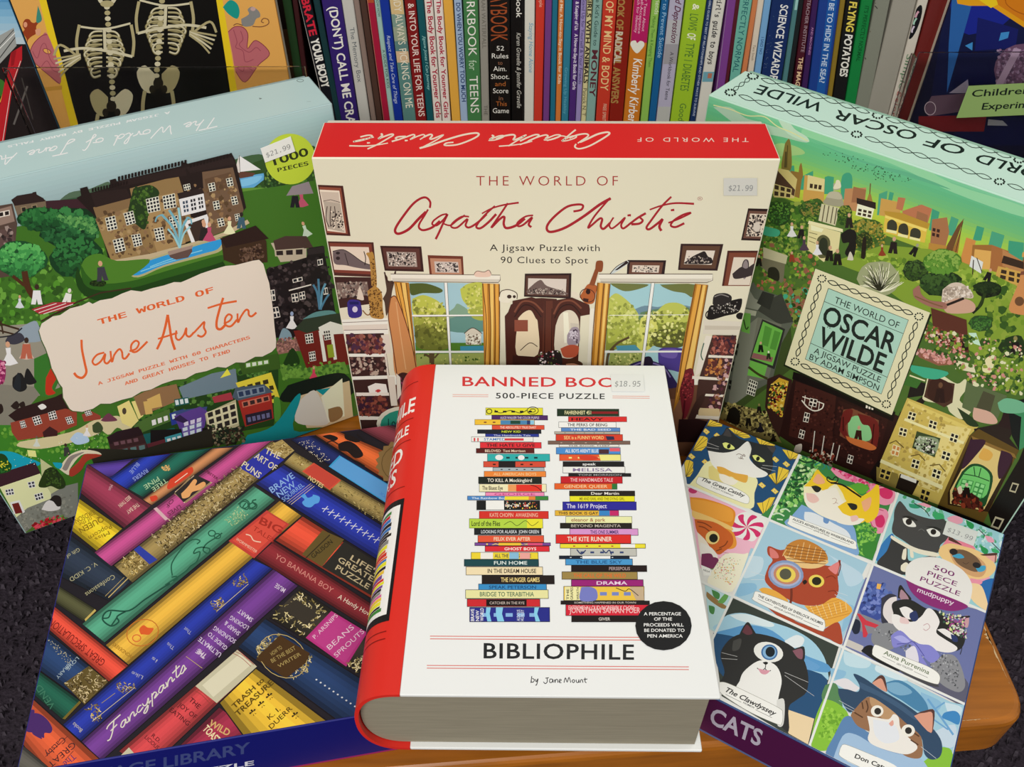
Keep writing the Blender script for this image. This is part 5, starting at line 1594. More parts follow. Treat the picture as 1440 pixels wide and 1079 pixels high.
f.draw('''
v 1000 400 3
p c9b35a 830,480 1130,600 1090,640 960,930 700,830 720,740
p d9c66c 835,490 1085,600 1075,615 830,505
p dfcf84 980,590 1100,610 960,880 850,840
d c9b35a/a8924a/e0d08a/bfa858 150 5 14 840,500 1100,620 950,880 730,780
p efe0a8 720,738 980,850 976,866 715,752
p efe0a8 820,565 1070,665 1066,675 816,575
w 1d1b1a e8dfb0 2 2 838,535 870,545 860,578 828,568
w 1d1b1a e8dfb0 2 2 925,570 958,582 950,615 917,603
w 1d1b1a e8dfb0 2 2 1015,625 1048,637 1038,672 1005,660
w 1d1b1a e8dfb0 2 2 800,602 832,612 824,645 792,636
w c9864a e8dfb0 2 2 770,675 802,686 792,728 760,718
w 1d1b1a e8dfb0 2 2 980,700 1015,712 1005,748 970,736
w 1d1b1a e8dfb0 2 2 853,735 885,745 875,782 843,772
w 1d1b1a e8dfb0 2 2 940,775 975,788 965,825 930,812
l 6a5a2c 5 755,672 782,660 815,690
l 6a5a2c 5 845,725 880,718 905,745
l 6a5a2c 5 925,765 965,760 990,790
p 3a4a2c 870,620 970,650 945,730 850,690
P 8a9a7a 880,640 960,655 940,720 860,690
d e8e0d8/2c3020/b5c0a8/1a1a18 40 4 10 870,640 955,660 940,720 860,690
p 8a7a3c 700,770 790,800 800,870 700,830
p 231c16 800,800 880,830 850,890 780,860
p efe9da 805,800 870,825 866,840 800,815
w 1d1b1a c9b35a 2 2 720,775 765,790 752,830 710,815
w 1d1b1a c9b35a 2 2 890,860 930,875 915,920 880,905
P d6d3ac 900,460 920,380 950,365 980,385 1040,420 1075,400 1080,440 1050,490 1100,530 1060,570 1010,540 990,510 900,490
p 4a3024 920,395 1030,420 1020,500 985,520 900,475
P 3a2018 925,410 960,395 1020,430 1010,490 960,500 915,470
f 2a1612 6a4a34 965,500 95 4
p 5a6a44 1080,410 1250,470 1200,590 1060,520
p 4a4a34 1150,450 1200,470 1180,540 1120,520
P d0a894 1110,520 1180,540 1210,580 1180,590 1110,570
P 2a3a20 1040,520 1100,560 1130,600 1080,590
p 2a201a 1110,610 1210,590 1250,540 1305,570 1260,650 1300,700 1120,650
p 2a1a18 1235,540 1310,545 1290,620 1215,600
p 141816 1250,500 1340,480 1340,640 1300,700 1270,640
p 5f4a1e 1090,640 1130,610 1300,700 1150,1005 960,930
p 2f2012 1100,645 1275,725 1270,760 1170,960 1000,930 1000,880
p d8c07a 1110,650 1265,720 1240,790 1150,955 1010,925 1010,870 1070,760
p 8a6a34 1100,640 1280,715 1290,735 1105,655
P 3a2030 1095,655 1160,660 1120,720 1060,780 1080,700
P 3a2030 1225,700 1272,725 1240,800 1215,820 1210,770
P 1f4a28 1060,790 1100,758 1150,765 1190,810 1170,900 1140,940 1020,900
P 6fc46a 1070,795 1105,768 1148,775 1178,815 1150,900 1040,870
s 1f4a28 4 1065,800 1120,810 1175,830
s 1f4a28 4 1110,770 1115,810
s 1f4a28 4 1140,775 1130,815
w 8fd88a 3f8f48 2 3 1060,820 1110,830 1090,890 1045,875
w 8fd88a 3f8f48 2 3 1118,832 1160,845 1140,905 1098,892
P d8a850 1150,690 1175,700 1190,720 1170,745 1130,730
d 5a241a/8a3a24/3a1812 60 6 18 1030,860 1130,900 1150,960 1020,920
f 1c1410 c9b0a0 1080,900 70
P d8cdb0 1040,860 1055,850 1062,875 1048,885
p 17120f 1170,960 1300,740 1340,640 2400,1050 2200,1900 1200,1080
p 120e0c 960,930 1150,1005 1240,1060 1200,1100 940,1000
w 17120f b5ae90 1 1 1272,835 1300,842 1285,880 1258,872
w 17120f b5ae90 1 1 1200,978 1238,990 1215,1035 1180,1022
l 8a8674 5 1319,910 1265,1020 1240,1060
p 3f8a5c 1180,550 1400,480 1400,640 1300,700 1310,560 1245,530
P 6fb08a 1210,500 1250,480 1320,500 1320,540 1230,540
p 8a5a44 870,270 1000,310 1030,340 960,345 880,310
d c98a80/8a5a54/d8a8a0 60 5 12 870,270 1000,300 990,340 870,300
P 3fa884 840,340 1000,370 960,400 900,395 850,370
p 3a6a2a 850,370 900,395 870,440 800,420
l e0dcb0 6 840,385 905,408
p 5a3024 930,100 1080,150 1090,290 960,250 940,190
P 241612 940,200 1060,240 1080,280 960,240
d b0604a/7a3a30/d8b0a0/5a7a28 90 5 12 900,170 1080,220 1060,300 900,230
p d9d5b0 1030,320 1110,340 1118,375 1045,360
p bfe0c8 1088,205 1120,205 1140,260 1110,250
P e0d8a8 1145,350 1165,310 1195,310 1185,370 1150,370
P 24361a 1210,270 1240,230 1310,220 1320,300 1250,310
f 1c1814 8a804c 1285,300 90
d 4a6a24/8aa03c/c98a80/d8d8b0/2c4a1c 170 5 16 850,180 1319,240 1319,470 1100,420
b 2c4a24/4a7a34/3a6a2a 1140 165 50 35 40
s 2a3a18 12 1130,100 1150,60 1160,30
b 1a2a14/2c3f1c/24341a 1165 15 60 25 40
''')
# title panel
PN = [(463, -20), (938, 120), (765, 553), (313, 338)]
f.p('1c2414', [(x-4, y+6) for x, y in [(462, -60), (938, 122), (765, 553), (313, 338)]])
# panel corner points read in the same view
C0 = [((1457.0)-1000)*3, (374.0-400)*3]
QP = [(1148, 378), (1309, 440), (1255, 584), (1105, 513)]
f.view(0, 0, 1)
f.p('ddd9b4', QP)
Bq = lambda u, v: tuple((QP[0][q]*(1-u)+QP[1][q]*u)*(1-v)+(QP[3][q]*(1-u)+QP[2][q]*u)*v for q in (0, 1))
IN = [Bq(.15, .135), Bq(.855, .135), Bq(.855, .865), Bq(.15, .865)]
f.p('a9d0bf', IN); f.line('2b3a30', .8, IN+[IN[0]], 0)
for v_ in (.27, .70): f.line('2b3a30', .7, [Bq(.15, v_), Bq(.855, v_)], 0)
def braid(face, a, b, n, amp, col, wd):
    """two interlaced wavy lines from a to b"""
    dx, dy = b[0]-a[0], b[1]-a[1]; l = math.hypot(dx, dy)
    for s_ in (1, -1):
        face.line(col, wd, [(a[0]+dx*t/n/4-dy/l*amp*s_*math.sin(t*math.pi/4), a[1]+dy*t/n/4+dx/l*amp*s_*math.sin(t*math.pi/4)) for t in range(n*4+1)], 0)
def rosette(face, c, r, col='1e2a22', k=10, asp=.85):
    for i in range(k):
        a = i*2*math.pi/k; face.ell(col, c[0]+r*math.cos(a), c[1]+r*asp*math.sin(a), r*.24, r*.24, 0, 6, lev=face.k+1)
    face.k += 1
cs = [Bq(.075, .07), Bq(.925, .07), Bq(.925, .93), Bq(.075, .93)]
for i in range(4):
    a, b = cs[i], cs[(i+1) % 4]; q = lambda t: (a[0]+(b[0]-a[0])*t, a[1]+(b[1]-a[1])*t)
    braid(f, q(.06), q(.94), 8, 3.1, '1e2a22', 1.35); rosette(f, a, 5.6)
UPV = (QP[0][0]-QP[3][0], QP[0][1]-QP[3][1])
def ptext(s_, u0, u1, v_, cap, wt=0, sp=1):
    a, b = Bq(u0, v_), Bq(u1, v_); f.text(s_, *a, *b, cap, '1d2622', 'b', wt, 0, sp, up=UPV)
ptext('THE WORLD OF', .23, .80, .245, 9.2, .0); ptext('OSCAR', .18, .83, .475, 26.5, .02); ptext('WILDE', .2, .8, .685, 26.5, .02)
ptext('A JIGSAW PUZZLE', .20, .81, .775, 8.2, .004); ptext('BY ADAM SIMPSON', .18, .82, .85, 8.2, .004)
for u_ in (.235, .255): f.ell('1d2622', *Bq(u_+.01, .488), .8, .8, 0, 8)
f.build()
f = tface(boxO, FR_O, WO, HO, DO, 'top_print', [(997, 133), (1662, 363), (1695, 301), (1052, 97)])
f.base('cdeedd')
f.view(1000, 0, 3.273)
def tq(u, v):
    A_ = [(1012, 131), (1648, 350), (1690, 305), (1052, 102)]
    return tuple((A_[0][q]*(1-u)+A_[1][q]*u)*(1-v)+(A_[3][q]*(1-u)+A_[2][q]*u)*v for q in (0, 1))
f.view(0, 0, 1)
BL_, BR_, TR_, TL_ = (1028, 129.5), (1640, 332), (1668, 293), (1062, 105)
Bt = lambda u, v: tuple((BL_[q]*(1-u)+BR_[q]*u)*(1-v)+(TL_[q]*(1-u)+TR_[q]*u)*v for q in (0, 1))
for e0, e1, n_ in ((0, .281, 7), (.281, .607, 8), (.607, 1, 9)):
    for v_ in (0, 1): braid(f, Bt(e0+.018, v_), Bt(e1-.018, v_), n_, 3.4, '26382f', 1.15); rosette(f, Bt(e0, v_), 7, asp=.6)
braid(f, Bt(0, .12), Bt(0, .88), 3, 2.6, '26382f', 1.0)
def ttext(s_, x0, y0, x1, y1, cap):
    f.text(s_, x0, y0, x1, y1, cap, '1a2a24', 'b', .012, 0, 1.05, up=(-.62*-1, 1))
f.view(1000, 0, 3.273)
f.text('WILDE', 523, 468, 230, 384, 53, '1a2a24', 'b', .012, up=(-.75, .8)); f.text('OSCAR', 948, 597, 576, 494, 53, '1a2a24', 'b', .012, up=(-.75, .8))
f.text('OF', 1168, 664, 992, 617, 53, '1a2a24', 'b', .012, up=(-.75, .8)); f.text('WORLD', 1640, 808, 1225, 690, 53, '1a2a24', 'b', .012, up=(-.75, .8))
f.text('THE', 1890, 888, 1690, 828, 53, '1a2a24', 'b', .012, up=(-.75, .8))
f.build()
# ---- flat boxes lying on the table
def flat_box(label, cat, fr, w, l, th, lidcol, basecol, seam=.004):
    """frame at the centre of the top face; x width, y depth, -z thickness"""
    t = thing('puzzle_box', label, cat, tuple(fr @ Vector((0, 0, -th))))
    link('lid', box_mesh('lid', fr, -w/2, w/2, -l/2, l/2, -th+seam, 0, .0009, 3), t, mat('flat_lid', lidcol, .35, .4))
    link('base', box_mesh('base', fr, -w/2+.001, w/2-.001, -l/2+.001, l/2-.001, -th, -th+seam-.0003, .0006, 2), t, mat('flat_base', basecol, .5, .3))
    return t
def topface(t, fr, w, l, name, corners, **k):
    R3 = fr.to_3x3()
    return Face(name, fr @ Vector((-w/2, -l/2, 0)), R3 @ Vector((1, 0, 0)), R3 @ Vector((0, 1, 0)), R3 @ Vector((0, 0, 1)), w, l, corners, t, **k)
def sideface(t, fr, w, l, th, name, corners, seam=.004, **k):
    R3 = fr.to_3x3()
    return Face(name, fr @ Vector((-w/2, -l/2, -th+seam)), R3 @ Vector((1, 0, 0)), R3 @ Vector((0, 0, 1)), R3 @ Vector((0, -1, 0)), w, th-seam, corners, t, **k)
FR_L = frame_of(-.165, .3361, .0556, .1724, 0); WL, LL, TL_ = .272, .232, .0555
FR_C = frame_of(.1954, .3275, .0490, -.5388, 0); WC, LC, TC = .2202, .218, .0489
FR_B = frame_of(.0257, .336, .1228, -.0138, -.002); WB, LB, TB = .1657, .2516, .0665
boxL = flat_box('flat jigsaw box printed with a chevron of old book spines, front left on the table', 'puzzle box', FR_L, WL, LL, TL_, '1a1f78', 'a0206a')
f = topface(boxL, FR_L, WL, LL, 'top_print', [(22, 1090), (696, 976), (629, 587), (122, 651)], gain=G_T)
f.base('231f26')
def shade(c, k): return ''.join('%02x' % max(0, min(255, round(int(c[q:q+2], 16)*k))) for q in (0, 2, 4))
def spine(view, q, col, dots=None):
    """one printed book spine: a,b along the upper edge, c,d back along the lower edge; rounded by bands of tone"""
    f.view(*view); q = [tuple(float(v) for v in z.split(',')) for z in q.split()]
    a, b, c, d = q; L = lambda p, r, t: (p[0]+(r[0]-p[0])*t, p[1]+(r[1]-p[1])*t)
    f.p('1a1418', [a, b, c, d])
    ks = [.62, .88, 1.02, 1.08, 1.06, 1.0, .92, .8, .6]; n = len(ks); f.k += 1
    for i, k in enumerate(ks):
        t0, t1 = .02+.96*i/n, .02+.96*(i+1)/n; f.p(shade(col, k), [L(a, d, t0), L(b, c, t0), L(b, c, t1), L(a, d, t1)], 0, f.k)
V1, V2, V3, V4 = (0, 600, 4.497), (240, 600, 4.497), (0, 820, 4.167), (240, 820, 4.166)
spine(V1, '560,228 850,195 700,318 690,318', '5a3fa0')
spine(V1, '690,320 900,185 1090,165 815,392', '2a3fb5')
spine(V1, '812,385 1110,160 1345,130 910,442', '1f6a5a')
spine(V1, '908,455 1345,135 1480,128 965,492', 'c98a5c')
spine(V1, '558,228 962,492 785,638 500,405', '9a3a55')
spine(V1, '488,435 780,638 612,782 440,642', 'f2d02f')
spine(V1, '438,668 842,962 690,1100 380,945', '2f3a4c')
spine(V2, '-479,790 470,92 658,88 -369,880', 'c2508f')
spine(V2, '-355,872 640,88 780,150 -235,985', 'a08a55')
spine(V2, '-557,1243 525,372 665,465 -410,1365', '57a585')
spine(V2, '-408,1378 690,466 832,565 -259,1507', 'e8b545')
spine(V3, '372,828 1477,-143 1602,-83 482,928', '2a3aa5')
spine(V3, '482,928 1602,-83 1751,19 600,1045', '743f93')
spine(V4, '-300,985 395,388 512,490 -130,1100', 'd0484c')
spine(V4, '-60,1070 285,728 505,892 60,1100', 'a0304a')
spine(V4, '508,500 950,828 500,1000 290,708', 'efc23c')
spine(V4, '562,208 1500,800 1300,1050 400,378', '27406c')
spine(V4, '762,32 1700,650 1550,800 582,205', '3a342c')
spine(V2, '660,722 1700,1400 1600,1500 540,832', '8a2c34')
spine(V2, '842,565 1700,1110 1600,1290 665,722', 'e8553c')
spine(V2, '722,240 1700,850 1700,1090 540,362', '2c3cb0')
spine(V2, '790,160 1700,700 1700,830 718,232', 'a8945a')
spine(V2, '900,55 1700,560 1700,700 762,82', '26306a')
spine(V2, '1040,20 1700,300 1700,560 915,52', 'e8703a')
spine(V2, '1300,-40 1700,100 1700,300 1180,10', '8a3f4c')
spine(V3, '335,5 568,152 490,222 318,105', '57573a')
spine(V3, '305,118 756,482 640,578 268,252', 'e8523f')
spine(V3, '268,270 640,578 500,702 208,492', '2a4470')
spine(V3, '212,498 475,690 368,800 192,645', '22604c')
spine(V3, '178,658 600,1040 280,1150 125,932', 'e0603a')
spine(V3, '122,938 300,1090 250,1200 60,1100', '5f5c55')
f.draw('''
v 240 600 4.497
p 3aa0d8 1070,182 1700,560 1700,700 1002,252
p 5fa5e2 1078,190 1700,570 1700,690 1012,254
p d8553c 908,228 1080,340 1010,402 835,282
p ca4a3c 915,235 1070,338 1005,392 848,282
p 2b35a8 600,135 722,208 565,332 440,258
p b09a62 610,125 708,80 785,150 722,202
p c5423a 612,528 755,618 532,832 372,722
p dd5040 620,545 735,615 530,805 395,720
g 9a8450 965,655 1100,715 960,885 835,808
p 2c2a26 1100,728 1310,860 1280,1075 962,888
l 3a3020 7 855,835 1010,685
l e8d0a0 2 740,475 890,360
l e8d0a0 2 752,484 900,368
l e8d0a0 3 765,492 912,376
p e8d0b0 30,410 150,305 268,350 90,480
p 2c2426 45,408 148,318 255,350 95,468
v 0 600 4.497
g c9b890 1105,420 1200,320 1345,350 1180,480
p 2a2628 1110,415 1240,300 1335,345 1165,475
P e8a86a 1150,420 1190,380 1230,330 1250,340 1240,370 1290,345 1305,365 1270,395 1220,410 1200,440 1160,450
p 2f3fa5 850,775 885,748 1000,838 950,868
p d8b0b8 975,515 995,505 1070,580 1050,590
v 240 820 4.166
p b8327f 945,165 1155,292 1032,492 795,322
p c03f8a 950,185 1140,298 1025,470 815,320
p c8c2a5 150,605 395,392 510,490 275,705
p ded8bc 190,600 410,415 480,475 255,670
s a0483c 3 370,412 420,440 475,490
s a0483c 3 385,402 435,430 492,480
s a0483c 3 150,618 200,650 250,705
s a0483c 3 140,628 190,660 240,715
p 4a3218 645,305 820,415 800,470 680,560 505,450 515,430
v 0 820 4.167
p c8c2a5 690,1035 760,965 800,1010 740,1060
p c8b060 500,210 560,150 568,160 505,222
g 9a8450 525,485 638,580 500,712 378,588
g b09a4a 370,795 470,690 480,700 385,800
P 4a2a6a 150,820 170,770 230,765 280,800 310,850 300,880 265,880 260,910 215,880 160,870
P 4a2a6a 150,790 165,775 185,745 205,745 200,775 160,800
P 4a2a6a 190,870 230,880 250,915 200,890
o c9702a 5 840 290 95 76 -20
P e0602c 830,300 820,270 845,245 870,260 905,265 880,300 850,300
o e0703a 6 805 322 24 20 0
''')
# foil ornaments
def foil(quad, n, r0, r1, cols=('c9ac62', '6f5a2c', 'e8d49a', '8a7440')):
    k0 = f.k
    for i in range(n):
        a, b = random.random(), random.random(); P = quad
        x = (P[0][0]*(1-a)+P[1][0]*a)*(1-b)+(P[3][0]*(1-a)+P[2][0]*a)*b; y = (P[0][1]*(1-a)+P[1][1]*a)*(1-b)+(P[3][1]*(1-a)+P[2][1]*a)*b
        r = random.uniform(r0, r1); t = random.uniform(0, 6.28)
        f.line(random.choice(cols), r*.45, [(x-r*math.cos(t), y-r*math.sin(t)), (x+r*.3*math.sin(t), y+r*.3*math.cos(t)), (x+r*math.cos(t+.8), y+r*math.sin(t+.8))], 0, metal=i % 3 == 0)
Qd = lambda s_: [tuple(float(v) for v in z.split(',')) for z in s_.split()]
f.view(*V2)
foil(Qd('-130,690 430,240 535,340 -20,800'), 520, 6, 12, ('c9b58a', '5a4a30', 'dccb9c', '3f3424'))
foil(Qd('615,125 700,85 775,150 715,195'), 60, 6, 12)
foil(Qd('770,180 840,200 905,230 760,270'), 30, 5, 10); foil(Qd('1080,345 1500,600 1480,720 1015,400'), 160, 5, 10, ('c9b878', '8a7a4c', 'b8a668'))
f.view(*V1); foil(Qd('760,850 850,785 935,870 830,955'), 80, 7, 14); foil(Qd('1000,690 1349,440 1349,540 1000,800'), 10, 6, 12)
f.view(*V4); foil(Qd('595,190 740,50 935,155 790,315'), 150, 7, 16, ('d8c890', '8f7f4a', 'efe0b0')); f.p('3a342c', Qd('660,150 740,95 870,190 790,245'))
foil(Qd('1040,480 1130,420 1200,460 1110,540'), 50, 7, 16, ('d8c890', '8f7f4a', 'efe0b0'))
foil(Qd('505,385 570,320 650,300 520,440'), 60, 6, 13, ('d8c890', '8f7f4a', 'efe0b0')); foil(Qd('800,420 830,430 800,540 690,570'), 60, 6, 13, ('d8c890', '8f7f4a', 'efe0b0'))
f.ring('c9b070', 4, 662, 430, 150, 118, 35)
f.p('4a3218', Qd('645,308 818,412 796,470 690,552 515,448 520,425'))
f.view(*V3); foil(Qd('522,492 630,580 500,700 385,590'), 130, 6, 13, ('c9b48a', '4f4028', 'e0cc98')); foil(Qd('500,740 580,700 600,800 560,815'), 45, 6, 12); foil(Qd('680,580 790,590 800,620 700,650'), 45, 6, 12)
f.line('d9c9a0', 3, [(545, 812), (795, 612)], 0); f.line('b09a5c', 3, [(600, 705), (680, 645)], 0)
f.view(*V4); foil(Qd('230,120 300,80 330,120 270,165'), 40, 6, 12); foil(Qd('360,0 450,-60 470,0 400,20'), 40, 6, 12); f.line('d9c9a0', 3, [(275, 165), (460, 5)], 0)
f.draw('''
v 240 600 4.497
t 5a1f30 b 0.01 16 205,270 298,335 LOBSTER
t e5dcb8 b 0.01 40 596,165 690,205 THE
t e5dcb8 b 0.01 40 530,195 660,280 ART~OF
t e5dcb8 b 0.01 38 450,245 560,325 PUNS
t 8fb5ec b 0.01 40 645,420 790,320 BRAVE
t 8fb5ec b 0.01 40 690,450 800,375 NEW
t 8fb5ec b 0 28 720,475 850,375 SQUIRREL
P 5aa5ea 825,440 850,425 870,450 900,440 905,430 945,445 940,480 915,490 890,510 855,505 835,480 850,460
t 4f8fe0 b 0.01 20 1320,425 1360,460 XX
l dfe3ee 4.5 960,518 1003,522
l dfe3ee 4.5 966,540 997,503
l dfe3ee 4.5 996,540 1039,544
l dfe3ee 4.5 1002,562 1033,525
l dfe3ee 4.5 1032,562 1075,566
l dfe3ee 4.5 1038,584 1069,547
l dfe3ee 4.5 1068,584 1111,588
l dfe3ee 4.5 1074,606 1105,569
l dfe3ee 4.5 1104,606 1147,610
l dfe3ee 4.5 1110,628 1141,591
l dfe3ee 4.5 1140,628 1183,632
l dfe3ee 4.5 1146,650 1177,613
l dfe3ee 4.5 1176,650 1219,654
l dfe3ee 4.5 1182,672 1213,635
l dfe3ee 4.5 1212,672 1255,676
l dfe3ee 4.5 1218,694 1249,657
l dfe3ee 4.5 1248,694 1291,698
l dfe3ee 4.5 1254,716 1285,679
l dfe3ee 4.5 1284,716 1327,720
l dfe3ee 4.5 1290,738 1321,701
s 235c46 8 -30,1000 90,920 130,880 170,850 190,790 150,800 165,770 200,760
s 235c46 8 10,950 40,945 45,960 20,975
s 235c46 8 15,940 10,870 50,800 100,740 150,710 190,720 170,740
s 235c46 8 200,760 250,770 240,800 210,780 230,740 290,700 330,670
s 235c46 8 430,490 470,460 500,480 490,520 460,510 480,480
s 235c46 8 500,520 540,500 520,470 545,460
o 235c46 7 265 672 22 18 0
o 235c46 7 300 690 20 16 0
o 235c46 7 468 492 26 22 0
o 235c46 7 525 500 24 20 0
d 9fc890/7fa87a/c9d8a0 90 3 6 340,590 430,500 500,560 400,630
t a82f24 b 0.02 46 560,610 700,680 BIG
t a82f24 b 0 30 520,650 650,735 TALES
t f0c8b0 b 0 18 415,715 545,800 WORMMEISTER
s f0c8b0 7 480,680 510,690 530,720 575,730
t d88a80 b 0 34 660,830 1020,1055 YO BANANA BOY
t c9b890 b 0.01 35 1135,842 1318,952 LIFE'S
t c9b890 b 0.01 35 1058,852 1340,1022 GREATEST
t c9b890 b 0.01 35 1042,903 1250,1032 PUZZLE
t 2a2418 b 0.01 28 905,835 1030,735 GALISON
t e8d49a b 0.01 26 870,330 960,390 NOTES
d e8dcc0 40 3 5 800,100 900,80 1010,210 960,230
P 241c1c 960,60 1010,50 1060,70 1040,90 1000,80
P 241c1c 1060,110 1120,90 1180,120 1220,180 1170,200 1120,160 1070,150
P 241c1c 1100,50 1150,60 1200,90 1170,100 1110,80
s 241c1c 7 1180,50 1240,100 1300,130
s 241c1c 7 980,110 1020,90 1060,110
s 241c1c 7 1120,200 1180,220 1230,250
v 0 600 4.497
t 8a6f1a b 0.01 32 595,520 450,590 BIRDSONG
t 8a6f1a b 0 26 580,565 500,605 of~the
t 8a6f1a b 0.01 36 650,560 500,640 QUEEN
t 8a6f1a b 0 30 700,610 560,690 Popcorn
t 8a6f1a b 0 24 690,655 600,700 Miss
t e3c0b0 b 0.01 26 875,475 800,530 THE~BAY
t e3c0b0 b 0.01 26 820,430 750,490 BEES~TWIN
t d9b0b8 b 0 20 700,360 690,395 Miss
t 6a2a4a b 0.01 26 1140,490 1060,540 LIVES
t 6a2a4a b 0.01 22 1090,450 1050,500 OF
t b5b08a b 0 24 500,760 420,810 Gift~of
t b5b08a b 0 28 610,850 440,955 V.~C.~KIDD
t b5b08a b 0 30 720,930 540,1050 Confessions
t a8c9a0 b 0.01 30 1000,310 910,370 PINE
t a8c9a0 b 0.01 30 1050,320 960,385 TREE
t 8fa0e0 b 0.01 26 870,220 820,280 BLUE
t 8fa0e0 b 0.01 26 930,260 840,320 RIVERS
d d8b070 26 4 8 1025,250 1080,235 1080,270 1040,275
P d8442c 1080,330 1200,255 1225,265 1210,300 1090,385 1060,380
P d8442c 950,440 990,430 1000,455 965,470
l f0d8c0 5 1110,350 1190,290
l 1a1a20 4 550,1010 700,1079
l c9b070 6 690,1079 815,955
l c9b070 3 670,1070 790,950
v 0 820 4.167
t 7a1f1a b 0 46 625,455 295,190 GREAT~SPECULATIONS
t 9a6a1a b 0 22 790,430 672,345 WONDERERS
t c9c0b0 b 0 24 490,860 440,815 Books
t b0b0c0 b 0 22 845,545 780,515 Like
t b0b0c0 b 0 22 930,450 900,430 is
t b0b0c0 b 0 22 1030,375 990,345 This
t b0b0c0 b 0 22 1130,285 1090,255 That
t e8d8e0 b 0 30 1220,420 1175,385 THE
l c9b070 3 1095,430 1190,500
t 5a1a20 b 0.01 28 1110,690 1165,740 THE
t 5a1a20 b 0.01 28 1045,720 1145,800 JOY~OF
t 5a1a20 b 0.01 28 995,750 1105,840 EATING
t 5a1a20 b 0.01 24 890,900 935,940 R.D.
t 5a1a20 b 0.01 24 850,910 925,980 LICIOUS
t 5a2a6a b 0 36 430,1000 370,1055 The
t 3f2428 b 0 36 430,930 280,1060 GREAT
t 3f2428 b 0 36 370,900 265,1000 Catsby
l 3f2428 3 435,985 385,1040
l 3f2428 3 400,900 270,1020
t a8b8c0 b 0 20 455,430 390,500 LOVE
t a8b8c0 b 0 20 420,450 330,550 LIBRARY
d b8b090 30 3 5 270,320 330,350 440,440 390,480
t 3f7a60 b 0 40 330,720 240,590 VEND
s 1f5040 9 1000,0 860,90 760,160 640,160 605,210 655,250 700,225 690,195 740,165
s 1f5040 8 605,205 640,200 655,165
s 1f5040 8 655,250 690,200
v 240 820 4.166
t d8c8e0 b 0.01 28 215,425 165,385 THE
t d8c8e0 b 0.01 28 305,415 180,315 ULTIMATE
t d8c8e0 b 0.01 26 340,375 235,285 GUIDE~TO
t d8c8e0 b 0.01 26 390,335 265,250 SOUNDING
t d8c8e0 b 0.01 26 415,290 330,220 SHARP~&
t d8c8e0 b 0.01 26 465,255 360,190 LOOKING
t d8c8e0 b 0.01 26 490,210 410,150 SMART
t d8c8e0 b 0.01 28 680,35 625,0 MUSE
t 5a4410 b 0.01 30 380,740 555,575 TRASH~to
t 5a4410 b 0.01 32 400,785 610,590 TREASURE
t 5a4410 b 0.01 28 585,805 650,745 K.~I.
t 5a4410 b 0.01 28 595,860 720,740 DUERR
t 3a2c10 b 0.03 64 500,812 535,785 *
t 3a2c10 b 0.03 64 550,765 585,738 *
t 3a2c10 b 0.03 64 597,718 632,691 *
t 3a2c10 b 0.03 64 748,830 783,803 *
t d8b070 b 0.02 40 225,835 340,900 WILD
t efe0b0 b 0.02 44 190,860 270,945 TOAST
t f0dcc8 b 0 28 980,90 1170,200 A~Handy~How
t e8c8d8 b 0 24 850,330 985,195 P.~ARSNIPS
t e8c8d8 b 0 30 935,395 1080,265 BEANS
t e8c8d8 b 0 28 975,440 1140,290 SPROUTS
t b09a5c b 0 24 600,430 660,385 HOW~TO
t b09a5c b 0 24 600,470 740,390 BE~THE~BEST
t b09a5c b 0 22 640,500 770,425 WRITER
''')
f.view(*V4)
for i in range(10): f.ell('d8dce0', 858+i*25, 568+i*17.5, 6, 5, 0, 8)
f.view(0, 0, 1)
f.view(*V3); handwriting(f, 'Fancypants', 640, 925, 1100, 505, -18, -72, 'e0d8cc', 7); f.view(0, 0, 1)
sc = []
for i in range(40):
    a = i*math.pi/20; r = 40 if i % 2 else 36; sc.append((568+r*math.cos(a), 652+r*.86*math.sin(a)))
f.p('8d7447', sc); f.ring('6a5530', 1.2, 568, 652, 31, 27); f.text('1000', 559, 646, 580, 646, 5, '4a3a1c')
f.build()
f = sideface(boxL, FR_L, WL, LL, TL_, 'side_print', [(71, 1138), (697, 1028), (696, 976), (22, 1090)], gain=G_F)
f.base('11166c')
f.view(*V4)
f.text('VINTAGE LIBRARY', -640, 1190, 478, 990, 60, '3f4a80', 'b', .02, up=(0, -1))
f.text('1000 PIECE PUZZLE', -560, 1235, 500, 1062, 26, 'e0e0ea', 'b', .015, up=(0, -1))
f.build()
# ---- the cats box
boxC = flat_box('flat square jigsaw box printed with nine cat portraits, front right on the table', 'puzzle box', FR_C, WC, LC, TC, '1c3f78', '5a6a9a')
f = topface(boxC, FR_C, WC, LC, 'top_print', [(820, 888), (1323, 1146), (1413.5, 751), (998, 590)], gain=G_T)
f.base('e9e9e6')
f.view(0, 0, 1)
# grid of the nine tiles from the corner points seen in the picture
G4 = homog([(0, 0), (3, 0), (3, 3), (0, 3)], [(998, 590), (1413.5, 751), (1323, 1146), (820, 888)])
def tile(i, j, col, e=.022):
    P_ = [G4(i+e, j+e), G4(i+1-e, j+e), G4(i+1-e, j+1-e), G4(i+e, j+1-e)]; f.view(0, 0, 1); f.p(col, P_); return P_
cols = {(0, 0): '24507c', (1, 0): '5fa04a', (2, 0): '9fd0dc', (0, 1): 'f2c0d4', (1, 1): 'a8cfe6', (2, 1): '6a74a8', (0, 2): 'b5d0dc', (1, 2): '2f6a9a', (2, 2): '9fcbe2'}
f.draw('v 950 580 4.904\np 24507c 235,55 850,290 635,720 545,690 510,668 80,500 60,340\n')
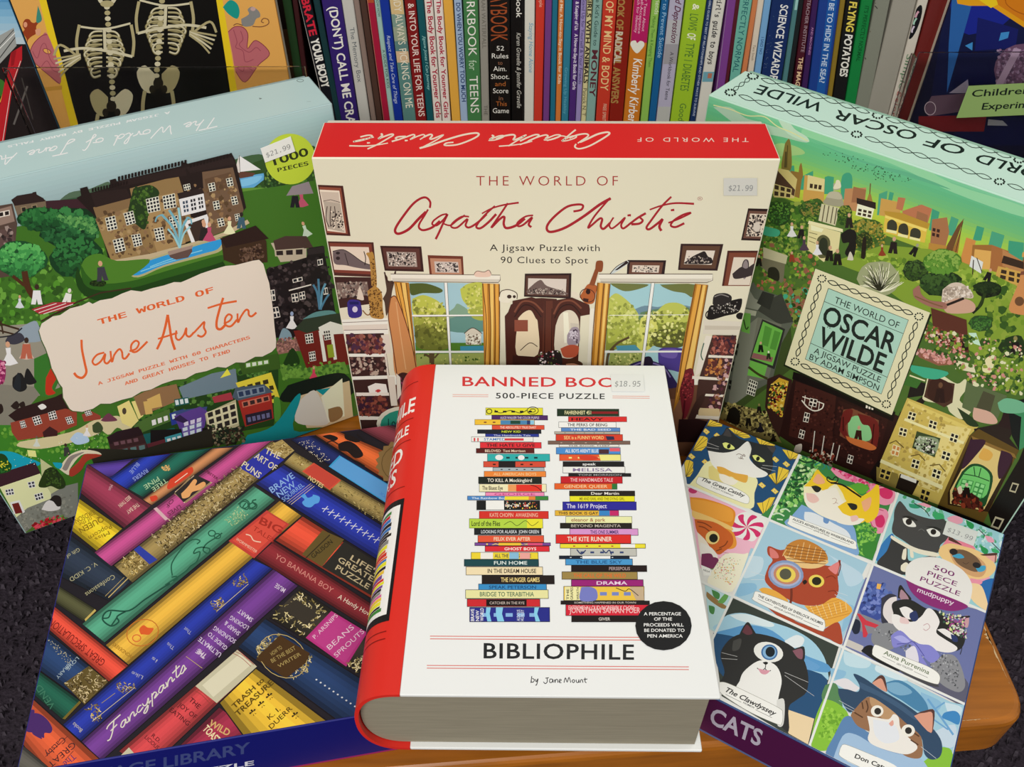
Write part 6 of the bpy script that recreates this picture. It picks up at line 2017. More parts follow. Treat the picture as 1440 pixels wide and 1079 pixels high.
# tile 1: black and white cat on gold fans
def fan(cx, cy, r, a0, a1, col='f2cf45'):
    f.ell(col, cx, cy, r, r*.8, 0, 12, a0=a0, a1=a1)
    n = 5
    for k in range(1, n):
        a = math.radians(a0+(a1-a0)*k/n); f.line('6a5a2c', 3, [(cx, cy), (cx+r*.95*math.cos(a), cy+r*.76*math.sin(a))], 0)
def fanp(pts, apex):
    P_ = Qd(pts); A_ = tuple(float(v) for v in apex.split(',')); f.p('f2cf45', P_+[A_])
    for k in range(len(P_)): f.line('5a5230', 3, [A_, P_[k]], 0)
f.view(950, 580, 4.904)
fanp('240,55 270,60 300,72 325,88 320,105', '215,105'); fanp('365,115 400,112 440,122 480,135 505,160 520,180 470,185', '415,160')
fanp('555,180 600,185 640,195 670,212 690,235 650,245', '590,240'); fanp('735,260 770,265 810,275 850,292 845,325 800,325', '790,335')
fanp('165,170 200,170 225,185 215,240 180,272', '118,272'); fanp('60,335 100,335 125,350 120,385 125,410 100,450', '72,450')
fanp('710,378 740,388 785,405 770,450 740,470', '695,505'); fanp('640,440 660,430 690,420', '695,505'); fanp('560,630 600,625 650,590 690,590 660,650', '610,718')
for x, y in ((213, 138), (290, 168), (112, 310), (207, 350), (690, 330), (765, 362), (597, 507), (685, 547)):
    f.p('f2cf45', [(x-26, y-4), (x-4, y-22), (x+26, y+4), (x+4, y+22)]); f.p('efe6b0', [(x-15, y-2), (x-2, y-13), (x+15, y+2), (x+2, y+13)]); f.p('e8b93c', [(x-9, y-1), (x-1, y-8), (x+9, y+1), (x+1, y+8)])
f.draw('''
v 950 580 4.904
P f2eeb8 100,500 150,440 215,350 330,330 480,400 565,470 545,560 520,670 300,590 85,510
P e8d98a 230,380 300,370 380,420 350,500 240,470
P 2f3236 220,225 250,180 320,160 355,110 380,135 440,185 510,205 590,225 690,245 670,300 672,380 640,440 560,400 500,300 350,290 225,270
P 4a4648 330,165 355,120 375,140 385,175
P 4a4648 630,240 688,245 672,285
P f4f3ef 225,270 330,285 420,265 480,215 505,210 525,260 510,320 560,380 635,425 610,450 540,455 470,440 380,430 290,400 245,350
s c9c5b8 3 505,215 522,260 512,310
P e9f08a 325,220 350,214 390,232 410,255 380,262 340,250
e 23281c 369 240 12 17 25
P e9f08a 530,303 560,300 595,320 617,342 590,348 550,335
e 23281c 569 325 12 16 25
s 8a7a74 4 420,300 440,292 480,310 470,295 455,325 435,318
s 8a7a74 4 455,305 450,320 470,328
P e8b04c 285,378 330,385 400,420 480,435 500,445 485,490 420,470 390,450 340,440 300,420 290,400
P f6f0e2 300,430 340,435 400,465 430,480 400,505 350,500 310,470
s d9d9d9 2 300,245 220,215
s d9d9d9 2 300,260 215,245
s d9d9d9 2 600,370 700,380
s d9d9d9 2 590,385 690,410
P fbfaf4 160,450 250,470 350,500 450,545 500,580 510,610 490,635 400,605 280,560 160,505 145,480
s 8a8a80 2 160,450 250,470 350,500 450,545 500,580 510,610 490,635 400,605 280,560 160,505 145,480 160,450
t 2a2a2a k 0.022 24 180,476 475,592 The Great Catsby
t 3a3a3a b 0.01 10 245,522 398,585 F. SCOTT FITZGERALD
p f5bcd2 85,520 300,590 635,735 560,900 480,1079 170,1079
v 950 580 4.904
e c83a72 120 545 30 20 10
P f0f0ee 375,770 430,710 500,690 600,720 630,745 590,820 540,890 480,880 400,850
''')
f.view(950, 580, 4.904)
for k in range(7):
    a = k*2*math.pi/7+.3; c, s_ = math.cos, math.sin
    f.p('d8326f', smooth_line([(492, 795), (492+60*c(a), 795+50*s_(a)), (492+112*c(a+.25), 795+88*s_(a+.25)), (492+112*c(a+.62), 795+88*s_(a+.62)), (492+60*c(a+.45), 795+50*s_(a+.45)), (492, 795)], 3)[:-1])
f.draw('''
v 950 580 4.904
P e8912c 100,590 200,600 330,640 405,680 410,740 380,800 300,780 130,700
P f0a542 105,600 210,615 340,650 395,690 380,760 250,730 120,690
P f2c878 115,680 250,730 380,790 385,820 280,790 130,735
P ec9a3a 290,790 385,820 415,870 420,920 390,945 340,930
P d2662c 130,740 260,760 350,810 395,860 390,920 340,960 300,985 260,960 220,920 150,830
s 8a3f1c 8 150,760 200,770 250,800
s 8a3f1c 8 160,790 200,800 240,830
s 8a3f1c 8 300,940 340,920 360,890
s 8a3f1c 8 280,960 320,945
P f4e8d8 150,830 210,890 250,960 270,1000 180,1000
e f2d88a 255 868 48 46
e 1c1c18 262 872 30 30
P f4efe8 170,900 250,940 290,1010 180,1010
P 6a8a4a 190,1000 260,1005 300,1079 210,1079
P 7a2f5a 225,1000 290,1010 290,1060 240,1079
P f6f2da 300,1010 400,1000 480,1040 470,1120 300,1120
s b08a5a 2 330,970 430,985
s b08a5a 2 330,985 440,1020
d e8b04c/d86a8a/9ac0a0/e0dcc0 60 3 6 310,1000 450,1010 450,1079 300,1079
v 970 780 3.609
P f6f2da 130,60 180,0 270,0 295,10 215,190 90,150
d e8b04c/d86a8a/9ac0a0/d8d0a8 60 3 6 150,20 260,20 210,160 110,120
P 7a2f5a 60,0 110,0 120,50 90,90 60,70
p fbfaf4 55,55 105,75 108,110 70,110
t 3a3a3a b 0.01 9 68,85 100,95 NILLA
p bfe0e6 75,150 215,210 125,395 100,380
P 9a7a4a 85,190 150,240 190,270 160,275 90,225
P 4a8a4a 110,180 150,200 145,230 120,215
P 4a8a4a 95,260 125,270 120,305 100,295
P 6aaa5a 140,245 180,200 195,215 170,250
''')
# tile 2
f.draw('''
v 950 580 4.904
p 3f8a4a 870,300 1340,480 1340,1010 1250,980 655,760 640,735
v 1180 620 4.496
p 3f8a4a -90,140 350,320 210,760 105,720 -500,480
v 950 580 4.904
d 5fae4a/2f7038/8fcf6a/24502c/c8e8a8 120 10 26 860,310 1000,330 860,640 660,730
s 1c4a2c 12 850,330 900,350 960,340
s 1c4a2c 12 800,390 860,420 920,410
s 1c4a2c 12 780,440 830,470 880,460
s 1c4a2c 10 770,500 820,520 870,510
s cfe8c8 10 720,680 760,670 790,690
s cfe8c8 10 670,710 710,700 750,720
s cfe8c8 10 700,740 740,745
s 2f8a7a 10 960,370 1000,350 1040,360 1060,400
s 2f8a7a 10 1010,400 1030,380 1020,360
P f098b8 1070,400 1100,380 1200,420 1300,460 1300,490 1200,480 1120,450
P d8326f 1130,400 1180,410 1220,440 1180,450 1140,430
v 1180 620 4.496
d f098b8/e86a98/d8326f 60 10 20 -60,160 330,320 310,400 190,330
P f098b8 190,290 280,280 350,320 340,390 280,410 210,370
P d8326f 240,310 300,300 340,330 320,370 270,360
P f098b8 180,480 230,430 300,440 310,500 290,570 240,590 195,560
P d8326f 225,490 270,470 290,510 270,550 235,540
s b0285a 4 200,450 240,435 280,445
s b0285a 4 195,500 210,540 240,560
s b0285a 4 230,300 270,292 320,310
d 6fb84a/3f8a3a/8fd05a 110 9 18 100,440 240,560 200,740 110,700
P 5fae3c 60,290 130,270 190,300 150,340 90,320
P 3f8a3a 150,650 240,640 210,740 150,720
v 950 580 4.904
P 86aede 870,640 960,680 1100,740 1220,780 1250,900 1245,990 1000,890 760,780 800,720
P e8eef6 890,690 960,700 1090,770 1180,820 1200,880 1050,840 900,760
P 6f98d0 1020,720 1060,730 1050,770 1020,760
P fdf0c8 885,510 930,470 975,400 1010,430 1060,470 1180,520 1290,590 1330,600 1320,700 1290,760 1200,775 1060,740 960,690 890,620
P f7cf30 885,515 930,470 975,400 1010,430 1060,470 1120,485 1060,520 1030,560 1010,540 960,520
P f7cf30 1110,500 1200,520 1280,580 1325,580 1325,700 1250,670 1180,620 1150,560
P f6b58a 945,480 978,430 1010,450 1030,490 980,500
P fbf2e6 890,560 960,560 1060,530 1110,530 1150,610 1240,680 1310,700 1270,770 1180,775 1050,735 950,680 900,640
P f2c8c0 900,560 960,570 990,610 950,630 910,610
P f2c8c0 1170,700 1230,710 1250,750 1200,760 1160,740
P 2a2a28 935,515 970,510 1005,530 985,555 960,550
P 2a2a28 1178,635 1220,640 1250,660 1220,680 1200,670
s b58a7a 3 1080,600 1100,598 1110,610 1100,630 1085,635
s b58a7a 3 1100,625 1120,632
s 1f1a1c 12 1070,490 1150,505 1220,550 1280,590
s 1f1a1c 7 1070,490 1045,470 1050,450 1080,470 1100,450 1120,460 1110,485 1075,490
P f7cf30 1290,580 1350,540 1400,500 1400,690 1340,760 1300,740
v 1180 620 4.496
P f7cf30 -10,420 60,380 130,370 210,340 215,400 190,470 150,520 100,510 40,480
P fbf2e6 -30,430 40,470 110,490 160,500 100,535 20,530 -30,500
P f6b58a 140,390 200,360 195,420 160,450
P 2a2a28 50,400 80,398 112,410 110,435 80,440
P f2c8c0 70,480 110,475 120,500 80,515
v 950 580 4.904
P fbfaf4 790,715 820,725 1100,830 1230,885 1245,920 1225,945 1000,870 790,785 780,750
s 9a9a90 2 790,715 820,725 1100,830 1230,885 1245,920 1225,945 1000,870 790,785 780,750 790,715
t 2a2a2a b 0.022 15 805,745 1225,912 ALICE'S~ADVENTURES~IN~WHISKERLAND
t 2a2a2a b 0.01 10 950,820 1060,862 LEWIS CATROLL
l 5a5a5a 2 805,758 945,812
l 5a5a5a 2 1070,866 1200,915
''')
# tile 3
f.draw('''
v 1180 620 4.496
p 9fd4dc 380,335 1050,590 940,1079 830,1040 215,770
d 6fc0a0/b8e4e8/4aa87a/d8f0f0 90 12 26 390,345 1040,600 1000,800 700,540
P 2f9a78 440,400 520,410 500,430 450,425
P 3faf70 590,450 660,470 650,520 600,490
P 2f9a58 800,500 850,530 840,560 810,540
P 2f9a58 890,660 940,690 930,720 900,700
P 3faf70 960,680 1000,690 1010,710 970,705
s 3a3034 5 470,395 540,440 570,480
s 3a3034 5 580,410 650,440
s 3a3034 5 880,560 960,640 1020,700
P f0a8c0 680,490 730,475 780,495 770,525 710,525
P f0a8c0 920,600 960,610 980,640 940,640
P f0a8c0 490,400 540,395 580,410 560,425
P f0a8c0 880,820 940,840 950,900 880,880
P 3a7ec0 220,740 280,640 340,590 340,700 260,770
P 2f6fb5 880,900 960,870 980,900 940,1060 900,1030
P 4a4a4c 345,500 350,440 380,385 410,410 450,455 550,490 620,500 665,500 690,560 700,610 640,660 620,710 500,690 400,630 335,580
P 3c3c3e 330,620 400,640 430,680 440,760 520,740 620,730 420,850 240,790 300,700
P f2f2ee 400,495 430,490 470,515 485,545 440,545 410,525
e 2a2628 440 515 20 20
P f2f2ee 550,565 590,555 635,580 630,605 580,605
e 2a2628 595 578 18 18
P 2a2a2c 395,480 440,478 490,500 488,510 430,492
P 2a2a2c 545,545 600,545 640,560 640,570 590,555
s 8a8a8a 2 500,570 520,560 540,575
P efe9d5 330,600 400,640 500,685 620,712 620,735 500,715 400,665 328,620
P efe9d5 405,690 425,685 420,750 395,745
P efe9d5 445,690 465,700 470,740 450,735
P efe9d5 390,790 420,770 440,790 420,830 390,820
P f08aa0 690,610 740,630 820,650 860,690 780,700 640,700
P f5cf90 640,670 700,650 790,670 860,690 950,740 990,800 960,850 900,875 800,870 700,790 630,720
P d9a878 690,690 760,685 880,740 930,800 900,860 820,850 730,780
P 7a5f48 700,700 780,690 860,730 900,790 870,830 800,810 740,770
P f0a0a8 690,640 700,610 760,650
P 5a3a34 690,630 700,608 775,660 740,650
P f0b0a8 910,720 990,712 985,770
P 5a3a34 890,720 990,710 990,725 915,728
s 5a3a34 6 990,712 985,775
P 4aa8d0 710,730 760,715 790,740 750,745
P 4aa8d0 860,800 920,790 920,820 880,830
e 2f2a2c 722 703 26 20 10
e 2f2a2c 868 788 26 18 15
s 4a3a34 3 780,770 800,780 820,770
P f09ab0 830,870 900,885 890,910 820,905
P f6d8a8 830,900 900,920 940,1040 930,1075 850,1020 810,950
''')
# tile 5 (centre)
f.draw('''
v 950 580 4.904
p a9cfe4 640,752 1230,985 1330,1030 1180,1340 1090,1300 480,1079
v 970 780 3.609
p a9cfe4 310,-30 895,130 765,460 220,215
P c2dcee 700,0 860,90 870,140 800,160 760,60
P c8e0ee 300,10 370,20 360,90 300,120 270,110
P 8fc0e0 250,150 330,150 330,190 240,215
P 93c2e0 800,250 840,280 790,380 770,380
P b04a30 400,60 420,30 395,0 400,-40 460,-20 540,-30 640,40 720,60 765,30 750,110 755,180 730,230 650,260 560,255 480,220 420,180 380,130
P e0807a 410,20 405,-30 440,-10 450,20
P e88a8a 700,70 755,40 745,100 720,90
s 6a2418 5 755,30 765,60 752,110
P c9863c 470,0 500,-50 560,-75 620,-60 680,-20 700,30 660,65 590,70 520,40
P efc98a 475,5 520,20 620,50 690,30 700,45 650,70 580,72 510,50
''')
for k in range(7): f.line('f2d09a', 3, [(490+k*30, -50+abs(k-3)*12-10), (470+k*30, 10+k*5)], 0)
for k in range(6): f.line('7a4a24', 3, [(490, -45+k*17), (690, -15+k*13)], 0)
f.draw('''
v 970 780 3.609
e 8aa0c8 487 104 90 72 8
e b0b8d8 487 104 78 60 8
e c98a70 490 104 66 50 8
e f0d860 487 104 50 40 8
e 5a5a4a 485 102 30 28
s 7a3424 12 515,175 515,215 510,250
e f0d860 642 137 40 32 8
e 2a281a 643 137 24 21
P 2a1c1a 570,140 585,130 595,142 580,155
s d8e0e8 2 380,110 310,90
s d8e0e8 2 380,130 310,130
s d8e0e8 2 740,190 800,210
s d8e0e8 2 735,205 800,240
s 8a3420 5 690,120 720,110 740,125
s 8a3420 5 700,190 730,185 745,195
P eeb04a 580,260 660,260 740,220 825,290 690,370 640,330
P eeb04a 350,180 380,170 440,190 500,240 420,240
''')
for k in range(7):
    f.line('f8dca0', 3, [(610+k*30, 262-k*4), (650+k*24, 345-k*10)], 0); f.line('c9802c', 2, [(596+k*6, 275+k*12), (760+k*9, 228+k*12)], 0)
f.draw('''
v 970 780 3.609
P b04a30 690,375 750,345 770,400 768,458 700,425 680,390
P b04a30 380,260 440,285 520,330 560,350 700,400 760,450 620,395 470,330
P fbfaf4 330,190 360,195 500,245 660,320 685,350 680,385 650,385 500,320 330,240 322,215
s 9a9a90 2 330,190 360,195 500,245 660,320 685,350 680,385 650,385 500,320 330,240 322,215 330,190
t 2a2a2a b 0.022 13 343,216 672,360 THE~CATVENTURES~OF~SHERLOCK~HOLMES
t 2a2a2a b 0.01 9 425,272 570,334 ARTHUR CLAWNAN DOYLE
l 5a5a5a 2 345,228 420,262
l 5a5a5a 2 575,336 655,370
''')
# tile 8: one-eyed black and white cat before the sea
f.draw('''
v 970 780 3.609
p 3a423c 215,222 755,470 600,970 500,920 160,720 120,410
P a8d4ea 150,350 190,310 280,300 400,340 520,380 620,440 680,520 700,600 690,640 560,600 400,500 130,390
P e0f0f6 200,310 290,305 420,350 400,370 260,340
P 5f9fd4 120,400 200,380 300,360 420,390 560,500 700,560 690,600 520,560 300,440
P e8f0f4 480,440 540,410 580,430 560,470 500,470
P 6aa5d8 570,520 660,570 600,590
P 24517c 118,400 300,440 520,560 695,635 640,830 500,800 300,700 150,600
p f0d8ae 500,790 630,835 598,965 500,910 480,840
P 2c2c2c 150,650 175,600 155,520 170,470 220,420 300,400 420,420 520,470 575,530 600,620 590,700 540,740 500,780 500,900 440,860 300,800 200,720 160,700
P 2c2c2c 250,410 270,370 295,345 320,380 335,420
P 6a3a44 265,395 290,358 318,400 290,410
P 2c2c2c 510,490 545,475 580,472 578,540 530,530
P 8a5a68 520,490 568,480 570,530 545,525
P 4a4a48 220,440 260,430 250,480 215,490
e f2f2ee 398 497 76 50 14
e 3f6fa8 403 498 42 40
e 8ab8e0 403 498 34 33
e 16202a 407 496 24 26
P f5f5f2 250,650 270,600 330,550 380,540 440,570 465,640 450,720 440,800 470,850 300,790 230,700 255,640
P 1c1c1c 368,550 385,546 396,552 384,562
s 1c1c1c 4 384,562 380,580 360,590 340,578
s 1c1c1c 4 380,580 395,595 410,590
P e0a0b0 345,580 380,588 405,592 385,610 360,605
s c9c9c9 2 240,520 160,500
s c9c9c9 2 240,535 160,530
s c9c9c9 2 480,600 600,650
s c9c9c9 2 480,615 630,720
P e0e0dc 440,740 475,735 480,800 470,870 440,860
P fbfaf4 150,650 190,655 300,705 450,780 470,810 465,860 440,862 300,800 180,725 152,700
s 9a9a90 2 150,650 190,655 300,705 450,780 470,810 465,860 440,862 300,800 180,725 152,700
t 2a2a2a k 0.022 25 178,697 432,822 The Clawdyssey
t 2a2a2a b 0.01 9 268,757 325,785 HOMEW
l 5a5a5a 2 180,712 260,752
l 5a5a5a 2 332,790 415,830
''')
# tile 6 and 9
f.draw('''
v 1160 820 4.164
p 6f78ac 238,-30 945,172 815,712 740,690 100,365 200,60
v 1180 620 4.496
p 6f78ac 215,790 420,870 780,1080 330,1100 110,1079
v 1160 820 4.164
P 3f52a0 250,-10 340,20 330,110 350,170 300,220 200,160
d 2c3a78/5f78c0/5468b0/7a8ad0 40 12 24 250,-20 400,20 330,200 200,150
p efb85c 305,5 330,10 322,40 300,35
P e8e0e0 340,120 380,80 420,90 400,230 370,250 335,190
P 3a3a4a 330,90 380,65 420,80 380,90 345,130 340,190 370,235 330,230
P 6f78ac 700,170 945,175 900,400 820,600 780,480
P 5f5f74 560,560 820,560 815,700 740,690
p cfc9c4 130,330 225,372 215,410 110,365
P 8a8a94 160,185 200,180 330,235 340,270 250,300 180,260
p d23a4a 185,180 205,185 240,220 330,255 320,272 230,248 250,300 240,320 222,320 215,240
P 22283c 150,260 170,215 205,230 200,290 170,300
P 1c1c20 210,400 240,370 280,370 290,420 430,480 430,520 300,460
P 8a8c92 270,310 300,260 360,235 420,260 440,330 390,390 320,390 275,350
P 8f9096 620,470 700,420 760,430 800,500 820,600 780,640 690,600 640,540
d 6a6c72/b0b2b8/4a4c52 160 4 10 280,270 420,290 780,460 780,620
P 2a2624 425,90 430,30 445,15 470,50 505,100
P b08a98 435,80 447,40 490,95 450,105
P 2a2a2a 400,180 390,130 420,105 500,100 590,150 650,160 690,190 800,260 820,330 790,390 720,400 600,370 480,290 400,210
P d0a0a8 800,200 840,195 835,260 800,250
P 2a2624 760,200 842,193 840,204 790,208
P f3efee 390,185 430,190 500,230 560,200 600,150 640,170 670,230 650,290 700,330 770,375 760,400 700,408 600,380 500,330 420,270 392,230
P f3efee 435,150 470,140 510,160 530,200 490,215 455,190
P 2f3a6a 495,180 530,165 545,210 520,228 495,205
P f3efee 655,275 700,270 760,310 770,340 720,320
P 2f3a6a 735,300 770,315 775,345 745,340
s c08a94 3 575,250 600,240 612,262 590,280 575,270
P eed0d0 440,200 480,210 490,240 440,235
d e0e8a0/a04a8a/d8d8d0/3a5a4a 90 5 14 660,160 820,200 830,330 720,280
s 2a2a2c 4 830,290 780,350 800,380 790,420
P 8a8ad8 385,310 440,280 510,340 560,360 620,370 670,430 620,470 560,420 600,490 560,480 510,370 470,360 400,380
P b0b0f0 400,320 450,310 500,350 450,350
P e8e4f0 470,400 520,370 545,430 540,480 480,460
s 4a4aa0 4 420,360 480,355 520,350 580,430
P 4a4a50 430,480 500,500 560,540 650,590 660,610 560,590 440,520
P fbfaf4 285,370 310,368 450,430 600,490 665,535 668,580 640,592 500,540 300,440 276,405
s 9a9a90 2 285,370 310,368 450,430 600,490 665,535 668,580 640,592 500,540 300,440 276,405 285,370
t 6a7a5a b 0.012 25 340,418 605,538 Anna~Purrenina
t 2a2a2a b 0.01 10 418,478 512,518 LEO TOLSTOY
l 5a5a5a 2 335,432 410,468
l 5a5a5a 2 520,520 600,556
p a5d0e4 95,385 740,700 815,715 715,1120 590,1079 0,660
P c8e4f0 110,400 260,450 240,500 120,480
P d8ecf4 300,480 480,560 430,570 300,520
P 8fbfdf 560,640 680,700 640,760 570,720
P d0e6f2 700,700 800,730 770,800 720,760
P 8fc0e0 30,500 120,520 100,560 40,560
P e8e4ea 40,580 120,560 180,600 200,620 150,640
P 5a8a5a 0,600 60,590 90,660 100,740 60,760 -20,680
P 8ac43a -10,680 60,700 130,760 140,850 100,900 20,980 -80,960 -60,800
P 8ac43a 660,960 740,980 730,1100 560,1079 620,1010
d 9fd44a/6fa82c 40 10 20 0,720 110,780 60,940 -40,900
P c9dcec 620,880 760,830 750,960 660,940
P 3f8ac8 680,790 700,760 760,750 790,780 780,830 730,810
s 6fa8d8 12 600,680 680,790 750,890
s 6fa8d8 9 640,740 700,700
s 6fa8d8 9 620,790 720,860
P 4a86b0 340,590 430,570 520,620 590,700 600,760 540,750 450,690 370,640
P 7fb0d0 360,590 430,585 510,640 440,660 370,630
P 5f88b8 70,860 110,790 160,790 240,870 360,930 500,1010 560,1079 20,1079
P a5c4e4 30,1079 100,900 180,890 300,960 420,1000 560,1030 560,1140 0,1140
P 9a7050 150,780 180,710 250,670 330,680 420,750 500,820 560,900 570,1000 540,1030 460,1010 380,930 280,880 190,840
P c09870 260,670 330,690 420,770 400,810 340,800 270,720
P f2eee8 245,780 300,790 370,800 400,770 430,790 440,850 480,900 540,960 500,1000 430,1000 300,960 250,920 260,860
P e8ecf4 280,800 380,820 420,850 430,920 350,940 290,890
s 5a3a24 8 240,690 250,730 240,760
s 5a3a24 8 215,700 222,740
s 5a3a24 8 170,760 220,790
s 5a3a24 8 520,880 550,900
s 5a3a24 8 500,920 545,950
P e8a898 372,825 395,805 400,830 385,840
P 2f4a68 75,620 130,625 190,640 200,600 165,535 230,560 330,630 450,700 560,780 660,890 685,960 670,1020 620,1035 580,1000 560,900 470,820 380,740 270,670 220,690 150,760 110,720 80,660
P 3f5c7c 200,580 320,640 440,710 540,790 520,800 420,730 300,660 210,620
P e0a088 275,590 320,545 345,560 360,640
P 5a3a34 270,590 320,543 350,560 362,640 348,600 325,560
P e0a088 520,780 580,755 635,752 620,880
P 5a3a34 525,770 580,750 640,750 625,885 628,765 580,762
e f4f0e6 304 752 37 34
e 2a2624 307 753 20 20
e f4f0e6 485 866 40 36
e 2a2624 487 866 20 20
s d8e0e8 2 170,740 80,690
s d8e0e8 2 170,755 100,720
s d8e0e8 2 560,960 650,1030
P fbfaf4 100,950 140,955 300,1020 420,1079 420,1140 200,1079 90,1020 84,985
s 9a9a90 2 300,1020 140,955 100,950 84,985 90,1020 200,1079
t 2a2a2a b 0.022 26 170,1025 420,1125 Don~Catxote
''')
# white grid between the portraits
f.view(0, 0, 1)
for k in (1, 2):
    f.line('eceeec', 3.4, [G4(k, 0), G4(k, 3)], 0); f.line('eceeec', 3.4, [G4(0, k), G4(3, k)], 0)
f.draw('''
v 1180 620 4.496
P efedea 418,850 424,800 470,755 540,738 630,742 720,780 790,830 835,900 838,960 815,1035 760,1045 640,985 520,935 430,895
P 8f2f78 420,880 500,920 640,970 805,1040 780,1068 700,1078 600,1055 510,1010 450,950
t 7f3070 b 0.006 30 592,812 722,862 500
t 7f3070 b 0.006 30 553,850 738,922 PIECE
t 7f3070 b 0.006 30 508,886 758,984 PUZZLE
''')
f.text('mudpuppy', 490, 955, 718, 1042, 36, 'f2e2f0', 'i', .012)
f.build()
f = sideface(boxC, FR_C, WC, LC, TC, 'side_print', [(815, 936), (1284, 1186), (1323, 1146), (820, 888)], gain=G_F)
f.base('4a1440')
f.view(970, 780, 3.609); f.text('CATS', 84, 846, 340, 968, 80, 'b8b0c0', 'b', .025, up=(.3, -1)); f.text('BOOKISH', -400, 610, 0, 806, 80, 'b8b0c0', 'b', .025, up=(.3, -1))
f.build()

# ---- the book-shaped box on top
boxB = thing('book_shaped_puzzle_box', 'thick book-shaped jigsaw box with white cover and red spine, lying across the two flat boxes', 'puzzle box', tuple(FR_B @ Vector((0, 0, -TB))))
M_white = mat('white_cover', 'eef0ee', .35, .4, gain=.98); M_red = mat('red_spine', 'dd2c22', .35, .4)
M_block = mat('grey_page_edges', '928b79', .75, .15, noise=(40, .22, (1, 1, 30)))
bv = .0008
link('front_cover', box_mesh('front_cover', FR_B, -WB/2, WB/2, -LB/2, LB/2, -.0026, 0, .0007, 3), boxB, M_white)
link('back_cover', box_mesh('back_cover', FR_B, -WB/2, WB/2, -LB/2, LB/2, -TB, -TB+.0026, .0007, 3), boxB, M_white)
BUL = .027
def sp_prof(t, r=0):
    """rounded back of the book: t 0 at the top edge, 1 at the bottom edge"""
    a = math.pi*t; x = -(BUL+r)*math.sin(a)**.75; z = -TB/2+(TB/2+r)*(math.copysign(abs(math.cos(a))**.9, math.cos(a)))
    return x, z
def curved(name, r0, r1, y0, y1, mt, n=28):
    vs = []; fs = []
    for y in (y0, y1):
        for r in (r0, r1):
            for i in range(n+1):
                x, z = sp_prof(i/n, r); vs.append(FR_B @ Vector((-WB/2+x, y, z)))
    N = n+1
    for i in range(n):
        fs += [(i, i+1, 2*N+i+1, 2*N+i), (N+i, 3*N+i, 3*N+i+1, N+i+1), (i, N+i, N+i+1, i+1), (2*N+i, 2*N+i+1, 3*N+i+1, 3*N+i)]
    fs += [(0, 2*N, 3*N, N), (n, N+n, 3*N+n, 2*N+n)]
    me = mesh_from(name, vs, fs, True)
    bm = bmesh.new(); bm.from_mesh(me); bmesh.ops.recalc_face_normals(bm, faces=bm.faces); bm.to_mesh(me); bm.free()
    o = link(name, me, boxB, mt); md = o.modifiers.new('edge', 'EDGE_SPLIT'); md.split_angle = .6
    return o
curved('spine', -.0022, 0, -LB/2, LB/2, M_red)
# page block fills the round back
n = 28; vs = []; fs = []
prof = [sp_prof(i/n, -.0028) for i in range(n+1)]
prof = [(-WB/2+x, z) for x, z in prof]+[(WB/2-.004, -TB+.0028), (WB/2-.004, -.0028)]
prof = [(x, min(-.0028, max(-TB+.0028, z))) for x, z in prof]
for y in (-LB/2+.0035, LB/2-.0035):
    for x, z in prof: vs.append(FR_B @ Vector((x, y, z)))
N = len(prof); fs = [tuple(range(N)), tuple(reversed(range(N, 2*N)))]+[(i, N+i, N+(i+1) % N, (i+1) % N) for i in range(N)]
link('page_block', mesh_from('page_block', vs, fs), boxB, M_block, label='grey brown side that looks like page edges')
f = topface(boxB, FR_B, WB, LB, 'cover_print', [(562, 978), (1013, 982), (934, 520), (613, 519)], gain=G_T, margin=.0004)
f.base('f0f2f1')
W1, W2, W3, W4 = (500, 510, 4.314), (740, 510, 4.317), (500, 740, 3.182), (740, 740, 3.182)
f.view(*W1)
f.p('d42820', Qd('470,40 492,40 220,2030 190,2030'))
f.text('BANNED BOOKS', 650, 168, 1738, 174, 56, 'd8393c', 'b', .012, 0, 1.06)
f.text('500-PIECE PUZZLE', 852, 242, 1510, 245, 33, '2c2e30', 'b', .012, 0, 1.15)
f.view(0, 0, 1)
for y in (561, 563.6): f.line('e6a59a', .9, [(637, y), (687, y+.2)], 0); f.line('e6a59a', .9, [(861, y+1.6), (913, y+2)], 0)
for y in (896.5, 900.3): f.line('dd6a60', 1.1, [(605, y), (905, y+1.6)], 0)
for y in (937.2, 941): f.line('dd6a60', 1.1, [(600.5, y), (968, y+2)], 0)
f.text('BIBLIOPHILE', 680, 927, 891, 929, 21, '26282a', 'b', .015, 0, 1.08)
def cover_book(view, x0, x1, y0, y1, col, txt='', tc='f2efe6', extra=None):
    f.view(*view); f.p('1c1a1e', [(x0-2, y0-1), (x1+2, y0-1), (x1+3, y1+1), (x0-2, y1+1)])
    f.p(col, [(x0, y0+1), (x1, y0+1), (x1+1, y1-1), (x0, y1-1)])
    h = y1-y0
    if txt:
        s0, s1 = extra or (.15, .85); f.text(txt, x0+(x1-x0)*s0, y1-h*.24, x0+(x1-x0)*s1, y1-h*.24, h*.52, tc, 'b', .015)
    else:
        for k in range(5): q = x0+(x1-x0)*(.15+.15*k); f.p(tc, [(q, y0+h*.4), (q+h*.5, y0+h*.4), (q+h*.5, y0+h*.65), (q, y0+h*.65)])
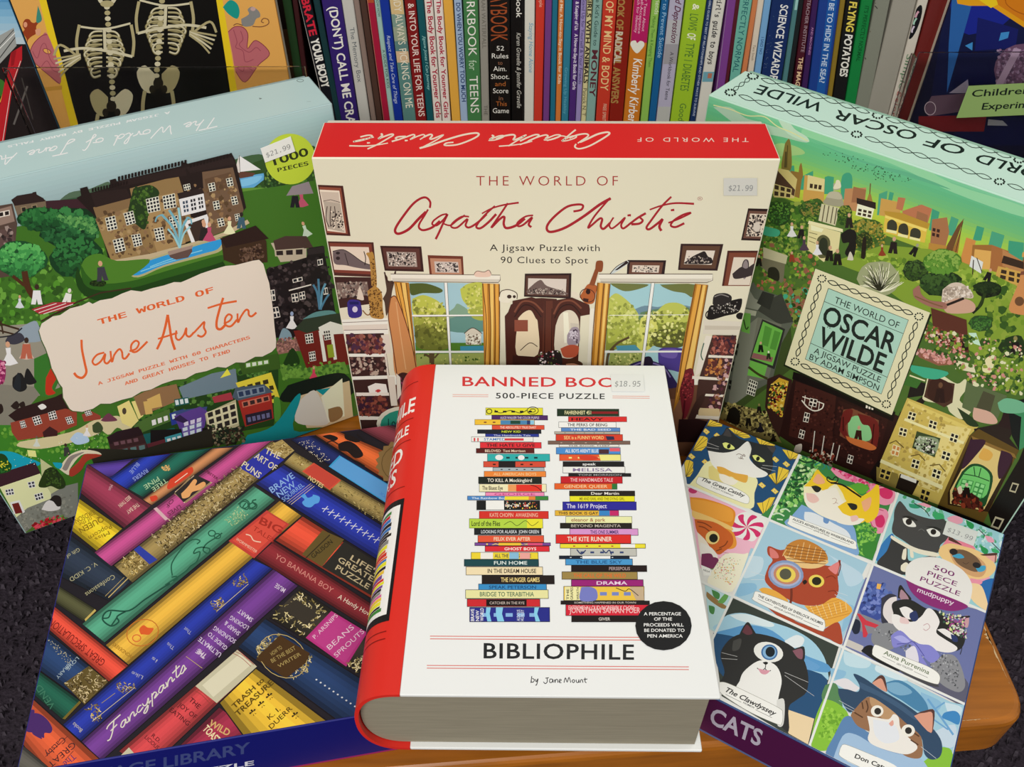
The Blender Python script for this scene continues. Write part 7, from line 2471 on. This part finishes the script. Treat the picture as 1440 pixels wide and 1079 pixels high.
CB = [
 (W1, 792, 1134, 299, 342, 'e8e23a', '', '1c1c1c'), (W1, 828, 1164, 344, 372, '4f2a68', 'ALICE WALKER THE COLOR PURPLE', 'cfc4d8'),
 (W1, 726, 1084, 369, 401, 'f2c33c', '', '8a4a2c'), (W1, 830, 1143, 403, 429, 'e0523a', 'THE ABSOLUTELY TRUE DIARY', 'f6d8c8'), (W1, 742, 1124, 430, 453, '16202c', 'NEW KID', 'd8e83a', (.38, .68)),
 (W1, 790, 1110, 455, 473, '2a3a98', 'The Handmaids Tale', 'c9d0e8'), (W1, 706, 1076, 473, 503, 'eeeeea', 'STAMPED', '3a78c0', (.2, .55)), (W1, 758, 1125, 506, 541, 'e2303c', 'THE HATE U GIVE', '1c1a1c', (.1, .9)),
 (W1, 734, 1082, 543, 571, '5a1c1c', 'BELOVED  Toni Morrison', 'f0d8c0'), (W1, 802, 1176, 576, 619, '2fb0b0', '', '12383c'), (W1, 778, 1150, 621, 655, 'd8503c', '', '3a1c1c'), (W1, 835, 1142, 657, 680, 'a8b8c0', '', '2a2a30'),
 (W1, 782, 1152, 680, 713, 'f08a3c', 'ALL AMERICAN BOYS', 'f8c890'), (W1, 748, 1126, 714, 754, '1c2622', 'TO KILL A Mockingbird', 'eee8d8', (.14, .85)), (W1, 753, 1155, 757, 803, 'f2ecc0', 'The Bluest Eye', '3a2c24', (.04, .35)),
 (W1, 790, 1142, 806, 830, 'f290bc', 'GEORGE', 'c84a88'), (W1, 681, 1166, 829, 853, '4a88cc', 'The Rainbow Boys', 'dce8f4', (.05, .5)), (W1, 737, 1116, 857, 912, '1c1e1e', '', 'd8d4c8'),
 (W1, 752, 1168, 918, 963, 'd8342c', 'KATE CHOPIN  AWAKENING', 'f0b8a0'), (W1, 692, 1134, 963, 1020, 'b8d84a', 'Lord of the Flies', '2c3a18', (.03, .42)), (W1, 722, 1124, 1022, 1060, '202428', 'LOOKING FOR ALASKA  JOHN GREEN', 'd8dce0', (.1, .97)),
 (W3, 549, 840, 53, 83, 'e85a3c', 'FELIX EVER AFTER', 'f6e0c0', (.24, .8)), (W3, 535, 870, 85, 98, '7a4a9a', 'I AM JAZZ', 'f0d860'), (W3, 581, 865, 100, 124, 'e2303c', 'GHOST BOYS', 'f6f0e8', (.3, .8)),
 (W3, 519, 815, 128, 158, 'f0d83a', 'ALL THE WAYS HOME', '1c2c48', (.35, .9)), (W3, 488, 817, 159, 189, '1f4a50', 'FUN HOME', 'dce8e4', (.4, .85)), (W3, 496, 835, 192, 228, 'f4e2b8', 'IN THE DREAM HOUSE', '2a1c14', (.28, .92)),
 (W3, 567, 887, 230, 268, '241c1c', 'THE HUNGER GAMES', 'f2d88a', (.26, .8)), (W3, 552, 852, 268, 296, '3a90cc', 'SPEAK PETERSON', '1c4a78'), (W3, 494, 860, 294, 332, 'ece8a8', 'BRIDGE TO TERABITHIA', '5a7a5a', (.17, .83)),
 (W3, 501, 823, 335, 368, 'd02c34', 'OF MICE AND MEN', 'f0c8c0', (.3, .8)), (W3, 512, 866, 372, 435, '2a2f8c', '', '8ab8e8'),
 (W2, 188, 560, 305, 348, '1f3524', 'FAHRENHEIT 451', 'eae4b0', (.12, .55)), (W2, 256, 607, 351, 382, 'dc3030', 'HEAVY', '1c1414', (.05, .6)), (W2, 198, 542, 383, 417, 'f4f4f2', 'THE PERKS OF BEING', '2c2c2c'),
 (W2, 213, 566, 418, 440, '5a8acc', 'THE BAD SEED', 'e4ecf6'), (W2, 172, 565, 441, 456, 'b8b0a4', '', '5a5248'), (W2, 180, 582, 458, 496, 'd8402c', 'SEX is a FUNNY WORD', 'f6d088', (.12, .72)), (W2, 133, 627, 497, 518, '7a6258', '', 'b8a498'),
 (W2, 200, 560, 519, 533, 'eceae4', 'THE BOOK THIEF', '4a4a4a'), (W2, 182, 568, 537, 576, '4a90d8', "ALL BOYS AREN'T BLUE", 'e8f0f8', (.14, .66)), (W2, 202, 570, 579, 616, 'e85c34', '', 'f4ee90'), (W2, 223, 590, 621, 651, '1c1c20', 'speak', 'eeeeee', (.32, .54)),
 (W2, 222, 596, 652, 690, 'f0f0ee', 'MELISSA', '8a78a0', (.16, .8)), (W2, 257, 632, 692, 711, '1f2024', 'TONI MORRISON', 'a8a8ac'), (W2, 210, 580, 711, 752, 'c8202c', 'THE HANDMAIDS TALE', 'f0c0c0'), (W2, 172, 548, 753, 788, 'e8642c', 'GENDER QUEER', 'f4d0a0'),
 (W2, 262, 656, 796, 826, '26201c', 'Dear Martin', 'f2ece0', (.33, .76)), (W2, 264, 654, 827, 860, 'ece62c', 'ME AND EARL AND THE DYING GIRL', '8a7a1c'), (W2, 221, 665, 862, 912, '2f2c9c', 'The 1619 Project', 'dcd8f0', (.05, .6)),
 (W2, 175, 558, 914, 946, 'e8b83c', 'THIS BOOK IS GAY', '2a1c2c', (.05, .68)), (W2, 240, 638, 950, 990, 'eef0b4', 'eleanor & park', 'a86a4a', (.08, .6)), (W2, 206, 637, 990, 1022, '26221e', 'BEYOND MAGENTA', 'b8b0a4'),
 (W4, 195, 497, 23, 52, 'dc9ad4', 'THIS ONE SUMMER', '3a2c6c', (.3, .72)), (W4, 133, 465, 49, 88, 'e0302c', 'THE KITE RUNNER', 'f6ecd8', (.15, .75)), (W4, 152, 530, 90, 109, 'f0e23c', '', 'b03030'), (W4, 198, 490, 110, 144, 'c4c4bc', '', '3a4a78'),
 (W4, 148, 458, 143, 157, '1c2434', '', 'e0e4ea'), (W4, 176, 472, 157, 184, '4a9ad4', 'THE BLUE SKY', '245a8c'), (W4, 202, 536, 186, 213, '241818', 'PERSEPOLIS', 'b8a0a0', (.5, .78)), (W4, 160, 494, 214, 247, 'a0884c', 'THE CALL OF THE WILD', 'e86a2c'),
 (W4, 202, 520, 249, 278, '9c2478', 'DRAMA', 'f0d8ec', (.35, .78)), (W4, 168, 524, 279, 341, 'f0c84c', '', '7a8ac8'), (W4, 155, 548, 343, 358, '241c1c', 'SOMETHING HAPPENED IN OUR TOWN', 'c8c0b8'), (W4, 177, 545, 360, 408, 'd8283c', 'JONATHAN SAFRAN FOER', 'f4c0c0', (.04, .9)), (W4, 203, 545, 410, 436, '201818', 'GIVER', 'd8d0c8', (.35, .5))]
for c in CB: cover_book(*c)
f.draw('''
v 500 510 4.314
o 1c1c1c 5 812 320 16 14
o 1c1c1c 4 1075 315 34 22
o 1c1c1c 4 1075 315 16 10
s 1c1c1c 4 845,312 880,330 940,315 1000,330 1040,312
p 4a88b8 880,373 1040,373 1040,399 880,399
p 1c4a3a 940,376 1000,376 1000,396 940,396
p 2a3a70 1040,373 1060,373 1060,399 1040,399
p 8ac8e8 1060,373 1083,373 1083,399 1060,399
e eef0f0 872 597 24 16
e eef0f0 1005 598 20 15
p 1f1c20 868,622 970,622 970,654 868,654
p f0a060 925,760 975,760 975,800 925,800
p e8382c 975,760 1130,760 1130,801 975,801
s 1c1414 4 1060,762 1100,775 1130,802
p f2e03a 905,831 1050,831 1050,852 905,852
p e88a3c 1050,831 1090,831 1090,852 1050,852
p 3f8a3c 1090,831 1166,831 1167,852 1090,852
p f4f4f0 792,856 900,856 902,911 792,911
d d84a3c/f0c84a/e8e4d8 30 4 7 910,862 1100,862 1100,905 910,905
p eee63a 1040,965 1134,965 1134,1019 1040,1019
s 2c3a18 3 900,1000 940,980 980,1005 1030,975 1070,1005 1110,980
p f0f0ec 706,474 770,474 770,502 706,502
p d84048 905,482 1020,482 1020,496 905,496
p d84048 718,480 728,480 728,500 718,500
p d84048 740,480 748,480 748,500 740,500
v 500 740 3.182
p f4f0e8 560,129 615,129 615,157 560,157
p 8ac0e0 688,129 730,129 730,157 688,157
p f0a8a0 735,129 780,129 780,157 735,157
p f2c83c 640,86 740,86 740,97 640,97
p e2507c 770,86 836,86 836,97 770,97
p 1c1414 585,337 765,337 765,366 585,366
t c8b8b0 b 0.01 12 600,358 755,358 CATCHER~IN~THE~RYE
p 8ad0f0 585,372 605,372 600,400 608,434 590,434 583,400
p 8ad0f0 628,372 660,372 655,400 665,434 635,434 628,400
p 8ad0f0 800,372 820,372 812,400 825,434 805,434 798,400
t f0f0f4 b 0.015 15 531,432 531,378 BRAVE
t f0f0f4 b 0.015 15 553,432 553,385 NEW
t f0f0f4 b 0.015 15 573,432 573,375 WORLD
t d8e0f0 b 0.01 14 735,432 735,382 ALDOUS
t d8e0f0 b 0.01 14 752,432 752,382 HUXLEY
v 740 510 4.317
p 8a1c24 395,320 555,320 556,334 395,334
p e8606c 505,540 566,540 567,560 505,560
p 4a2a34 440,548 500,548 500,574 440,574
p f4ee90 440,580 570,580 571,615 450,615
P d8402c 320,585 380,582 440,600 400,612 330,608
p 2f7a3c 518,755 548,755 549,787 518,787
p 3a88cc 440,915 505,915 505,945 440,945
p c82c6c 505,915 558,915 559,945 505,945
p 2a2c50 480,468 530,470 535,490 490,492
v 740 740 3.182
p f4eeb0 172,281 240,281 240,340 172,340
P 7a80c8 245,282 290,282 315,300 310,340 240,340
p c8b090 460,281 522,281 526,340 490,340
s 2a2420 3 400,285 440,300 460,290 500,320
t 4a4a3a b 0.015 11 190,338 190,290 THE
t 4a4a3a b 0.015 11 208,338 208,283 GRAPES
t 4a4a3a b 0.015 11 235,338 235,283 WRATH
p f4f4f4 420,91 485,91 485,107 420,107
p f4f4f4 250,144 375,144 375,156 250,156
s 2a3a68 5 340,115 355,130 370,118 380,138
s 2a3a68 5 225,115 245,135 265,118
t f4c0c0 b 0.015 18 188,382 482,382 EXTREMELY~LOUD~INCREDIBLY~CLOSE
e 1d1e20 612 453 126 109
t f0f0ee b 0.015 14 524,407 690,407 A~PERCENTAGE
t f0f0ee b 0.015 14 570,430 650,430 OF~THE
t f0f0ee b 0.015 14 524,456 702,456 PROCEEDS~WILL
t f0f0ee b 0.015 14 526,480 706,480 BE~DONATED~TO
t f0f0ee b 0.015 14 540,505 698,505 PEN~AMERICA
''')
f.view(740, 740, 3.182)
for s_ in ('20,705 22,690 24,675 22,700 32,700 35,690 26,685', '40,688 44,700 52,686 46,712 40,715', '92,682 93,700 84,708 76,700', '85,684 100,682', '118,690 106,688 104,702 114,702 118,690 120,704',
           '126,690 128,704 130,692 138,690 140,704', '146,700 156,692 148,690 146,702 156,704', '168,704 174,682 182,702 190,680 198,704', '210,690 204,696 210,704 216,696 210,690', '222,690 224,702 232,702 234,690 236,704',
           '241,704 243,692 250,692 252,704', '262,682 262,700 268,704', '255,690 272,688'):
    f.line('2c2c2e', 3.6, [tuple(float(q) for q in z.split(',')) for z in s_.split()], 1, 4)
f.build()
# spine print, laid on the curve: s = metres from the far end, t = share of the arc
def spine_surf(x, y, d):
    px_, pz_ = sp_prof(y, d)
    return FR_B @ Vector((-WB/2+px_, LB/2-x, pz_))
f = Face('spine_print', Vector(), Vector(), Vector(), Vector(), LB, 1, [(0, 0), (LB, 0), (LB, 1), (0, 1)], boxB, margin=.0, surf=spine_surf, gain=1.0, off=.00012, step=.000004)
def sp_quad(col, s0, s1, t0, t1):
    f.k += 1; ts = [t0]+[i/28 for i in range(29) if t0 < i/28 < t1]+[t1]
    for a, b in zip(ts, ts[1:]): f.poly_uv([(s0, a), (s1, a), (s1, b), (s0, b)], col, 0, f.k)
def sp_line(s, t0, t1, wd=.0007, col='8a1612'): sp_quad(col, s, s+wd, t0, t1)
for s_ in (.016, .052, .072, .112, .214, .2185): sp_line(s_, .1, .9)
sp_quad('1c1a1c', .122, .208, .09, .91); sp_quad('f2f0ec', .1265, .2035, .115, .885)
random.seed(5)
s_ = .129
pal = ['c8202c', '1c1c20', '3a78c0', 'f2c83c', 'e8642c', '7a4a9a', 'ece62c', '2f2c9c', '1f4a50', 'd8342c', '8a8a84', 'dc6aa0', '3f8a3c', '241c1c']
while s_ < .2005:
    h_ = random.uniform(.0016, .0034); a = .16+random.uniform(0, .05); sp_quad(random.choice(pal), s_, s_+h_*.88, a, a+.28+random.uniform(-.03, .03)); sp_quad(random.choice(pal), s_, s_+h_*.88, .54, .82); s_ += h_
def sp_text(txt, s, t0, t1, cap, col='f6efe8', wt=.02):
    vs_, fs_ = text_tris(txt, 'b', wt, 0, 1, 1); f.k += 1
    # baseline runs across the spine, tops toward the far end
    for q in fs_: f.poly_uv([(s-vs_[i][1]*cap, t1+(t0-t1)*vs_[i][0]) for i in q], col, 0, f.k)
sp_text('BIBLIOPHILE', .046, .1, .9, .014); sp_text('500-PIECE PUZZLE', .0665, .13, .87, .0085); sp_text('BANNED', .090, .16, .84, .0135); sp_text('BOOKS', .107, .2, .8, .0135)
f.build()
# ------------------------------------------------------------------ price stickers (paper, a little proud of the boxes)
def sticker(face_args, quad, txt, base, label, parent, tx=(.1, .9), alpha_col='c9cac8', ink='7d7f80', cap=.42):
    """thin paper label on a face, with its printed price as a sub-part"""
    O, ex, ey, n, w, h, corners, gain = face_args
    g = Face('tmp', O, ex, ey, n, w, h, corners, parent, gain=gain)
    P = [g.uv(*q) for q in quad]
    th = .00022; lift = .0009
    lift = .00062
    vs = [O+ex*x+ey*y+n*lift for x, y in P]+[O+ex*x+ey*y+n*(lift+th) for x, y in P]
    fs = [(3, 2, 1, 0), (4, 5, 6, 7), (0, 1, 5, 4), (1, 2, 6, 5), (2, 3, 7, 6), (3, 0, 4, 7)]
    me = mesh_from('price_sticker', vs, fs); bm = bmesh.new(); bm.from_mesh(me); bmesh.ops.recalc_face_normals(bm, faces=bm.faces); bm.to_mesh(me); bm.free()
    st = link('price_sticker', me, parent, mat('sticker_paper', alpha_col, .45, .3, gain=gain), label=label)
    g.off = lift+th+.00004; g.parent = st; g.name = 'price_text'; g.m = 0
    a, b, c, d = quad; L = lambda p, q, t: (p[0]+(q[0]-p[0])*t, p[1]+(q[1]-p[1])*t)
    p0 = L(L(d, a, .28), L(c, b, .28), tx[0]); p1 = L(L(d, a, .28), L(c, b, .28), tx[1])
    g.text(txt, *p0, *p1, math.hypot(a[0]-d[0], a[1]-d[1])*cap, ink, 'm', .0, .12)
    g.build()
R3 = FR_A.to_3x3()
sticker((FR_A @ Vector((-WA/2, 0, 0)), R3 @ Vector((1, 0, 0)), R3 @ Vector((0, 0, 1)), R3 @ Vector((0, -1, 0)), WA, HA, crA, GA), [(1017, 248.5), (1064, 248.5), (1064, 273), (1017, 273)], '$21.99', 0, 'grey price sticker reading $21.99', boxA, (.15, .87), 'cdccc4')
R3 = FR_J.to_3x3()
sticker((FR_J @ Vector((-WJ/2, 0, 0)), R3 @ Vector((1, 0, 0)), R3 @ Vector((0, 0, 1)), R3 @ Vector((0, -1, 0)), WJ, HJ, [(37, 757), (539, 577), (470, 150), (-245, 315)], GJ), [(368.5, 213), (411, 196), (417.5, 217), (375, 233)], '$21.99', 0, 'small white price sticker reading $21.99', boxJ, (.1, .9), 'dcdcd8')
R3 = FR_B.to_3x3()
sticker((FR_B @ Vector((-WB/2, -LB/2, 0)), R3 @ Vector((1, 0, 0)), R3 @ Vector((0, 1, 0)), R3 @ Vector((0, 0, 1)), WB, LB, [(562, 978), (1013, 982), (934, 520), (613, 519)], G_T), [(858, 533), (904, 533.5), (906, 557), (860, 557)], '$18.95', 0, 'white price sticker reading $18.95', boxB, (.1, .88), 'eceeed', '8d8f90')
R3 = FR_C.to_3x3()
sticker((FR_C @ Vector((-WC/2, -LC/2, 0)), R3 @ Vector((1, 0, 0)), R3 @ Vector((0, 1, 0)), R3 @ Vector((0, 0, 1)), WC, LC, [(820, 888), (1323, 1146), (1413.5, 751), (998, 590)], G_T), [(1331, 733), (1375, 749), (1368.5, 769), (1325, 752)], '$13.99', 0, 'white price sticker reading $13.99', boxC, (.1, .9), 'e2e6e4', '9a9c9e')
